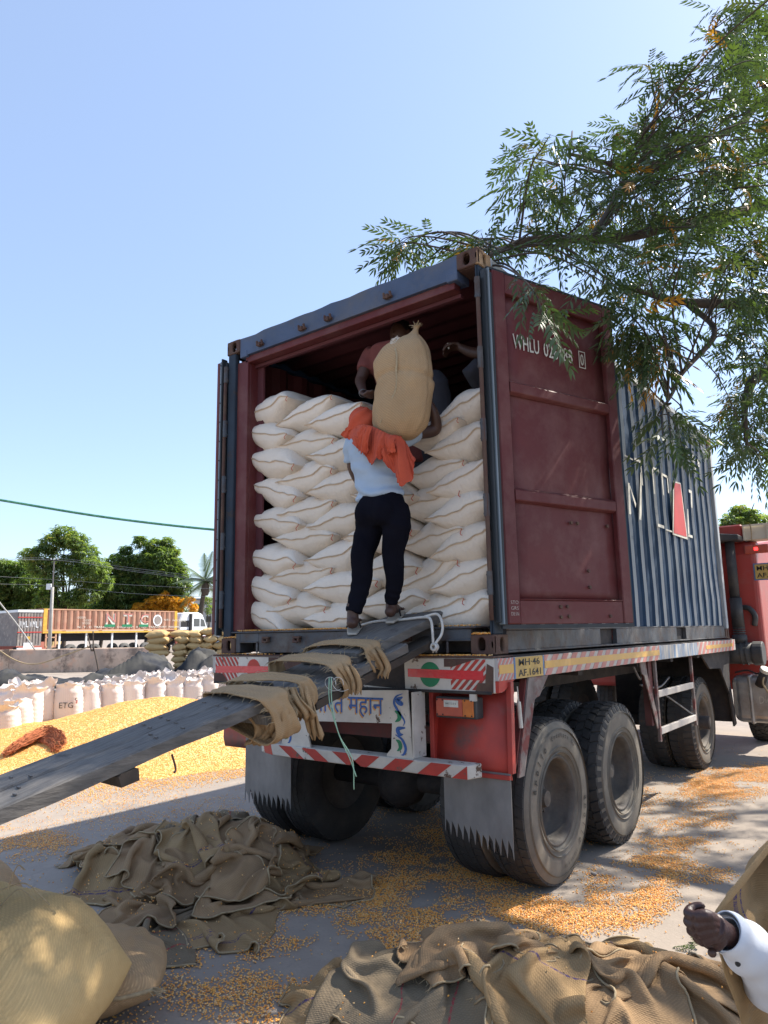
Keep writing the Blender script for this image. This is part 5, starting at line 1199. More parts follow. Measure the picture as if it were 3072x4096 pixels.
remesh_obj('shirt',[loft([(hip3+A([0,-.02,.02]),.135,.12,0),(A([-.12,.74,3.45]),.145,.11,0),(A([-.11,.68,3.63]),.15,.10,0),(A([-.11,.67,3.70]),.07,.06,0)]),limb([A([-.14,.66,3.66]),sh3,el3*.5+sh3*.5],[.07,.066,.058])],.013,'scarf',w3,3,disp=lambda c:.012*fbm(c,11,2))
remesh_obj('trousers',[limb([hip3,kn3,ft3+A([0,.05,.10])],[.10,.078,.055]),limb([hip3+A([.04,0,0]),A([-.09,.45,3.40]),A([-.09,.55,3.2])],[.09,.07,.05])],.013,'trousers_grey',w3,3,disp=lambda c:.012*fbm(c,11,2))
meshobj('hair',*ball(hd3+A([0,.012,.022]),.082,.088,.10),'hair',w3,True)

# foreground man at the right edge: fist and white sleeve holding an empty sack
w4=thing('person','man in white long sleeved shirt at the right edge gripping an empty jute sack','person',(1.75,-2.2,0))
D4=1.72
def f4(x,y,D=D4): return at(2650+x*.3599,3300+y*.3599,D)
wr4=f4(720,1230,1.74); 
# fist: back of the hand towards the camera, knuckles up-left, thumb below
cen=f4(500,1130,1.70); 
e1=(f4(430,980)-f4(560,1380)); e1/=np.linalg.norm(e1)      # along the knuckle row (up)
e0=(f4(360,1100)-f4(700,1180)); e0-=e1*(e0@e1); e0/=np.linalg.norm(e0)   # towards the knuckles (left)
e2=np.cross(e0,e1); 
if e2@CF>0: e2=-e2   # towards camera
hp=[limb([wr4+(wr4-cen)*1.2,wr4,cen+(-e0)*.010],[.033,.031,.036],16)]
kn_=[]
for k,(o,fw) in enumerate(((.046,.036),(.021,.045),(-.006,.044),(-.031,.034))):
    K=cen+e1*o+e0*fw+e2*.008
    hp.append(limb([wr4+e1*o*.45+(-e0)*-.005,cen+e1*o*.8+e2*.012,K],[.020,.0185,.0150],10,4))
    hp.append(limb([K,K+e0*.010-e2*.022,K-e0*.012-e2*.040,K-e0*.034-e2*.038,K-e0*.040-e2*.026],[.0150,.0140,.0128,.0115,.009],10,4))
hp.append(ball(cen-e2*.012,.03,.03,.036))
hp.append(limb([wr4-e1*.012+e0*.012,cen-e1*.050-e0*.016,cen-e1*.066+e0*.004-e2*.006,cen-e1*.052+e0*.030-e2*.022],[.019,.0185,.0150,.0115],10,4))
hp.append(limb([wr4,wr4+(wr4-cen)*2.5+A([.0,0,-.03])],[.031,.040]))
hp=[((np.array(V_)-cen)*.82+cen+e0*-.006,F_) for V_,F_ in hp]
hand4=remesh_obj('hand',hp,.003,'skin_hand',w4,3,disp=lambda c:.0016*fbm(c,60,3))
tn=ball(cen-e1*.060+e0*.010+e2*.004,.010,.010,.010); V=np.array(tn[0]); c_=V.mean(0); V=c_+(V-c_)*1.0
meshobj('thumb_nail',V,tn[1],'skin',w4,True)
# sleeve
slv=[f4(690,1215,1.745),f4(800,1280,1.75),f4(960,1380,1.77),f4(1150,1530,1.80),f4(1500,1800,1.85)]
sho=A([2.55,-1.55,1.30])
Pp=list(slv)+[slv[-1]*.4+sho*.6+A([0,0,-.05]),sho]
V,F=limb(Pp,[.041,.050,.056,.060,.068,.078,.085],40,8)
V=np.array(V); V+=(np.stack([vn(V*9),vn(V*9+7),vn(V*9+3)],-1)*.020)
ax_=(slv[2]-slv[0])/np.linalg.norm(slv[2]-slv[0]); tt=(V-slv[0])@ax_; V+=(V-(slv[0]+np.outer(tt,ax_)))*(np.sin(tt*75+vn(V*5)*6)*.07*np.exp(-tt*2.0))[:,None]
F=[f for f in F if len(f)==4]
s4=meshobj('sleeve',V,F,'shirt_white',w4,True); m_=s4.modifiers.new('s','SOLIDIFY'); m_.thickness=.003; m_.offset=1
# cuff band and button
cf=MB(); V2,F2=tubeVF([slv[0]-ax_*.004,slv[0]+ax_*.010,slv[0]+ax_*.012],[.043,.0445,.0415],40,False); cf.add(V2,F2); cf.build('cuff_edge','shirt_white',w4,smooth=True)
bt=f4(838,1545,1.715); MB().lathe([(-.003,.0),(-.003,.006),(.002,.006),(.002,0)],bt,-CF,12).build('button','ink_black',w4)
remesh_obj('shirt',[loft([(A([2.62,-1.5,.85]),.19,.13,0),(A([2.62,-1.5,1.1]),.19,.13,0),(A([2.62,-1.5,1.34]),.21,.12,0),(A([2.62,-1.5,1.43]),.08,.07,0)]),limb([A([2.78,-1.5,1.36]),A([2.86,-1.6,1.1]),A([2.8,-1.8,.95])],[.075,.065,.055])],.015,'shirt_white',w4,3,disp=lambda c:.012*fbm(c,9,2))
remesh_obj('body',[ball(A([2.60,-1.53,1.62]),.078,.095,.115),ball(A([2.57,-1.62,1.60]),.015,.02,.02),ball(A([2.59,-1.56,1.53]),.05,.06,.04),limb([A([2.61,-1.52,1.56]),A([2.62,-1.5,1.40])],[.055,.065]),limb([A([2.8,-1.8,.95]),A([2.74,-1.92,.90])],[.03,.026]),loft([(A([2.62,-1.5,.9]),.14,.1,0),(A([2.62,-1.5,1.34]),.16,.1,0)]),limb([A([2.54,-1.5,.12]),A([2.54,-1.56,.05]),A([2.52,-1.70,.04])],[.04,.04,.025]),limb([A([2.72,-1.5,.12]),A([2.72,-1.56,.05]),A([2.72,-1.70,.04])],[.04,.04,.025])]+hand_parts(A([2.74,-1.92,.90]),(-.3,-.8,-.3),(0,0,-1),.5),.010,'skin',w4,2)
remesh_obj('trousers',[limb([A([2.55,-1.5,.92]),A([2.54,-1.52,.5]),A([2.54,-1.5,.10])],[.11,.08,.06]),limb([A([2.70,-1.5,.92]),A([2.72,-1.52,.5]),A([2.72,-1.5,.10])],[.11,.08,.06]),ball(A([2.62,-1.5,.88]),.18,.13,.12)],.015,'trousers_grey',w4,3)
meshobj('hair',*ball(A([2.61,-1.51,1.645]),.086,.098,.108),'hair',w4,True)
# the empty sack he holds: a heavy cloth hanging from the fist
def hold_sack():
    # left outline and right outline given at real distances, folds between
    L=[(f4(1180,190,1.95)),(f4(900,520,1.90)),(f4(640,850,1.86)),(f4(560,1000,1.84)),(f4(560,1250,1.82)),(f4(640,1460,1.79)),(f4(700,1700,1.80)),(f4(800,1960,1.83)),(f4(880,2230,1.86)),(f4(930,2600,1.95)),(f4(960,3300,2.1))]
    Lp=spline(L,8); n=len(Lp); nv=44; V=[];UV=[]
    for i,p in enumerate(Lp):
        for j in range(nv):
            t=j/(nv-1); q=p+CR*(t*.55)+CF*(.16*math.sin(t*2.6)+.10*t)+A([0,0,1])*(.05*t)
            f_=.018*math.sin(t*26+i*.05)+.045*vn(np.array([[t*6,i*.06,2]]))[0]+.02*math.sin(t*9+i*.1); q=q-CF*f_*min(1,t*6+.1)
            V.append(q); UV.append((t*.6,i*.022))
    o=meshobj('held_sack_cloth',V,gridF(n,nv),'jute_empty_stripe',hs,True,uv=UV); s=o.modifiers.new('s','SOLIDIFY'); s.thickness=.004
hs=thing('held_jute_sack','empty jute sack with a violet stripe hanging from the fist at the right','sack',f4(900,2600,1.95))
hold_sack()
# ------------------------------------------------------------------ empty jute sacks: draped by a small cloth solver
class Height:
    def __init__(s,x0,x1,y0,y1,res=.02):
        s.x0,s.y0,s.res=x0,y0,res; s.nx=int((x1-x0)/res)+1; s.ny=int((y1-y0)/res)+1; s.h=np.zeros((s.nx,s.ny))
    def sample(s,x,y):
        u=np.clip((x-s.x0)/s.res,0,s.nx-1.001); v=np.clip((y-s.y0)/s.res,0,s.ny-1.001); i=u.astype(int); j=v.astype(int); a=u-i;b=v-j; h=s.h
        return h[i,j]*(1-a)*(1-b)+h[i+1,j]*a*(1-b)+h[i,j+1]*(1-a)*b+h[i+1,j+1]*a*b
    def add(s,P,th=.012):
        # P (nu,nv,3): splat densely
        Q=P
        for _ in range(1):
            A_=(Q[1:]+Q[:-1])/2; n=np.empty((Q.shape[0]*2-1,Q.shape[1],3)); n[::2]=Q; n[1::2]=A_; Q=n
            A_=(Q[:,1:]+Q[:,:-1])/2; n=np.empty((Q.shape[0],Q.shape[1]*2-1,3)); n[:,::2]=Q; n[:,1::2]=A_; Q=n
        q=Q.reshape(-1,3); i=np.clip(((q[:,0]-s.x0)/s.res).round().astype(int),0,s.nx-1); j=np.clip(((q[:,1]-s.y0)/s.res).round().astype(int),0,s.ny-1)
        np.maximum.at(s.h,(i,j),q[:,2]+th)
        h=s.h; sm=h.copy(); sm[1:-1,1:-1]=(h[1:-1,1:-1]*2+h[2:,1:-1]+h[:-2,1:-1]+h[1:-1,2:]+h[1:-1,:-2])/6; s.h=np.maximum(sm,h*.93)
def drape(hf,specs,steps=150,nu=30,nv=44,Lx=.62,Ly=.95):
    """specs: list of (x,y,rot,squeeze_x,squeeze_y,seed,z0). simulated together"""
    K=len(specs); du=Lx/(nu-1); X=np.zeros((K,nu,nv,3))
    for k,(x,y,rot,sx,sy,seed,z0) in enumerate(specs):
        u,v=np.meshgrid(np.linspace(-.5,.5,nu)*Lx,np.linspace(-.5,.5,nv)*Ly,indexing='ij')
        P=np.stack([u*sx,v*sy,0*u+seed],-1); w=fbm(P*A([2.6,2.0,1]),1,2)
        z=w*.6*(1.2-min(sx,sy)) + .06*np.sin(u*2*math.pi*(1.0+seed%.9)/Lx+v*5+4*vn(P*2))*(1-sx)*2.4+.06*np.sin(v*2*math.pi*(1.2+seed%1.1)/Ly+seed+u*4+4*vn(P*2+7))*(1-sy)*2.4
        bend=.25*(vn(np.array([[seed*1.7,0,0]]))[0]); uu=u*sx+bend*v*v*2.; vv=v*sy
        c,s_=math.cos(rot),math.sin(rot); xx=x+c*uu-s_*vv+vn(P*A([3,3,1]))*.20; yy=y+s_*uu+c*vv+vn(P*A([3,3,1])+3)*.20
        gz=hf.sample(xx,yy); X[k]=np.stack([xx,yy,np.maximum(gz.mean()*.6+gz*.4,gz)+z0+np.maximum(z,-.03)+.035],-1)
    Vel=np.zeros_like(X); dt=.012
    lu=Lx/(nu-1); lv=Ly/(nv-1); ld=math.hypot(lu,lv)
    def con(a,b,L,st):
        d=b-a; n=np.linalg.norm(d,axis=-1,keepdims=True)+1e-9; c=(n-L)/n*d*.5*st; return c
    for it in range(steps):
        Vel[...,2]-=9.8*dt; Vel*=.93; Xp=X.copy(); X=X+Vel*dt
        for _ in range(5):
            for ax,L in ((1,lu),(2,lv)):
                for par in (0,1):
                    if ax==1:
                        a=X[:,par:-1:2]; b=X[:,par+1::2]; 
                        m_=min(a.shape[1],b.shape[1]); c=con(X[:,par:par+2*m_:2][:,:m_],X[:,par+1:par+1+2*m_:2][:,:m_],L,.95); X[:,par:par+2*m_:2][:,:m_]+=c; X[:,par+1:par+1+2*m_:2][:,:m_]-=c
                    else:
                        m_=min(X[:,:,par:-1:2].shape[2],X[:,:,par+1::2].shape[2]); c=con(X[:,:,par:par+2*m_:2][:,:,:m_],X[:,:,par+1:par+1+2*m_:2][:,:,:m_],L,.95); X[:,:,par:par+2*m_:2][:,:,:m_]+=c; X[:,:,par+1:par+1+2*m_:2][:,:,:m_]-=c
            # shear
            c=con(X[:,:-1,:-1],X[:,1:,1:],ld,.22); X[:,:-1,:-1]+=c; X[:,1:,1:]-=c
            c=con(X[:,1:,:-1],X[:,:-1,1:],ld,.22); X[:,1:,:-1]+=c; X[:,:-1,1:]-=c
            # bending
            c=con(X[:,:-3],X[:,3:],3*lu,.16); X[:,:-3]+=c; X[:,3:]-=c
            c=con(X[:,:,:-3],X[:,:,3:],3*lv,.16); X[:,:,:-3]+=c; X[:,:,3:]-=c
            gz=hf.sample(X[...,0],X[...,1])+.006; pen=X[...,2]<gz; X[...,2]=np.where(pen,gz,X[...,2])
        Vel=(X-Xp)/dt; 
        fr=pen[...,None]*np.array([.97,.97,0.]); Vel=Vel*(1-fr)
        sp=np.linalg.norm(Vel,axis=-1,keepdims=True); Vel=np.where(sp>2,Vel/sp*2,Vel)
    return X
def emptysack(X,name_label,mat_,group,first=None):
    nu,nv=X.shape[:2]
    P=X.copy(); 
    u,v=np.meshgrid(np.linspace(0,.62,nu),np.linspace(0,.95,nv),indexing='ij')
    o=meshobj('empty_sack',P.reshape(-1,3),gridF(nu,nv),mat_,None,True,uv=np.stack([v,u],-1).reshape(-1,2))
    s=o.modifiers.new('s','SOLIDIFY'); s.thickness=.011; s.offset=1
    ss=o.modifiers.new('d','SUBSURF'); ss.levels=1; ss.render_levels=1
    # thick rolled hem on one short edge and fraying
    hm=MB(); hm.tube(P[:,0][::1],.0055,5); h_=hm.build('hem','twine',None,smooth=True); h_.parent=o
    hm=MB(); hm.tube(P[0,:],.0045,5); h_=hm.build('side_seam','twine',None,smooth=True); h_.parent=o
    fr=MB(); rs=np.random.default_rng(int(abs(P[0,0,0])*1e4)%9999)
    for q in range(26):
        j=rs.integers(0,nu); p=P[j,-1]; d=P[j,-1]-P[j,-2]; d=d/np.linalg.norm(d); fr.tube([p,p+d*rs.uniform(.01,.035)+A([rs.uniform(-.01,.01),rs.uniform(-.01,.01),rs.uniform(-.01,.01)])],[.0015,.0008],3,False)
    f_=fr.build('frayed_edge','twine',None); f_.parent=o; tag(f_,kind='stuff')
    tag(o,name_label,'sack',group); return o
hf1=Height(-4.6,.2,-2.6,1.4)
# base mound
gx,gy=np.meshgrid(np.linspace(-4.6,.2,hf1.nx),np.linspace(-2.6,1.4,hf1.ny),indexing='ij')
def mound(x,y,rx,ry,h): 
    c,s_=math.cos(.55),math.sin(.55); X_=(gx-x)*c+(gy-y)*s_; Y_=-(gx-x)*s_+(gy-y)*c
    return h*np.clip(1-(X_/rx)**2-(Y_/ry)**2,0,1)**.6
hf1.h=np.maximum(hf1.h,np.maximum(mound(-2.2,-.45,.85,.50,.20),mound(-2.0,-.30,.55,.35,.34)))
PILE1=[]
WHERE1=[('lying flat at the front edge','greyish'),('spread at the left end','tan'),('stretched along the right end','dark')]
Dirs=[(-2.75,-.60,.9,.6,.65),(-1.30,-.80,.5,.55,.65),(-1.30,-.25,1.9,.55,.65),(-1.55,-1.22,.7,.5,.75),(-2.9,-.12,1.3,.55,.65),(-1.9,.15,.4,.55,.65),
      (-2.45,-.80,.4,.55,.7),(-1.65,-.55,1.1,.5,.7),(-2.3,-.10,2.1,.5,.65),(-1.95,-.98,.7,.55,.6),
      (-2.95,-.45,2.4,.45,.75),(-1.5,-.3,2.7,.45,.7),(-2.2,-.65,.1,.5,.6),(-2.5,.05,.8,.45,.7),
      (-2.6,-.5,1.6,.42,.62),(-1.8,-.1,.3,.42,.7),(-2.1,-.45,1.0,.45,.6),(-1.7,-.65,2.2,.42,.6),(-2.3,-.25,2.8,.45,.6)]
LAB1=['pale brown empty jute sack spread at the far left foot of the left heap','curled empty jute sack holding kernels at the front right of the left heap','grey stained empty jute sack flat at the right end of the left heap','long empty jute sack rolled along the front foot of the left heap','crumpled empty jute sack at the back left of the left heap','empty jute sack at the back right beside the rear tyre','folded tan empty sack in the left part of the left heap','rumpled tan empty sack in the right part of the left heap','bunched empty sack in the back middle of the left heap','doubled empty sack in the front middle of the left heap','twisted empty sack crossing the left shoulder of the left heap','twisted empty sack crossing the right shoulder of the left heap','wrinkled empty sack near the centre front of the left heap','empty sack bulging at the top back of the left heap','narrow folded empty sack left of the heap\'s summit','narrow folded empty sack right of the heap\'s summit','uppermost empty sack at the summit of the left heap','ragged empty sack just below the summit towards the right tyre','short crumpled empty sack behind the summit of the left heap']
k=0
for layer in ((0,6),(6,10),(10,14),(14,19)):
    sp=[(x,y,rot,sx,sy,3.1+1.37*(i+layer[0]),.02) for i,(x,y,rot,sx,sy) in enumerate(Dirs[layer[0]:layer[1]])]
    X=drape(hf1,sp,steps=24)
    for i in range(len(sp)):
        hf1.add(X[i]); m_=['jute_empty','jute_empty_stripe','jute_empty','jute_grey','jute_empty'][k%5]
        emptysack(X[i],LAB1[k],m_,'empty sacks in the heap below the ramp'); k+=1
hf2=Height(-.9,2.4,-2.6,1.0); gx,gy=np.meshgrid(np.linspace(-.9,2.4,hf2.nx),np.linspace(-2.6,1.0,hf2.ny),indexing='ij')
hf2.h=np.maximum(hf2.h,np.maximum(mound(.45,-.80,.95,.45,.20),0))
Dirs2=[(-.05,-1.25,.9,.65,.7),(.85,-.25,-.95,.5,.85),(.05,-.80,2.4,.6,.65),(1.15,-.55,1.2,.6,.65),(.55,-1.2,.3,.65,.7),
       (.35,-.65,.9,.55,.75),(.75,-.80,2.0,.6,.65),(.15,-1.10,1.9,.55,.7),(1.0,-.35,-.85,.45,.9),
       (.45,-.28,-.75,.42,.85),(.65,-.95,.6,.5,.65),(.25,-.85,2.6,.45,.6)]
LAB2=['tan empty jute sack with violet thread spread at the bottom centre','empty jute sack stretched towards the right behind the near heap','grey brown empty sack with blue print at the far left of the near heap','empty jute sack at the lower right beneath the held sack','flat empty jute sack at the very bottom of the picture','creased empty sack in the left middle of the near heap','striped empty sack in the right middle of the near heap','empty sack with frayed mouth at the lower left of the near heap','long rolled empty sack along the right rear of the near heap','long rolled empty sack peaking at the back of the near heap','bunched empty sack on top of the near heap','rumpled empty sack with ragged hem left of the near heap\'s top']
k=0
for layer in ((0,5),(5,9),(9,12)):
    sp=[(x,y,rot,sx,sy,5.3+1.71*(i+layer[0]),.02) for i,(x,y,rot,sx,sy) in enumerate(Dirs2[layer[0]:layer[1]])]
    X=drape(hf2,sp,steps=24)
    for i in range(len(sp)):
        hf2.add(X[i]); m_=['jute_empty_stripe','jute_empty','jute_grey','jute_empty','jute_empty_stripe'][k%5]
        emptysack(X[i],LAB2[k],m_,'empty sacks in the near heap'); k+=1
# full jute sacks at the bottom left corner
def full_sack(name,label,c,rz,ry,rx,W_,L_,T_,seed,m,cat='sack',group=None):
    V,F,uv,ep=pillow(W_,L_,T_,seed=seed,nu=80,nv=80,pu=.50,pv=.50,eu=2.3,ev=2.3,crumple=.018,ear=-.09)
    V[:,1]-=L_/2; ep[:,1]-=L_/2
    Rm=(Matrix.Rotation(rz,3,'Z')@Matrix.Rotation(ry,3,'Y')@Matrix.Rotation(rx,3,'X')); Rn=np.array(Rm)
    V=V@Rn.T+A(c); ep=ep@Rn.T+A(c)
    o=weld(meshobj(name,V,F,m,uv=uv)); sm=MB().tube(ep[1:-1],.009,6).build('seam','twine',None,smooth=True); sm.parent=o
    fr=MB(); rs=np.random.default_rng(seed)
    for tip in (ep[0],ep[-1]):
        for k in range(26): 
            d=(tip-A(c)); d/=np.linalg.norm(d); fr.tube([tip-d*.03,tip+d*rs.uniform(.0,.05)+rs.normal(0,.015,3)],.002,3,False)
    f_=fr.build('frayed_tie','twine',None); f_.parent=o; tag(f_,kind='stuff')
    tag(o,label,cat,group); return o
cA=at(-30,3890,2.75)
full_sack('jute_sack','big full jute sack lying in dappled sun at the lower left corner',cA,R_(24),R_(10),R_(4),.84,.60,.58,71,'jute_big')
cB=at(200,4150,2.95); full_sack('jute_sack','dark full jute sack underneath the big one at the lower left corner',(cB[0]-.1,cB[1]+.1,.16),R_(50),0,0,.80,.5,.30,72,'jute')
cC=at(-190,3640,3.2); full_sack('jute_sack','full jute sack with frayed ties at the left edge above the big one',cC,R_(75),R_(-15),R_(5),.50,.80,.30,73,'jute')
cD=at(-420,3950,2.9); full_sack('jute_sack','full jute sack supporting the pile at the far lower left',(cD[0],cD[1],.17),R_(20),0,0,1.0,.6,.34,74,'jute')
for p,q in (((0,3560),(200,3620)),((30,3560),(100,3480)),((0,3625),(140,3600))):
    a=at(*p,2.75); b=at(*q,2.75); o=MB().tube(spline([a,(a+b)/2+A([0,0,.05]),b],6),.0025,4).build('loose_twine','twine',bpy.data.objects['jute_sack'])
# ------------------------------------------------------------------ maize
def kernels(name,P,rot,tone,scale,label,size=(.0052,.0042,.0026)):
    me=bpy.data.meshes.new(name); me.vertices.add(len(P)); me.vertices.foreach_set('co',np.asarray(P,dtype=np.float32).ravel())
    a=me.attributes.new('rot','FLOAT_VECTOR','POINT'); a.data.foreach_set('vector',np.asarray(rot,dtype=np.float32).ravel())
    a=me.attributes.new('tone','FLOAT','POINT'); a.data.foreach_set('value',np.asarray(tone,dtype=np.float32))
    a=me.attributes.new('scl','FLOAT','POINT'); a.data.foreach_set('value',np.asarray(scale,dtype=np.float32))
    me.materials.append(MT['kernel']); o=bpy.data.objects.new(name,me); COL.objects.link(o)
    ng=bpy.data.node_groups.new('kernels','GeometryNodeTree'); ng.interface.new_socket('Geometry',in_out='INPUT',socket_type='NodeSocketGeometry'); ng.interface.new_socket('Geometry',in_out='OUTPUT',socket_type='NodeSocketGeometry')
    N=ng.nodes; L=ng.links; gi=N.new('NodeGroupInput'); go=N.new('NodeGroupOutput')
    ico=N.new('GeometryNodeMeshIcoSphere'); ico.inputs['Subdivisions'].default_value=1; ico.inputs['Radius'].default_value=1
    tr=N.new('GeometryNodeTransform'); tr.inputs['Scale'].default_value=size; L.new(ico.outputs[0],tr.inputs['Geometry'])
    ss=N.new('GeometryNodeSetShadeSmooth'); L.new(tr.outputs[0],ss.inputs[0]); sm=N.new('GeometryNodeSetMaterial'); sm.inputs['Material'].default_value=MT['kernel']; L.new(ss.outputs[0],sm.inputs[0])
    ip=N.new('GeometryNodeInstanceOnPoints'); L.new(gi.outputs[0],ip.inputs['Points']); L.new(sm.outputs[0],ip.inputs['Instance'])
    r=N.new('GeometryNodeInputNamedAttribute'); r.data_type='FLOAT_VECTOR'; r.inputs[0].default_value='rot'; er=N.new('FunctionNodeEulerToRotation'); L.new(r.outputs[0],er.inputs[0]); L.new(er.outputs[0],ip.inputs['Rotation'])
    s=N.new('GeometryNodeInputNamedAttribute'); s.data_type='FLOAT'; s.inputs[0].default_value='scl'; L.new(s.outputs[0],ip.inputs['Scale'])
    L.new(ip.outputs[0],go.inputs[0]); md=o.modifiers.new('scatter','NODES'); md.node_group=ng
    tag(o,label,'maize',kind='stuff'); return o
rs=np.random.default_rng(5)
blobs=[ # x,y,rx,ry,density(0..1)
 (-.75,.75,.55,.55,.75),(-.75,.10,.50,.35,.75),(-.35,-.15,.35,.35,.7),(-.9,1.6,.7,.7,.45),(.05,.30,.40,.28,.95),(-.55,-.35,.35,.25,.55),(-.20,-.55,.30,.28,.75),(-.05,-.35,.30,.25,.6),
 (.38,.75,.28,.5,.85),(.30,1.35,.30,.6,.75),(.40,2.1,.35,.5,.55),(.1,4.6,.5,.9,.8),(.35,5.4,.4,.7,.6),(-.9,3,.8,1.2,.35),(.62,1.55,.22,.25,.35),(.25,3.0,.3,.8,.25),
 (-.95,-.9,.35,.30,.35),(-.75,-1.35,.5,.25,.50),(-.35,-1.25,.35,.28,.42),(.15,-.85,.25,.2,.3),(-1.35,-1.55,.4,.2,.25),
 (-1.1,-.15,.2,.5,.4),(-1.2,.6,.3,.4,.5),(-3.9,-.75,.55,.40,.45),(-4.5,-1.0,.6,.5,.4),(-4.6,.6,1.6,1.0,.06),(-3.4,.6,.9,.7,.05),(-1.4,-2.0,.8,.5,.18)]
def dens(x,y):
    d=np.full_like(x,.006)
    for bx_,by_,rx,ry,dd in blobs: d=np.maximum(d,dd*np.clip(1.35-((x-bx_)/rx)**2-((y-by_)/ry)**2,0,1)**1.2)
    n=fbm(np.stack([x*3.2,y*3.2,0*x],-1),1,3); n2=fbm(np.stack([x*9+3,y*9,0*x],-1),1,2); d=d*np.clip(.75+n*2.2+n2*.9,.03,1.25)
    inner=((x<-.02)&(y>-.2)&(y<5)&(x>-2.3)); d=np.maximum(d,np.where(inner,.10*np.clip(.5+n*3,.05,1),0))
    return d
N=1500000; x=rs.uniform(-6.5,2.2,N); y=rs.uniform(-2.6,7.0,N); keep=rs.random(N)<dens(x,y)*.85; x=x[keep]; y=y[keep]
z=.0022+np.where(rs.random(len(x))<.25,rs.random(len(x))*.006,0)*(dens(x,y)>.3)
P=np.stack([x,y,z+.001],-1); print('ground kernels',len(P))
rot=np.stack([rs.normal(0,.25,len(x)),rs.normal(0,.25,len(x)),rs.uniform(0,6.3,len(x))],-1)
kernels('spilled_maize',P,rot,rs.random(len(x))**1.0,rs.uniform(.8,1.2,len(x)),'yellow maize kernels spilled over the concrete round the truck wheels')
# heap
c0=g(600,3000); print('heap',c0)
def heapz(x,y):
    # ridge running to the left, rounded crest
    e=np.array([-.62,-.55]); 
    hx,hy=HC_[0],HC_[1]
    dx,dy=x-hx,y-hy
    r=np.sqrt((dx/1.0)**2+(dy/1.0)**2)
    h=.88-.31*np.sqrt(dx*dx+dy*dy+.5)
    # second lobe
    dx2,dy2=x-(hx-1.8),y-(hy-1.35); h2=.40-.27*np.sqrt(dx2**2+dy2**2+.45)
    dx3,dy3=x-(hx-3.4),y-(hy-2.0); h3=.20-.22*np.sqrt(dx3**2+dy3**2+.4)
    k=9.; return np.log(np.exp(k*h)+np.exp(k*h2)+np.exp(k*h3)+np.exp(k*-.05))/k
pk=at(640,2800,11.3); HC_=(pk[0],pk[1])
xs=np.linspace(HC_[0]-6.5,HC_[0]+3.6,200); ys=np.linspace(HC_[1]-4.6,HC_[1]+3.6,170); X,Y=np.meshgrid(xs,ys,indexing='ij'); Z=heapz(X,Y)+fbm(np.stack([X,Y,0*X],-1),2.2,4)*.035+fbm(np.stack([X,Y,0*X],-1),14,2)*.012-.01
hp_=meshobj('maize_heap',np.stack([X,Y,Z],-1).reshape(-1,3),gridF(200,170),'corn_heap',None,True); tag(hp_,'large sunlit heap of yellow maize kernels below the ramp','heap',kind='stuff')
N=260000; x=rs.uniform(HC_[0]-6,HC_[0]+3.4,N); y=rs.uniform(HC_[1]-4.5,HC_[1]+2,N); hz=heapz(x,y)
keep=(hz>.0)|(rs.random(N)<np.clip((hz+.05)*20,0,.5)); x,y,hz=x[keep],y[keep],hz[keep]
zz=hz+fbm(np.stack([x,y,0*x],-1),2.2,4)*.035+fbm(np.stack([x,y,0*x],-1),14,2)*.012-.01+.003; zz=np.maximum(zz,.003)
kernels('heap_kernels',np.stack([x,y,zz],-1),rs.uniform(0,6.3,(len(x),3)),rs.random(len(x))*.6+.1,rs.uniform(1.0,1.6,len(x)),'loose maize kernels covering the surface of the sunlit heap')
# kernels on sill, bed edge and heaps of sacks
P=[]
x=rs.uniform(-2.25,-.12,2600); y=rs.uniform(0,.08,2600); k_=rs.random(2600)<np.clip(.55+1.6*vn(np.stack([x*4,0*x,0*x],-1)),.05,1); P.append(np.stack([x,y,1.642+rs.random(2600)*.006],-1)[k_])
x=rs.uniform(-2.46,-.01,1900); y=rs.uniform(-.038,.0,1900); k_=rs.random(1900)<np.clip(.5+1.8*vn(np.stack([x*3+5,0*x,0*x],-1)),.05,1); P.append(np.stack([x,y,1.467+rs.random(1900)*.004],-1)[k_])
for cx in (-.09,-2.35): x=rs.normal(cx,.035,170); y=rs.uniform(-.0,.03,170); P.append(np.stack([np.clip(x,cx-.06,cx+.06),y,1.592+rs.random(170)*.008],-1))
for hf,xr,yr,n_ in ((hf1,(-3.2,-1.1),(-1.3,.2),1500),(hf2,(-.1,1.6),(-1.5,-.2),260)):
    x=rs.uniform(*xr,n_); y=rs.uniform(*yr,n_); k_=rs.random(n_)<np.clip(.25+2.2*vn(np.stack([x*5,y*5,0*x],-1)),0,1); P.append(np.stack([x,y,hf.sample(x,y)+.002],-1)[k_])
P=np.vstack(P); kernels('scattered_maize',P,rs.uniform(0,6.3,(len(P),3)),rs.random(len(P)),rs.uniform(.8,1.15,len(P)),'loose maize kernels caught on the container sill and on the empty sacks')
# small stone and a sprig of leaves
st=ball(g(2375,3502)+A([0,0,.012]),.022,.014,.012); V=np.array(st[0]); V+=fbm(V*40,1,2)[:,None]*.004; tag(meshobj('stone',V,st[1],'stone',None,True),'small pale stone lying beside the nearest tyre','stone')
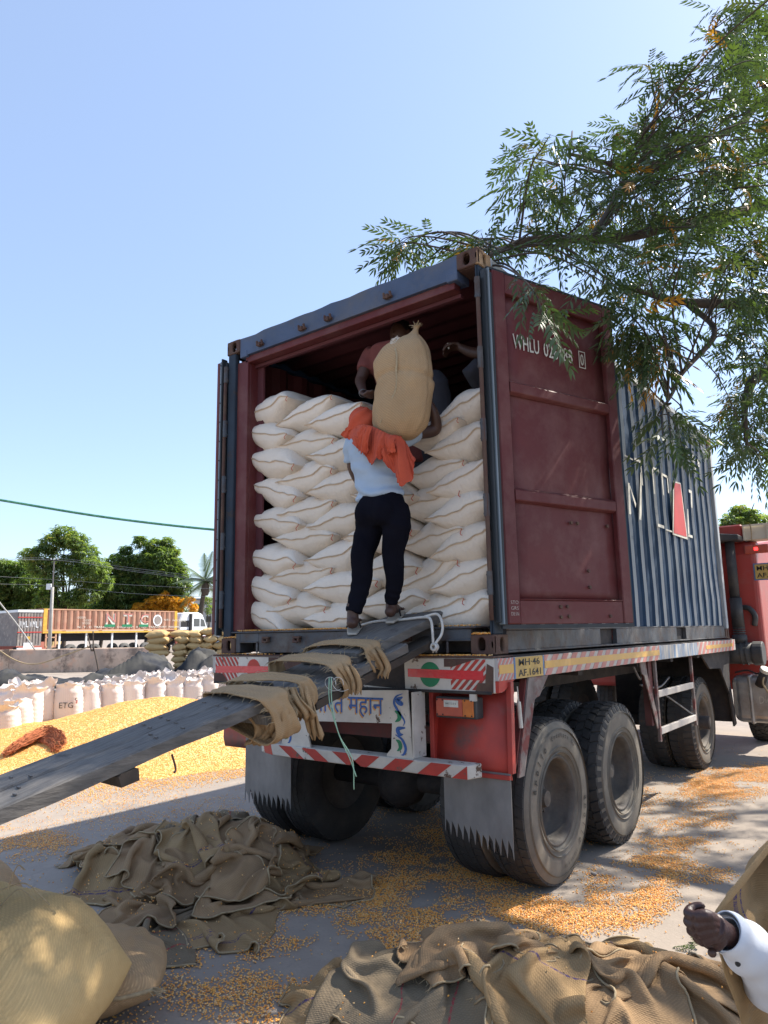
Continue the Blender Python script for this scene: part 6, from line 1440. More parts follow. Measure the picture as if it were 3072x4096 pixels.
# coir bundle on the heap
cb=thing('coir_bundle','reddish brown bundle of coconut fibre lying on the maize heap','bundle',at(130,2990,9.2))
mb=MB()
def onheap(px,py):
    d=ray(px,py); 
    for s_ in np.linspace(6,16,900):
        p=CAMP+d*s_
        if p[2]<max(0,float(heapz(p[:1],p[1:2])[0])): return p
    return g(px,py)
C_=[onheap(*q) for q in ((20,3025),(50,3010),(100,2985),(160,2960),(215,2975),(235,3000),(215,3010))]
C_=spline(C_,8)
for k in range(260):
    a=rs.uniform(0,6.3); r_=rs.random()**.5; n=len(C_); i0=rs.integers(0,n//2); i1=rs.integers(n//2,n); env=np.sin(np.linspace(.35,2.9,n))[:,None]*.16+.02
    off=np.stack([np.full(n,math.cos(a)*r_),np.full(n,math.sin(a)*r_*.6),np.full(n,.45+.45*math.sin(a)*r_)],-1)
    pth=C_+off*env+rs.normal(0,.010,(n,3)); (mb.tube(pth[i0:i1:2],.0045,3,False) if i1-i0>4 else 0)
tag(mb.build('fibre','coir',cb),kind='stuff')
# ------------------------------------------------------------------ white bags standing behind the heap
HOR=lambda px: 2565-.0195*px
def bagmesh(seed,H_=1.0):
    rs_=np.random.default_rng(seed); nu,nv=26,40; V=[];UV=[]
    for i in range(nu):
        t=i/(nu-1)
        for j in range(nv):
            a=2*math.pi*j/nv; c,s_=math.cos(a),math.sin(a); e=.75
            sc_=(1+.05*math.sin(math.pi*min(t/.7,1))) if t<.72 else 1.0
            if t<.06: sc_*=.86+.14*t/.06
            if t>=.72: u=(t-.72)/.28; sc_=1-.13*math.sin(math.pi*min(1,u*1.25))+.30*max(0,u-.6)*vn(np.array([[c*2+seed,s_*2,3]]))[0]*2
            rx,ry=.225*sc_,.17*sc_
            x=rx*math.copysign(abs(c)**e,c); y=ry*math.copysign(abs(s_)**e,s_); z=t*H_
            if t>=.70:
                u=(t-.70)/.30; f=fbm(np.array([[c*1.6+seed*3,s_*1.6,u*1.5]]),1.3,3)[0]; x*=1+f*.45*u; y*=1+f*.6*u; z+=f*.16*u+u*.04*math.sin(a*2+seed)-.08*u*u; x+=.05*u*math.sin(seed*2.3+a); y+=.05*u*math.cos(seed*1.3+a*2)
            x+=.006*math.sin(t*60+a*2)*(t<.7); V.append((x,y,z)); UV.append((a*.2,z))
    F=[tuple(f) for f in gridF(nu,nv,True)]+[tuple(range(nv))[::-1]]; n=len(V); 
    V+= [(0,0,.62*H_)]; UV.append((0,0)); F+=[((nu-3)*nv+j,n,(nu-3)*nv+(j+1)%nv) for j in range(nv)]
    return V,F,UV
bp_=[]
for s_ in range(5):
    V,F,UV=bagmesh(s_+1); o=meshobj('white_bag',V,F,'pp_bag',smooth=True,uv=UV); bp_.append(o)
BAGS=[ # px centre, depth, height, row phrase
 (8,11.2,.66,'front row, cut by the left edge'),(58,11.9,.70,'front row, second from the left edge'),(104,12.9,.84,'front row, tall and narrow, just left of the smooth tall bag'),
 (158,13.9,.88,'front row, smooth and tall, left of the lettered bag'),(271,14.0,.84,'front row, printed with three dark letters'),(356,14.9,.76,'front row, right of the lettered bag'),
 (441,15.6,.78,'front row, second to the right of the lettered bag'),(528,16.6,.80,'front row, half sunk behind the heap crest, left'),(618,17.2,.82,'front row, behind the highest part of the heap'),
 (700,17.8,.78,'front row, right of the heap crest'),(768,18.2,.80,'front row, left of the ramp wraps'),(832,18.6,.84,'front row, just above the burlap wraps'),(893,19.0,.82,'front row, at the corner of the truck bed'),
 (20,13.2,.86,'second row at the left edge'),(66,14.0,.86,'second row, peaked, above the left edge bags'),(118,14.6,.90,'second row behind the tall narrow bag'),(345,16.6,.78,'second row right of the lettered bag'),(405,17.2,.80,'second row with a twisted peak'),
 (470,18.0,.86,'second row with a flat folded flap'),(540,18.7,.88,'second row behind the left heap slope'),(610,19.4,.92,'second row with a high pointed mouth'),(680,19.6,.90,'second row right of the pointed bag'),(745,20.2,.88,'second row below the jute stack'),(805,20.6,.90,'second row under the tarpaulin end'),(862,21.0,.86,'second row at the truck bed corner'),
 (505,20.4,.84,'back row below the tarpaulin, left'),(575,21.0,.88,'back row below the tarpaulin, middle'),(650,21.6,.90,'back row below the tarpaulin, right'),(720,22.2,.88,'back row nearest the jute stack'),(790,22.8,.90,'back row under the right tarpaulin'),
 (-70,12.0,.8,None),(-40,10.6,.66,None)]
for i,(px,D,h,lab) in enumerate(BAGS):
    D=D if D<14 else 14+(D-14)*.38
    p=at(px,2560+1.6/D*FOC,D); o=bp_[i%5] if i<5 else bp_[(i*3+1)%5].copy()
    if i>=5: COL.objects.link(o)
    o.location=(p[0],p[1],0); o.scale=((1.16 if D<14.2 else .98),1.05,h*.95); o.rotation_euler=(R_(random.uniform(-3,3)),R_(random.uniform(-3,3)),-YAW+random.uniform(-.2,.2)*(i!=4)+(0 if i==4 else math.pi*(i%2)))
    if lab is None: bpy.data.objects.remove(o); continue
    tag(o,'open white grain bag, '+lab,'bag','white bags standing behind the maize heap')
    if i==4: BAG5=o; BP=p
# lettering on the printed bag
fx=np.array([math.cos(YAW),-math.sin(YAW)*1,0]); fx=CR/np.linalg.norm(CR); fwd=np.array([CF[0],CF[1],0]); fwd/=np.linalg.norm(fwd)
lp=A([BP[0],BP[1],.33])-fwd*.215+fx*.045
def on_parent(o,par): 
    o.parent=par; o.matrix_parent_inverse=Matrix.LocRotScale(par.location,par.rotation_euler,par.scale).inverted()
o=text_obj('bag_lettering','ETG','ink_black',None,lp,(fx[0],fx[1],0),(0,0,1),.11,.27,.0,lift=.004); on_parent(o,BAG5)
mk=MB(); q=lp+fx*.165+A([0,0,.085])
mk.beam(q+A([0,0,.03]),q+fx*.03+A([0,0,.055]),.010,.010); mk.beam(q+A([0,0,.03]),q+fx*.03+A([0,0,.005]),.010,.010); on_parent(mk.build('bag_mark','ink_black',None),BAG5)
mk=MB()
for k in range(3): mk.beam(q+fx*.02+A([0,0,-.005-.018*k]),q+fx*.055+A([0,0,.012-.018*k]),.010,.008)
mk.beam(q+fx*.035+A([0,0,-.05]),q+fx*.045+A([0,0,.015]),.010,.008); on_parent(mk.build('bag_mark','letter_red',None),BAG5)
# ------------------------------------------------------------------ stack of full jute sacks
pj=[]
for s_ in range(4):
    V,F,uv,ep=pillow(.60,.92,.34,seed=40+s_,nu=22,nv=22,pu=.5,pv=.42,crumple=.025,ear=.10); V[:,1]-=.46; pj.append(weld(meshobj('stacked_jute_sack',V,F,'jute_far',uv=uv)))
base=g(600,2560+1.6/31.5*FOC); ri=np.array([fx[0],fx[1],0]); ri/=np.linalg.norm(ri)
ncol=6; k=0
COLW=['front left corner','second column','third column','fourth column','fifth column','column nearest the container']
for r in range(7):
    for c in range(ncol):
        if r==6 and c in (0,): pass
        o=pj[k%4] if k<4 else pj[(k*7)%4].copy()
        if k>=4: COL.objects.link(o)
        side=(c==0)
        x=(.0 if side else .45+.56*(c)-.08)+ (.12*(r%2)) + (.02*r); p=A([base[0],base[1],0])+ri*(x+.15)+fwd*(.25*c*.5+(0 if side else .15))
        z=.15+r*.262+random.uniform(-.015,.015)+(.07 if c>=3 and r==6 else 0)
        o.location=(p[0],p[1],z); o.rotation_euler=(R_(random.uniform(-5,5)),R_(random.uniform(-6,6)),-YAW+(math.pi/2 if (side or (r==6 and c in(0,1))) else 0)+random.uniform(-.2,.2))
        rowname='bottom layer' if r==0 else ('top layer' if r==6 else ORD[r]+' layer from the bottom')
        tag(o,'golden jute sack, %s, %s of the sunlit stack'%(rowname,COLW[c]),'sack','jute sacks stacked by the concrete wall'); k+=1
# ------------------------------------------------------------------ tarpaulins
def tarp(px0,px1,D0,D1,h,seed,label,shift=0):
    n1,n2=90,34; V=[]
    for i in range(n1):
        t=i/(n1-1); px=px0+(px1-px0)*t; D=D0
        for j in range(n2):
            s_=j/(n2-1); Dq=D0+(D1-D0)*s_; p=at(px,2560+1.6/Dq*FOC,Dq); q=np.array([[p[0]*.8+seed,p[1]*.8,0]])
            rdg=(1-2*abs(vn(q*.8)[0]*1.7))*.75+.42*(1-2*abs(vn(q*1.7+5)[0]*1.6))+.08*(1-2*abs(vn(q*4+9)[0]*1.6)); env=math.sin(math.pi*s_)**.6*math.sin(math.pi*min(max(t*1.0,.02),.98))**.4
            V.append((p[0]+.3*vn(q*2+3)[0],p[1]+.3*vn(q*2+7)[0],max(.02,h*env*(.35+.8*rdg))))
    o=meshobj('tarpaulin',V,gridF(n1,n2),'tarp',None,False); so_=o.modifiers.new('s','SOLIDIFY'); so_.thickness=.01; tag(o,label,'tarpaulin')
tarp(-120,330,23.5,26,.62,2,'crumpled dark tarpaulin with a black hollow at the left below the wall')
tarp(290,560,24,26.5,.35,6,'grey tarpaulin edge lying low between the two dark peaks')
tarp(380,700,25,29,.95,3,'peaked black tarpaulin heap in the middle below the wall')
tarp(680,900,27,30,1.15,9,'black and grey tarpaulin heap in front of the jute stack')
tarp(330,900,22.8,24.2,.30,13,'flat grey tarpaulin strip right behind the white bags')
# low yellow spill behind the bags
# ------------------------------------------------------------------ concrete wall
a=g(-700,2560+1.6/35*FOC+16); b=g(640,2560+1.6/35.5*FOC-6)
wall=thing('concrete_wall','low stained concrete wall running behind the white bags','wall',(a+b)/2)
d=(b-a); L=np.linalg.norm(d); d/=L; nrm=np.array([d[1],-d[0],0]); 
n=120; V=[];hh=1.13
for i in range(n+1):
    t=L*i/n
    for (o_,z) in ((0,0),(0,hh-.06+.02*vn(np.array([[t*.7,1,0]]))[0]),(.05,hh+.03*vn(np.array([[t*1.7,3,0]]))[0]),(.28,hh),(.30,hh-.05),(.30,0)): V.append(a+d*t-nrm*o_+A([0,0,z]))
meshobj('wall_body',V,gridF(n+1,6),'wall_render',wall)
for t in (L*.53,L*.985): MB().obox(a+d*t+nrm*.03,d*.28,-nrm*.36,A([0,0,hh+.02])).build('wall_pier','wall_render',wall)
# leaning sticks and loose ropes
def thinthing(name,lab,cat,ptsD,r,m,n=8):
    o=MB().tube(spline([at(*q) for q in ptsD],n),r,6).build(name,m,None,smooth=True); tag(o,lab,cat); return o
thinthing('slack_rope','slack brown rope drooping from the left edge across the concrete wall','rope',[(-60,2560,33.5),(60,2640,33.5),(150,2655,33.5),(260,2620,33.5),(360,2585,33.5)],.03,'twine')
thinthing('stay_wire','thick grey stay wire slanting down from the left edge in front of the trucks','wire',[(-60,2330,34),(0,2412,34),(70,2500,34),(140,2600,34)],.035,'concrete_pole')
for (p,q,lab) in (((372,2605,33.5),(372,2525,33.5),'upright stick leaning on the wall below the far trailer'),((350,2540,33.6),(366,2605,33.4),'stick slanting against the wall, left of the upright stick'),((395,2690,33.2),(372,2580,33.5),'long thin branch leaning on the wall, right of the upright stick')):
    thinthing('stick',lab,'stick',[p,tuple((np.array(p)+np.array(q))/2+A([1,0,0])),q],.035,'bark',3)
rl=thing('steel_railing','rusty red steel railing beside the jute stack in front of the white cab','railing',g(640,2620))
for px in (618,640,705): MB().beam(at(px,2605,36),at(px,2520,36),.28 if px==618 else .10,.10,(0,1,0)).build('railing_post','far_red_wall' if px!=618 else 'rust',rl)
for py,pe in ((2523,2527),(2548,2546)): MB().beam(at(622,py,36),at(860,pe,36),.07,.07).build('rail','far_red_wall',rl)
# ------------------------------------------------------------------ far trailer truck
def far_truck():
    Pl=at(168,2560,60.); Pr=at(706,2556,72.); d=Pr-Pl; d[2]=0; L=np.linalg.norm(d); d/=L; nr=np.array([d[1],-d[0],0]); # toward camera side
    if nr@(CAMP-Pl)<0: nr=-nr
    T=thing('trailer_truck','long rust brown corrugated trailer truck with white cab beyond the wall','truck',(Pl+Pr)/2*[1,1,0])
    O=A([Pl[0],Pl[1],0]); up=A([0,0,1.])
    def P(l,o,z): return O+d*l+nr*o+up*z
    def bx(name,l0,l1,o0,o1,z0,z1,m,bev=0): return MB().obox(P(l0,o0,z0),d*(l1-l0),nr*(o1-o0),up*(z1-z0)).build(name,m,T,bevel=bev)
    zb,zt=2.30,4.18
    # corrugated side
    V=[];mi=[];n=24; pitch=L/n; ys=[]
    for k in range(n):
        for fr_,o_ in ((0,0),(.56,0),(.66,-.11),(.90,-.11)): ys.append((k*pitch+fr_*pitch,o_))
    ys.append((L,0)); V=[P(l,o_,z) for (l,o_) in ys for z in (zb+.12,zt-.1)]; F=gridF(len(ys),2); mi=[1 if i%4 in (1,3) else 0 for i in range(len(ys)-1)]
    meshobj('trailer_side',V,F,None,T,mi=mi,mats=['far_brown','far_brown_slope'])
    bx('trailer_body',.05,L-.05,-2.45,-.14,zb+.05,zt-.15,'far_brown'); bx('top_rail',0,L,-.16,.02,zt-.1,zt,'far_brown_slope'); bx('bottom_rail',0,L,-.2,.02,zb,zb+.12,'far_brown_slope')
    bx('reflector_band',0,L,-.1,.04,zb-.20,zb-.04,'far_yellow'); bx('chassis_beam',0,L,-1.6,-.8,zb-.9,zb-.2,'far_dark')
    bx('corner_post',0,.35,-.1,.03,zb,zt,'far_yellow'); bx('corner_post',L-.35,L,-.1,.03,zb,zt,'far_yellow'); bx('rear_doors',-.06,0,-2.45,0,zb-.1,zt,'far_brown')
    for s_,l,w_,h_ in (('N',6.6,1.25,1.35),('T',8.5,1.2,1.3),('C',10.4,1.2,1.3)):
        text_obj('trailer_lettering',s_,'letter_white',T,P(l,.02,3.25),d,up,h_*.85,w_*.8,.02,lift=.01); text_obj('trailer_lettering',s_,'tape_faded_red',T,P(l+.04,.02,3.45),d,up,h_*.62,w_*.8,-.01,lift=.05)
        bx('letter_base',l-w_/2,l+w_/2-.1,.03,.05,2.62,2.85,'paint_green')
    text_obj('trailer_lettering','N . T . C  TRANSPORT  COMPANY  A - 520,  TRANSPORT  NAGAR','letter_white',T,P(9.0,.03,zb+.30),d,up,.20,11.5,.01,lift=.01)
    MB().lathe([(0,.0),(0,.55),(.02,.55),(.02,0)],P(12.0,.03,3.25),nr,24).build('roundel','far_white',T); MB().lathe([(0,.0),(0,.42),(.03,.42),(.03,0)],P(12.0,.03,3.25),nr,24).build('roundel','far_grey',T)
    for l,z_ in ((3.6,3.45),(4.2,3.2),(4.1,2.95),(13.2,3.3),(14.3,3.25),(15.2,3.2)): text_obj('trailer_lettering','NTC' if l>5 else 'GOODS','letter_white',T,P(l,.03,z_),d,up,.18,.8,.0,lift=.01)
    for l in (2.9,5.3,8.5,10.9,14.9):
        for o_ in (-.35,-2.1):
            w=MB(); w.lathe([(-.18,.25),(-.18,.48),(-.14,.56),(.14,.56),(.18,.48),(.17,.30)],P(l,o_,.58),nr,32); w.build('trailer_wheel','far_tyre',T,smooth=True)
            w=MB(); w.lathe([(.15,.30),(.02,.26),(-.02,.12),(.06,.1),(.06,0)],P(l,o_,.58),nr,24); w.build('wheel_rim','far_dark',T,smooth=True)
    for l in (1.6,4.2,6.9,9.6): bx('stay',l,l+.16,-.2,-.1,.7,zb-.2,'far_white')
    f=MB(); f.obox(P(.3,-.1,.9),d*.14,nr*.08,up*1.2); f.obox(P(1.2,-.1,.9),d*.14,nr*.08,up*1.2); f.obox(P(.3,-.1,.9),d*1.0,nr*.08,up*.14); f.obox(P(.3,-.1,1.7),d*1.0,nr*.08,up*.1); f.build('rear_frame','far_brown_slope',T)
    bx('tool_box',11.3,13.1,-.5,-.1,1.35,1.9,'far_brown_slope'); bx('tool_box_frame',11.1,13.3,-.45,-.15,.8,.95,'far_brown_slope')
    # cab
    Lc=L+.35; o=MB(); o.prism([(0,.8),(0,3.25),(.4,4.05),(2.5,4.12),(3.15,3.9),(3.9,2.5),(4.1,2.2),(4.1,.8)],P(Lc,-2.35,0),d,up,nr*2.35); o.build('cab','far_white',T,bevel=.12)
    bx('cab_window',Lc+1.9,Lc+2.65,.005,.02,2.65,3.45,'far_glass',.0); MB().prism([(2.85,2.65),(3.55,2.65),(3.25,3.35),(2.85,3.45)],P(Lc,.005,0),d,up,nr*.015).build('cab_window','far_glass',T)
    bx('door_seam',Lc+2.72,Lc+2.75,.003,.01,1.2,3.6,'far_dark'); bx('cab_side_window',Lc+.15,Lc+1.2,.005,.02,2.6,3.25,'far_dark')
    bx('exhaust_stack',Lc+1.25,Lc+1.5,.0,.2,1.6,3.95,'far_dark'); bx('cab_shadow_box',Lc-.3,Lc+.1,-2,-.2,.8,2.3,'far_dark')
    for k in range(4): bx('ladder_bar',Lc+.15,Lc+1.2,.02,.06,1.3+k*.32,1.35+k*.32,'far_dark')
    for o_ in (-.3,-2.1): MB().lathe([(-.18,.25),(-.18,.48),(-.14,.56),(.14,.56),(.18,.48),(.17,.0)],P(Lc+2.9,o_,.58),nr,32).build('trailer_wheel','far_tyre',T,smooth=True)
far_truck()
# neighbouring truck seen from its painted tail
q0=at(66,2560,57); q1=at(164,2560,58.5); d=q1-q0; d[2]=0; L=np.linalg.norm(d); d/=L; nr=np.array([d[1],-d[0],0]); nr=nr if nr@(CAMP-q0)>0 else -nr
T=thing('parked_truck','parked truck with painted grey tailboard left of the brown trailer','truck',(q0+q1)/2*[1,1,0]); O=A([q0[0],q0[1],0]); up=A([0,0,1.])
def bx(name,l0,l1,o0,o1,z0,z1,m): return MB().obox(O+d*l0+nr*o0+up*z0,d*(l1-l0),nr*(o1-o0),up*(z1-z0)).build(name,m,T)
bx('tailboard',0,L,-6,0,1.1,3.85,'far_grey'); bx('top_tarpaulin',-.03,L+.03,-6,.04,3.80,4.0,'far_white')
for z_,m_ in ((3.35,'letter_red'),(2.15,'letter_red')): bx('painted_line',0,L,.0,.03,z_,z_+.08,m_)
for k in range(8): bx('plank_joint',.02+k*L/8,.05+k*L/8,.0,.02,1.15,3.8,'far_dark'); 
for k in range(7): text_obj('tail_painting',"भ ा रत"[k%6] if False else 'WML'[k%3],'far_white',T,O+d*(.22+k*.27)+nr*.02+up*(2.85-.04*(k%2)),d,up,.5,.2,0,lift=.01)
bx('number_board',.55,1.25,.02,.05,.95,1.35,'far_white'); bx('bumper',0,L,.05,.2,.75,.95,'far_white'); bx('yellow_panel',.8,1.05,.02,.04,1.6,1.85,'far_yellow')
for l in (.35,1.6): MB().lathe([(-.15,.2),(-.15,.5),(.15,.5),(.15,.2)],O+d*l-nr*.8+up*.5,d,20).build('wheel','far_dark',T)
# buildings at the left
def building(name,lab,px0,px1,ytop,D,m,depth=6,extras=()):
    a=at(px0,2560,D); b=at(px1,2560,D); z=1.6+(HOR((px0+px1)/2)-ytop)/FOC*D; d=b-a; d[2]=0; nr=np.array([d[1],-d[0],0])/np.linalg.norm(d); nr=nr if nr@(CAMP-a)>0 else -nr
    T=thing(name,lab,'building',(a+b)/2*[1,1,0]); MB().obox(A([a[0],a[1],-.5]),d,-nr*depth,A([0,0,z+.5])).build('wall',m,T)
    for (f0,f1,za,zb_,mm,nm) in extras: MB().obox(a*[1,1,0]+d*f0+nr*.0+A([0,0,z*za]),d*(f1-f0),nr*.08,A([0,0,z*(zb_-za)])).build(nm,mm,T)
    return T
building('brick_shed','low red plastered shed at the left edge beyond the wall',-500,66,2505,66,'far_red_wall',extras=((0,1,.97,1.03,'far_grey','roof_edge'),(.55,.7,.2,.7,'far_dark','door'),(.2,.35,.45,.7,'far_dark','window')))
building('ochre_house','ochre house half hidden by trees above the red shed',-350,170,2468,84,'building_ochre',extras=((0,1,.96,1.02,'building_pale','roof_edge'),(.72,.80,.45,.68,'far_dark','window'),(.88,.95,.45,.68,'far_dark','window')))
building('pale_house','pale house glimpsed behind the palm tree',770,1100,2395,120,'building_pale',extras=((.05,.12,.5,.62,'far_glass','window'),(.16,.22,.5,.62,'far_glass','window'),(.05,.12,.75,.87,'far_glass','window'),(0,1,.96,1.0,'far_grey','roof_edge')))
# ------------------------------------------------------------------ pole and wires
pt=at(217,2235,56); pb=A([*at(199,2560,56)[:2],0])
pole=thing('utility_pole','leaning concrete utility pole with white junction box behind the far trailer','pole',pb)
MB().tube([pb,pb*.55+pt*.45,pb*.28+pt*.72],[.16,.13,.11],10).build('pole_shaft','concrete_pole',pole,smooth=True); MB().tube([pb*.28+pt*.72,pt],[.05,.05],8).build('pole_extension','steel_grey',pole)
MB().obox(at(184,2358,55.8),ri*.34,fwd*.2,A([0,0,.45])).build('junction_box','far_white',pole)
MB().beam(at(200,2240,56),at(236,2242,56),.08,.08).build('cross_arm','far_dark',pole)
for px in (205,218,231): MB().tube([at(px,2238,56),at(px,2232,56)],.05,6).build('insulator','far_white',pole)
WY=[((-200,2236,50),(217,2233,56),(500,2268,48),(900,2320,42)),((-200,2244,50),(217,2241,56),(500,2276,48),(900,2328,42)),((-200,2295,50),(205,2318,56),(500,2338,48),(900,2358,42)),((-200,2332,50),(198,2342,56),(500,2372,48),(900,2390,42)),((-200,2239,50),(230,2240,56),(520,2284,48),(900,2332,42))]
for i,w_ in enumerate(WY):
    thinthing('overhead_wire',['uppermost thin grey wire passing over the utility pole','second thin grey wire just below the uppermost one','grey wire crossing the trees at mid height','lowest grey wire crossing just above the far trailer','lower wire of the close pair at the pole top'][i],'wire',w_,.011,'wire')
thinthing('green_cable','green twisted cable sagging across the sky at the left','cable',[(-300,1950,17.5),(0,2000,18),(430,2070,18.4),(859,2119,18.8),(1300,2150,19.2)],.035,'cable_green')
# ------------------------------------------------------------------ foliage
rs=np.random.default_rng(21)
def rotm(az,el,roll):
    """arrays -> rotation matrices whose x axis points to azimuth/elevation"""
    ca,sa,ce,se,cr,sr=np.cos(az),np.sin(az),np.cos(el),np.sin(el),np.cos(roll),np.sin(roll)
    X=np.stack([ca*ce,sa*ce,se],-1); Y0=np.stack([-sa,ca,0*ca],-1); Z0_=np.cross(X,Y0); Y=Y0*cr[:,None]+Z0_*sr[:,None]; Z=np.cross(X,Y); return np.stack([X,Y,Z],-1)
def leaflet(o,d,side,L,w,curl):
    """sickle leaflet: 2 rows"""
    d=d/np.linalg.norm(d); n=np.array([0,0,1.]); s_=np.cross(n,d); P=[]
    for t,ww in ((0,.10),(.30,1.),(.62,.85),(1,.02)):
        c=o+d*L*t+s_*side*curl*L*t*t*-.5+A([0,0,-.16*L*t*t]); P+= [c+s_*w*ww/2,c-s_*w*ww/2]
    return P,[(0,1,3,2),(2,3,5,4),(4,5,7,6)]
def compound(droop,seed,n=6,L=.24):
    r=np.random.default_rng(seed); V=[];F=[]
    def rach(t): return A([L*t,0,-droop*L*t*t])
    for k in range(n):
        t=.22+.74*k/(n-1); o=rach(t); 
        for sd in (1,-1):
            a=R_(62-18*t+r.uniform(-8,8)); d=A([math.cos(a),sd*math.sin(a),-.25-droop*.5+r.uniform(-.15,.15)]); P,f=leaflet(o,d,sd,.066*(1-.25*abs(t-.5))*r.uniform(.85,1.1),.0185,.45); f=[tuple(i+len(V) for i in q) for q in f]; V+=P; F+=f
    P,f=leaflet(rach(1.),A([1,0,-.5]),1,.055,.013,.1); f=[tuple(i+len(V) for i in q) for q in f]; V+=P; F+=f
    for a_,b_ in ((0,.5),(.5,1)):
        p,q=rach(a_),rach(b_); i=len(V); V+=[p+A([0,.0012,0]),p-A([0,.0012,0]),q-A([0,.001,0]),q+A([0,.001,0])]; F.append((i,i+1,i+2,i+3))
    return np.array(V),np.array(F)
LV=[compound(dr,s_) for dr,s_ in ((.15,1),(.35,2),(.55,3),(.8,4))]
def scatter_leaves(name,P,az,el,sc,tone,m,parent,variants=LV,kind='stuff'):
    Vs=[];Fs=[];Ts=[];off=0; which=rs.integers(0,len(variants),len(P)); R=rotm(az,el,rs.uniform(-.7,.7,len(P)))
    for v in range(len(variants)):
        ix=np.where(which==v)[0]; V,F=variants[v]
        if not len(ix): continue
        W_=np.einsum('nij,kj->nki',R[ix],V)*sc[ix][:,None,None]+P[ix][:,None,:]
        Vs.append(W_.reshape(-1,3)); Fs.append((F[None]+(np.arange(len(ix))*len(V))[:,None,None]+off).reshape(-1,4)); off+=len(ix)*len(V); Ts.append(np.repeat(tone[ix],len(V)))
    o=meshobj(name,np.vstack(Vs),np.vstack(Fs),m,parent,False); a=o.data.attributes.new('tone','FLOAT','POINT'); a.data.foreach_set('value',np.concatenate(Ts).astype(np.float32))
    if kind: tag(o,kind=kind)
    return o
def inpoly(p,poly):
    x,y=p; c=False; j=len(poly)-1
    for i in range(len(poly)):
        if (poly[i][1]>y)!=(poly[j][1]>y) and x<(poly[j][0]-poly[i][0])*(y-poly[i][1])/(poly[j][1]-poly[i][1])+poly[i][0]: c=not c
        j=i
    return c
def sample(poly,n):
    xs=[p[0] for p in poly]; ys=[p[1] for p in poly]; out=[]
    while len(out)<n:
        p=(rs.uniform(min(xs),max(xs)),rs.uniform(min(ys),max(ys)))
        if inpoly(p,poly): out.append(p)
    return out
def blocked(p):
    """inside the container or its doors"""
    return (-2.6<p[0]<.12 and -.05<p[1]<6.2 and p[2]<4.2) or (p[0]<.62 and p[0]>0 and 0<p[1]<1.2 and p[2]<3.95 and (p[0]-.03)<math.tan(R_(20))*p[1]+.10)
GR=[ # polygon, number of twigs, depth range, droop
 ([(1970,900),(2000,740),(2090,600),(2350,520),(2540,470),(2700,480),(2820,330),(3072,150),(3072,1330),(2900,1300),(2800,1180),(2560,1200),(2440,1060),(2300,960),(2150,940),(2010,960)],135,(4.6,7.6),0),
 ([(2400,1080),(2560,1180),(2740,1250),(2690,1440),(2600,1500),(2540,1420),(2470,1280)],18,(4.6,5.8),.15),
 ([(2560,260),(2620,230),(2690,340),(2660,450),(2590,420)],5,(5.6,6.4),0),
 ([(2800,40),(3072,0),(3072,260),(2920,260),(2820,150)],16,(5.4,7.2),0),
 ([(1610,930),(1650,900),(1700,960),(1690,1040),(1620,1050)],5,(5.3,5.9),0),
 ([(1840,960),(1900,920),(1960,960),(1950,1020),(1870,1020)],6,(5.0,5.7),0),
 ([(2110,1120),(2190,1140),(2190,1200),(2130,1200)],2,(4.0,4.3),.35),
 ([(2940,1440),(3072,1400),(3072,1850),(3000,1840),(2940,1700)],24,(5.2,7.5),.1),
 ([(2620,1610),(2730,1640),(2700,1680),(2640,1670)],4,(4.7,5.2),.3),
 ([(2880,1180),(3072,1150),(3072,1420),(2900,1400)],12,(5.2,7.0),.1),
 ([(2250,1030),(2400,1090),(2380,1130),(2280,1070)],3,(4.5,4.9),.0)]
CL=[]
for poly,n,(d0,d1),dr in GR:
    for (px,py) in sample(poly,n):
        for tr_ in range(6):
            p=at(px,py,rs.uniform(d0,d1))
            if not blocked(p) : CL.append((p,dr)); break
nvis=len(CL)
def infr(p): 
    q=p-CAMP; z=q@CF
    if z<.3: return False
    x=1536+FOC*(q@CR)/z; y=2048-FOC*(q@CU)/z; return -150<x<3190 and -150<y<4250
k=0
while k<170:
    v=rs.normal(size=3); v/=np.linalg.norm(v); p=A([4.0,5.2,6.3])+v*A([3.8,5.6,2.1])*rs.uniform(.35,1)
    if infr(p) or p[2]<4.2: continue
    CL.append((p,.1)); k+=1
CP=np.array([c[0] for c in CL])
tree=thing('neem_tree','large leafy neem tree reaching over the truck from the right','tree',(5.2,3.6,0))
limbs=[]
def limb_(pts,r0,r1):
    P=spline(pts,8); limbs.append((P,np.linspace(r0,r1,len(P)))); return P
fork=A([5.0,3.6,3.6])
limb_([A([5.25,3.6,-.1]),A([5.15,3.6,1.6]),fork],.26,.20)
L1=limb_([fork,A([3.9,3.4,4.6]),at(3300,1200,6.6),at(2900,1215,6.2),at(2700,1200,6.0),at(2520,1150,5.8)],.085,.016)
L2=limb_([fork,A([4.2,3.0,5.4]),at(3250,760,6.4),at(2800,880,6.0),at(2450,955,5.7),at(2150,955,5.4),at(1990,1010,5.2),at(1900,1080,5.1)],.075,.009)
L3=limb_([L1[30],at(2860,1330,5.7),at(2740,1480,5.3),at(2660,1620,5.0)],.030,.010)
L4=limb_([fork,at(3400,1500,7.2),at(3072,1490,6.6),at(2980,1600,6.3),at(2990,1800,6.2)],.10,.012)
L5=limb_([fork,A([4.8,4.4,6.0]),at(3250,350,7.0),at(2950,500,6.6),at(2700,640,6.3),at(2450,700,6.0)],.07,.010)
L6=limb_([L5[18],at(3000,250,6.6),at(2850,120,6.4)],.05,.012)
L7=limb_([L2[34],at(2500,700,5.7),at(2280,620,5.5)],.035,.012)
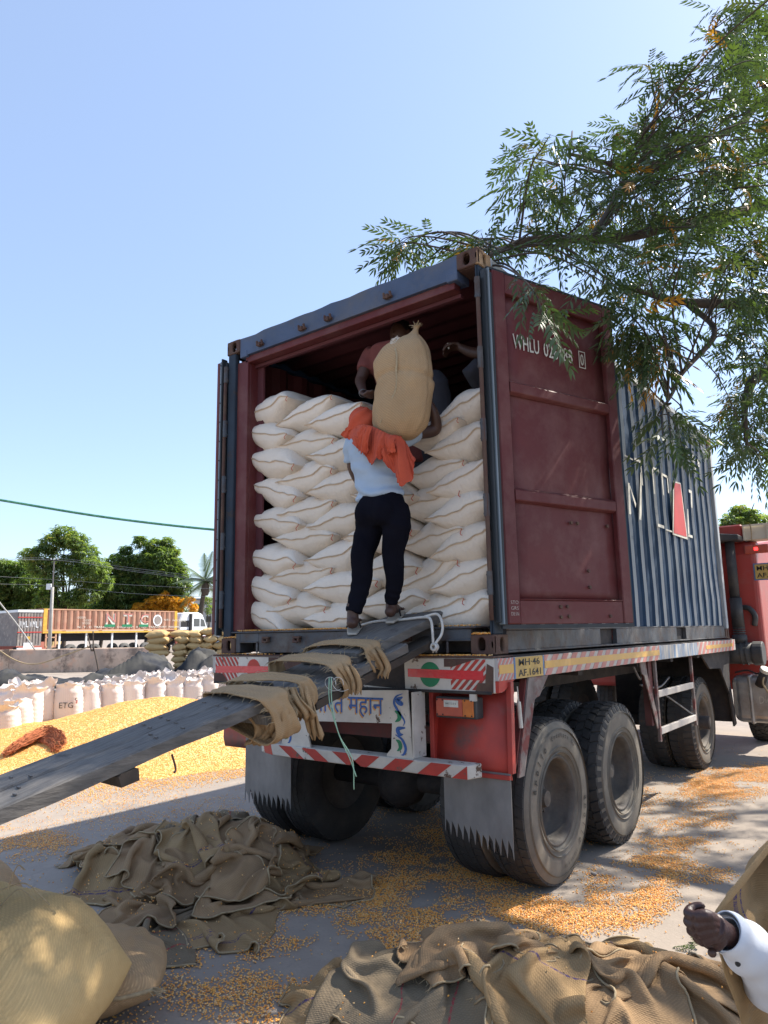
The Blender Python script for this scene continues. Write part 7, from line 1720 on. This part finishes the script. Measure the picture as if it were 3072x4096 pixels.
limb_([fork,A([5.6,5.0,6.0]),A([5.4,6.4,7.2])],.13,.03); limb_([fork,A([4.4,2.2,5.6]),A([3.6,1.0,6.6])],.12,.03); limb_([fork,A([6.2,3.0,5.6]),A([6.8,2.2,7.0])],.12,.03); limb_([A([4.6,3.8,5.2]),A([3.4,4.6,6.2]),A([2.6,5.6,7.2])],.09,.02)
tm=MB()
P,r=limbs[0]; tm.tube(P,r,14); tm.build('trunk','bark',tree,smooth=True)
for P,r in limbs[1:]:
    V,F=tubeVF(P,r,8); V=np.array(V); V+=.02*np.stack([vn(V*4),vn(V*4+9),vn(V*4+5)],-1); meshobj('limb',V,F,'bark',tree,True)
ALL=np.vstack([P for P,_ in limbs[1:]])
tw=MB(); LP=[];LA=[];LE=[];LS=[];LT=[]
for i,(c,dr) in enumerate(CL):
    j=np.argmin(((ALL-c)**2).sum(1)+np.clip(c[2]-ALL[:,2],-9,0)**2*.2); b=ALL[j]; dist=np.linalg.norm(c-b)
    dirn=(c-b)/(dist+1e-6); tip=c+dirn*.16+A([0,0,-.10-dr*.25]); mid=(b+c)/2+A([0,0,.10*dist])+rs.normal(0,.05,3)
    P=spline([b,mid,c,tip],5); tw.tube(P,np.linspace(.010 if dist>.6 else .007,.0022,len(P)),3 if i>=nvis else 4,False)
    nl=rs.integers(7,13) if i<nvis else rs.integers(9,14); hue=rs.random()
    for k in range(nl):
        t=rs.uniform(.35,1)**.6; q=P[int(t*(len(P)-1))]; q=q if np.linalg.norm(q-c)<.42 else c+rs.normal(0,.06,3)
        LP.append(q+rs.normal(0,.015,3)); LA.append(math.atan2(dirn[1],dirn[0])+rs.uniform(-2.4,2.4)); LE.append(rs.uniform(-.75,.55)-dr*1.1); LS.append(rs.uniform(.8,1.3) if i<nvis else rs.uniform(1.1,1.6)); LT.append(min(1,max(0,rs.normal(.40,.22)+.2*(hue-.5)+(.5 if rs.random()<.035 else 0))))
twig_o=tw.build('twigs','bark',tree,smooth=True); tag(twig_o,kind='stuff')
scatter_leaves('foliage',np.array(LP),np.array(LA),np.array(LE),np.array(LS),np.array(LT),'leaf',tree); print('leaves',len(LP))
# fallen sprig on the concrete
sp=g(2790,3805); n=5
o=scatter_leaves('fallen_sprig',np.tile(sp+A([0,0,.02]),(n,1))+rs.normal(0,.01,(n,3))*[1,1,.2],rs.uniform(0,6.3,n),rs.uniform(0,.2,n),np.full(n,.42),np.full(n,.5),'leaf',None,LV[:2],None); tag(o,'small fallen green leaf sprig on the concrete near the fist','leaf sprig')
# ------------------------------------------------------------------ far trees
def tuft(seed,n=6):
    r=np.random.default_rng(seed); V=[];F=[]
    for k in range(n):
        a=2*math.pi*k/n+r.uniform(-.3,.3); d=A([math.cos(a),math.sin(a),-.35+r.uniform(-.3,.4)]); s_=np.cross(d,(0,0,1.)); s_/=np.linalg.norm(s_); i=len(V); L=r.uniform(.7,1.1); V+=[A([0,0,0]),d*L*.5+s_*.13,d*L+A([0,0,-.25]),d*L*.5-s_*.13]; F.append((i,i+1,i+2,i+3))
    return np.array(V),np.array(F)
TF=[tuft(s_) for s_ in range(4)]
def far_tree(name,label,basepx,D,clumps,size,dens_,m='leaf_far',seed=0,trunk=.28,tone=(.4,.22),cat='tree',flat=.8):
    global rs
    b=at(basepx,2560,D); b=A([b[0],b[1],0]); T=thing(name,label,cat,b); cs=[]
    for (px,py,r) in clumps: 
        dd=D+rs.uniform(-.6,.6)*r/FOC*D; cs.append((at(px,py,dd),r/FOC*D))
    top=max(c[0][2] for c in cs); zf=min(c[0][2] for c in cs)*.55; fk=b+A([0,0,max(1.2,zf)])
    MB().tube(spline([b,b+A([.15,.1,zf*.5]),fk],5),np.linspace(trunk,trunk*.8,11),8).build('trunk','bark',T,smooth=True)
    lm=MB(); P=[];S=[];TT=[]
    for c,r in cs:
        lm.tube(spline([fk,(fk+c)/2+rs.normal(0,.3,3)+A([0,0,.3]),c+A([0,0,r*.4])],5),np.linspace(trunk*.5,.03,11),5,False)
        for q in range(4): lm.tube([c,c+rs.normal(0,r*.5,3)],[.05,.02],3,False)
        r=r*1.22; n=int(dens_*1.3*r*r); v=rs.normal(size=(n,3)); v/=np.linalg.norm(v,axis=1)[:,None]; rad=rs.uniform(.25,1,n)**.45; w=1+.42*fbm(v*1.7+c,1,2)+.0
        q=c+v*(rad*w)[:,None]*r*A([1,1,flat]); P.append(q); TT.append(np.clip(rs.normal(tone[0],tone[1],n)+.12*rs.normal(),0,1)); S.append(size*rs.uniform(.6,1.2,n))
    lo_=lm.build('limbs','bark',T); tag(lo_,kind='stuff')
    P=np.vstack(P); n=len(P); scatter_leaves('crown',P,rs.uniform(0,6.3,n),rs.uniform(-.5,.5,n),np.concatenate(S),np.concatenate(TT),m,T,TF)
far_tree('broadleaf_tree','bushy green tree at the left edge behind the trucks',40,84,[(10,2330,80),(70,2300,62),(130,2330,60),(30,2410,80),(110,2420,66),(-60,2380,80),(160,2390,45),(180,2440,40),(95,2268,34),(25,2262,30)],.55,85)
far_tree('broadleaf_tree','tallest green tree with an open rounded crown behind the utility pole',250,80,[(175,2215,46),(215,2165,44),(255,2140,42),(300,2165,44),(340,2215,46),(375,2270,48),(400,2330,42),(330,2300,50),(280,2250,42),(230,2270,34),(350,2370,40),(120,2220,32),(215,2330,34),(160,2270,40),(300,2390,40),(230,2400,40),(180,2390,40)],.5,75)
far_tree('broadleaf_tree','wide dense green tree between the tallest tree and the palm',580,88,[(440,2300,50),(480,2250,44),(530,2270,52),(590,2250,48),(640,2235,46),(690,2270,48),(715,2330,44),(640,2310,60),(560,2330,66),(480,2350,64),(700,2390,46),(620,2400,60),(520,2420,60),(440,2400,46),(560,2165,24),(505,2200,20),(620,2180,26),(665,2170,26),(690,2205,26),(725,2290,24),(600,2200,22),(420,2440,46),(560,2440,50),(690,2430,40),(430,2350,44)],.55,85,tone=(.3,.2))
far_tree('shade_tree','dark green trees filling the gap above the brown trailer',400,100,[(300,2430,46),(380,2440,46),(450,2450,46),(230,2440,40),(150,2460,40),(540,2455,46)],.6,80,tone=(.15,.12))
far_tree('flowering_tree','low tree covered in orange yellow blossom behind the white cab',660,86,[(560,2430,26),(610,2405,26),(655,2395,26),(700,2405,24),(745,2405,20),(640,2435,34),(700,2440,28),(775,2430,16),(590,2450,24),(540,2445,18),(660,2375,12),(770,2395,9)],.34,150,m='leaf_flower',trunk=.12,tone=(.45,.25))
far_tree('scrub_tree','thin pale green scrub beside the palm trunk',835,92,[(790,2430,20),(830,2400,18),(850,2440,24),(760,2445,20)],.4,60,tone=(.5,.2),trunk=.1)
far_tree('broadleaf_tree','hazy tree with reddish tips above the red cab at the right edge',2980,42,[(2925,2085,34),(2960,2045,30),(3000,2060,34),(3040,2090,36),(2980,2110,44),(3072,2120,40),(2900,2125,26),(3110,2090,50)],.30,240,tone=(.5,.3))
# palm
b=at(800,2560,84); b=A([b[0],b[1],0]); tp=at(822,2325,84)
pm=thing('palm_tree','coconut palm with drooping fronds close to the container edge','palm tree',b)
P=spline([b,b*.5+tp*.5+ri*-.25,tp],8); MB().tube(P,np.linspace(.34,.24,len(P)),10).build('trunk','bark',pm,smooth=True)
MB().lathe([(-1.7,.30),(-1.2,.50),(-.5,.42),(0,.2)],tp,(0,0,1),10).build('dead_skirt','bark',pm,smooth=True)
for k in range(22):
    a=2*math.pi*k/22*2.4+rs.uniform(-.2,.2); el=rs.uniform(-.35,1.25); Lf=rs.uniform(3.4,4.8); d=A([math.cos(a)*math.cos(el),math.sin(a)*math.cos(el),math.sin(el)]); fr_=MB(); pts=[tp+d*Lf*t+A([0,0,-1.6*t*t*(1.15-max(el,0)*.5)]) for t in np.linspace(0,1,14)]
    fr_.tube(pts,np.linspace(.05,.012,14),4,False); V=[];F=[]
    for q in range(1,14):
        tg=pts[q]-pts[q-1]; tg/=np.linalg.norm(tg); s_=np.cross(tg,(0,0,1.)); s_/=np.linalg.norm(s_)+1e-6
        for u in (0,.33,.66):
            o_=pts[q-1]*(1-u)+pts[q]*u
            for sd in (1,-1):
                Ll=.95*math.sin(math.pi*min(.97,(q+u)/14*.85+.12))*rs.uniform(.8,1.1); e_=o_+(s_*sd*.75+tg*.55)*Ll+A([0,0,-.42*Ll]); i=len(V); V+=[o_-tg*.03,o_+tg*.05,e_+tg*.01,e_-tg*.01]; F.append((i,i+1,i+2,i+3))
    fr_.add(V,F); o=fr_.build('frond','leaf_palm',pm); at_=o.data.attributes.new('tone','FLOAT','POINT'); tn=rs.uniform(.1,.7) if el>-.2 else rs.uniform(.6,1.); at_.data.foreach_set('value',np.full(len(o.data.vertices),tn,dtype=np.float32))
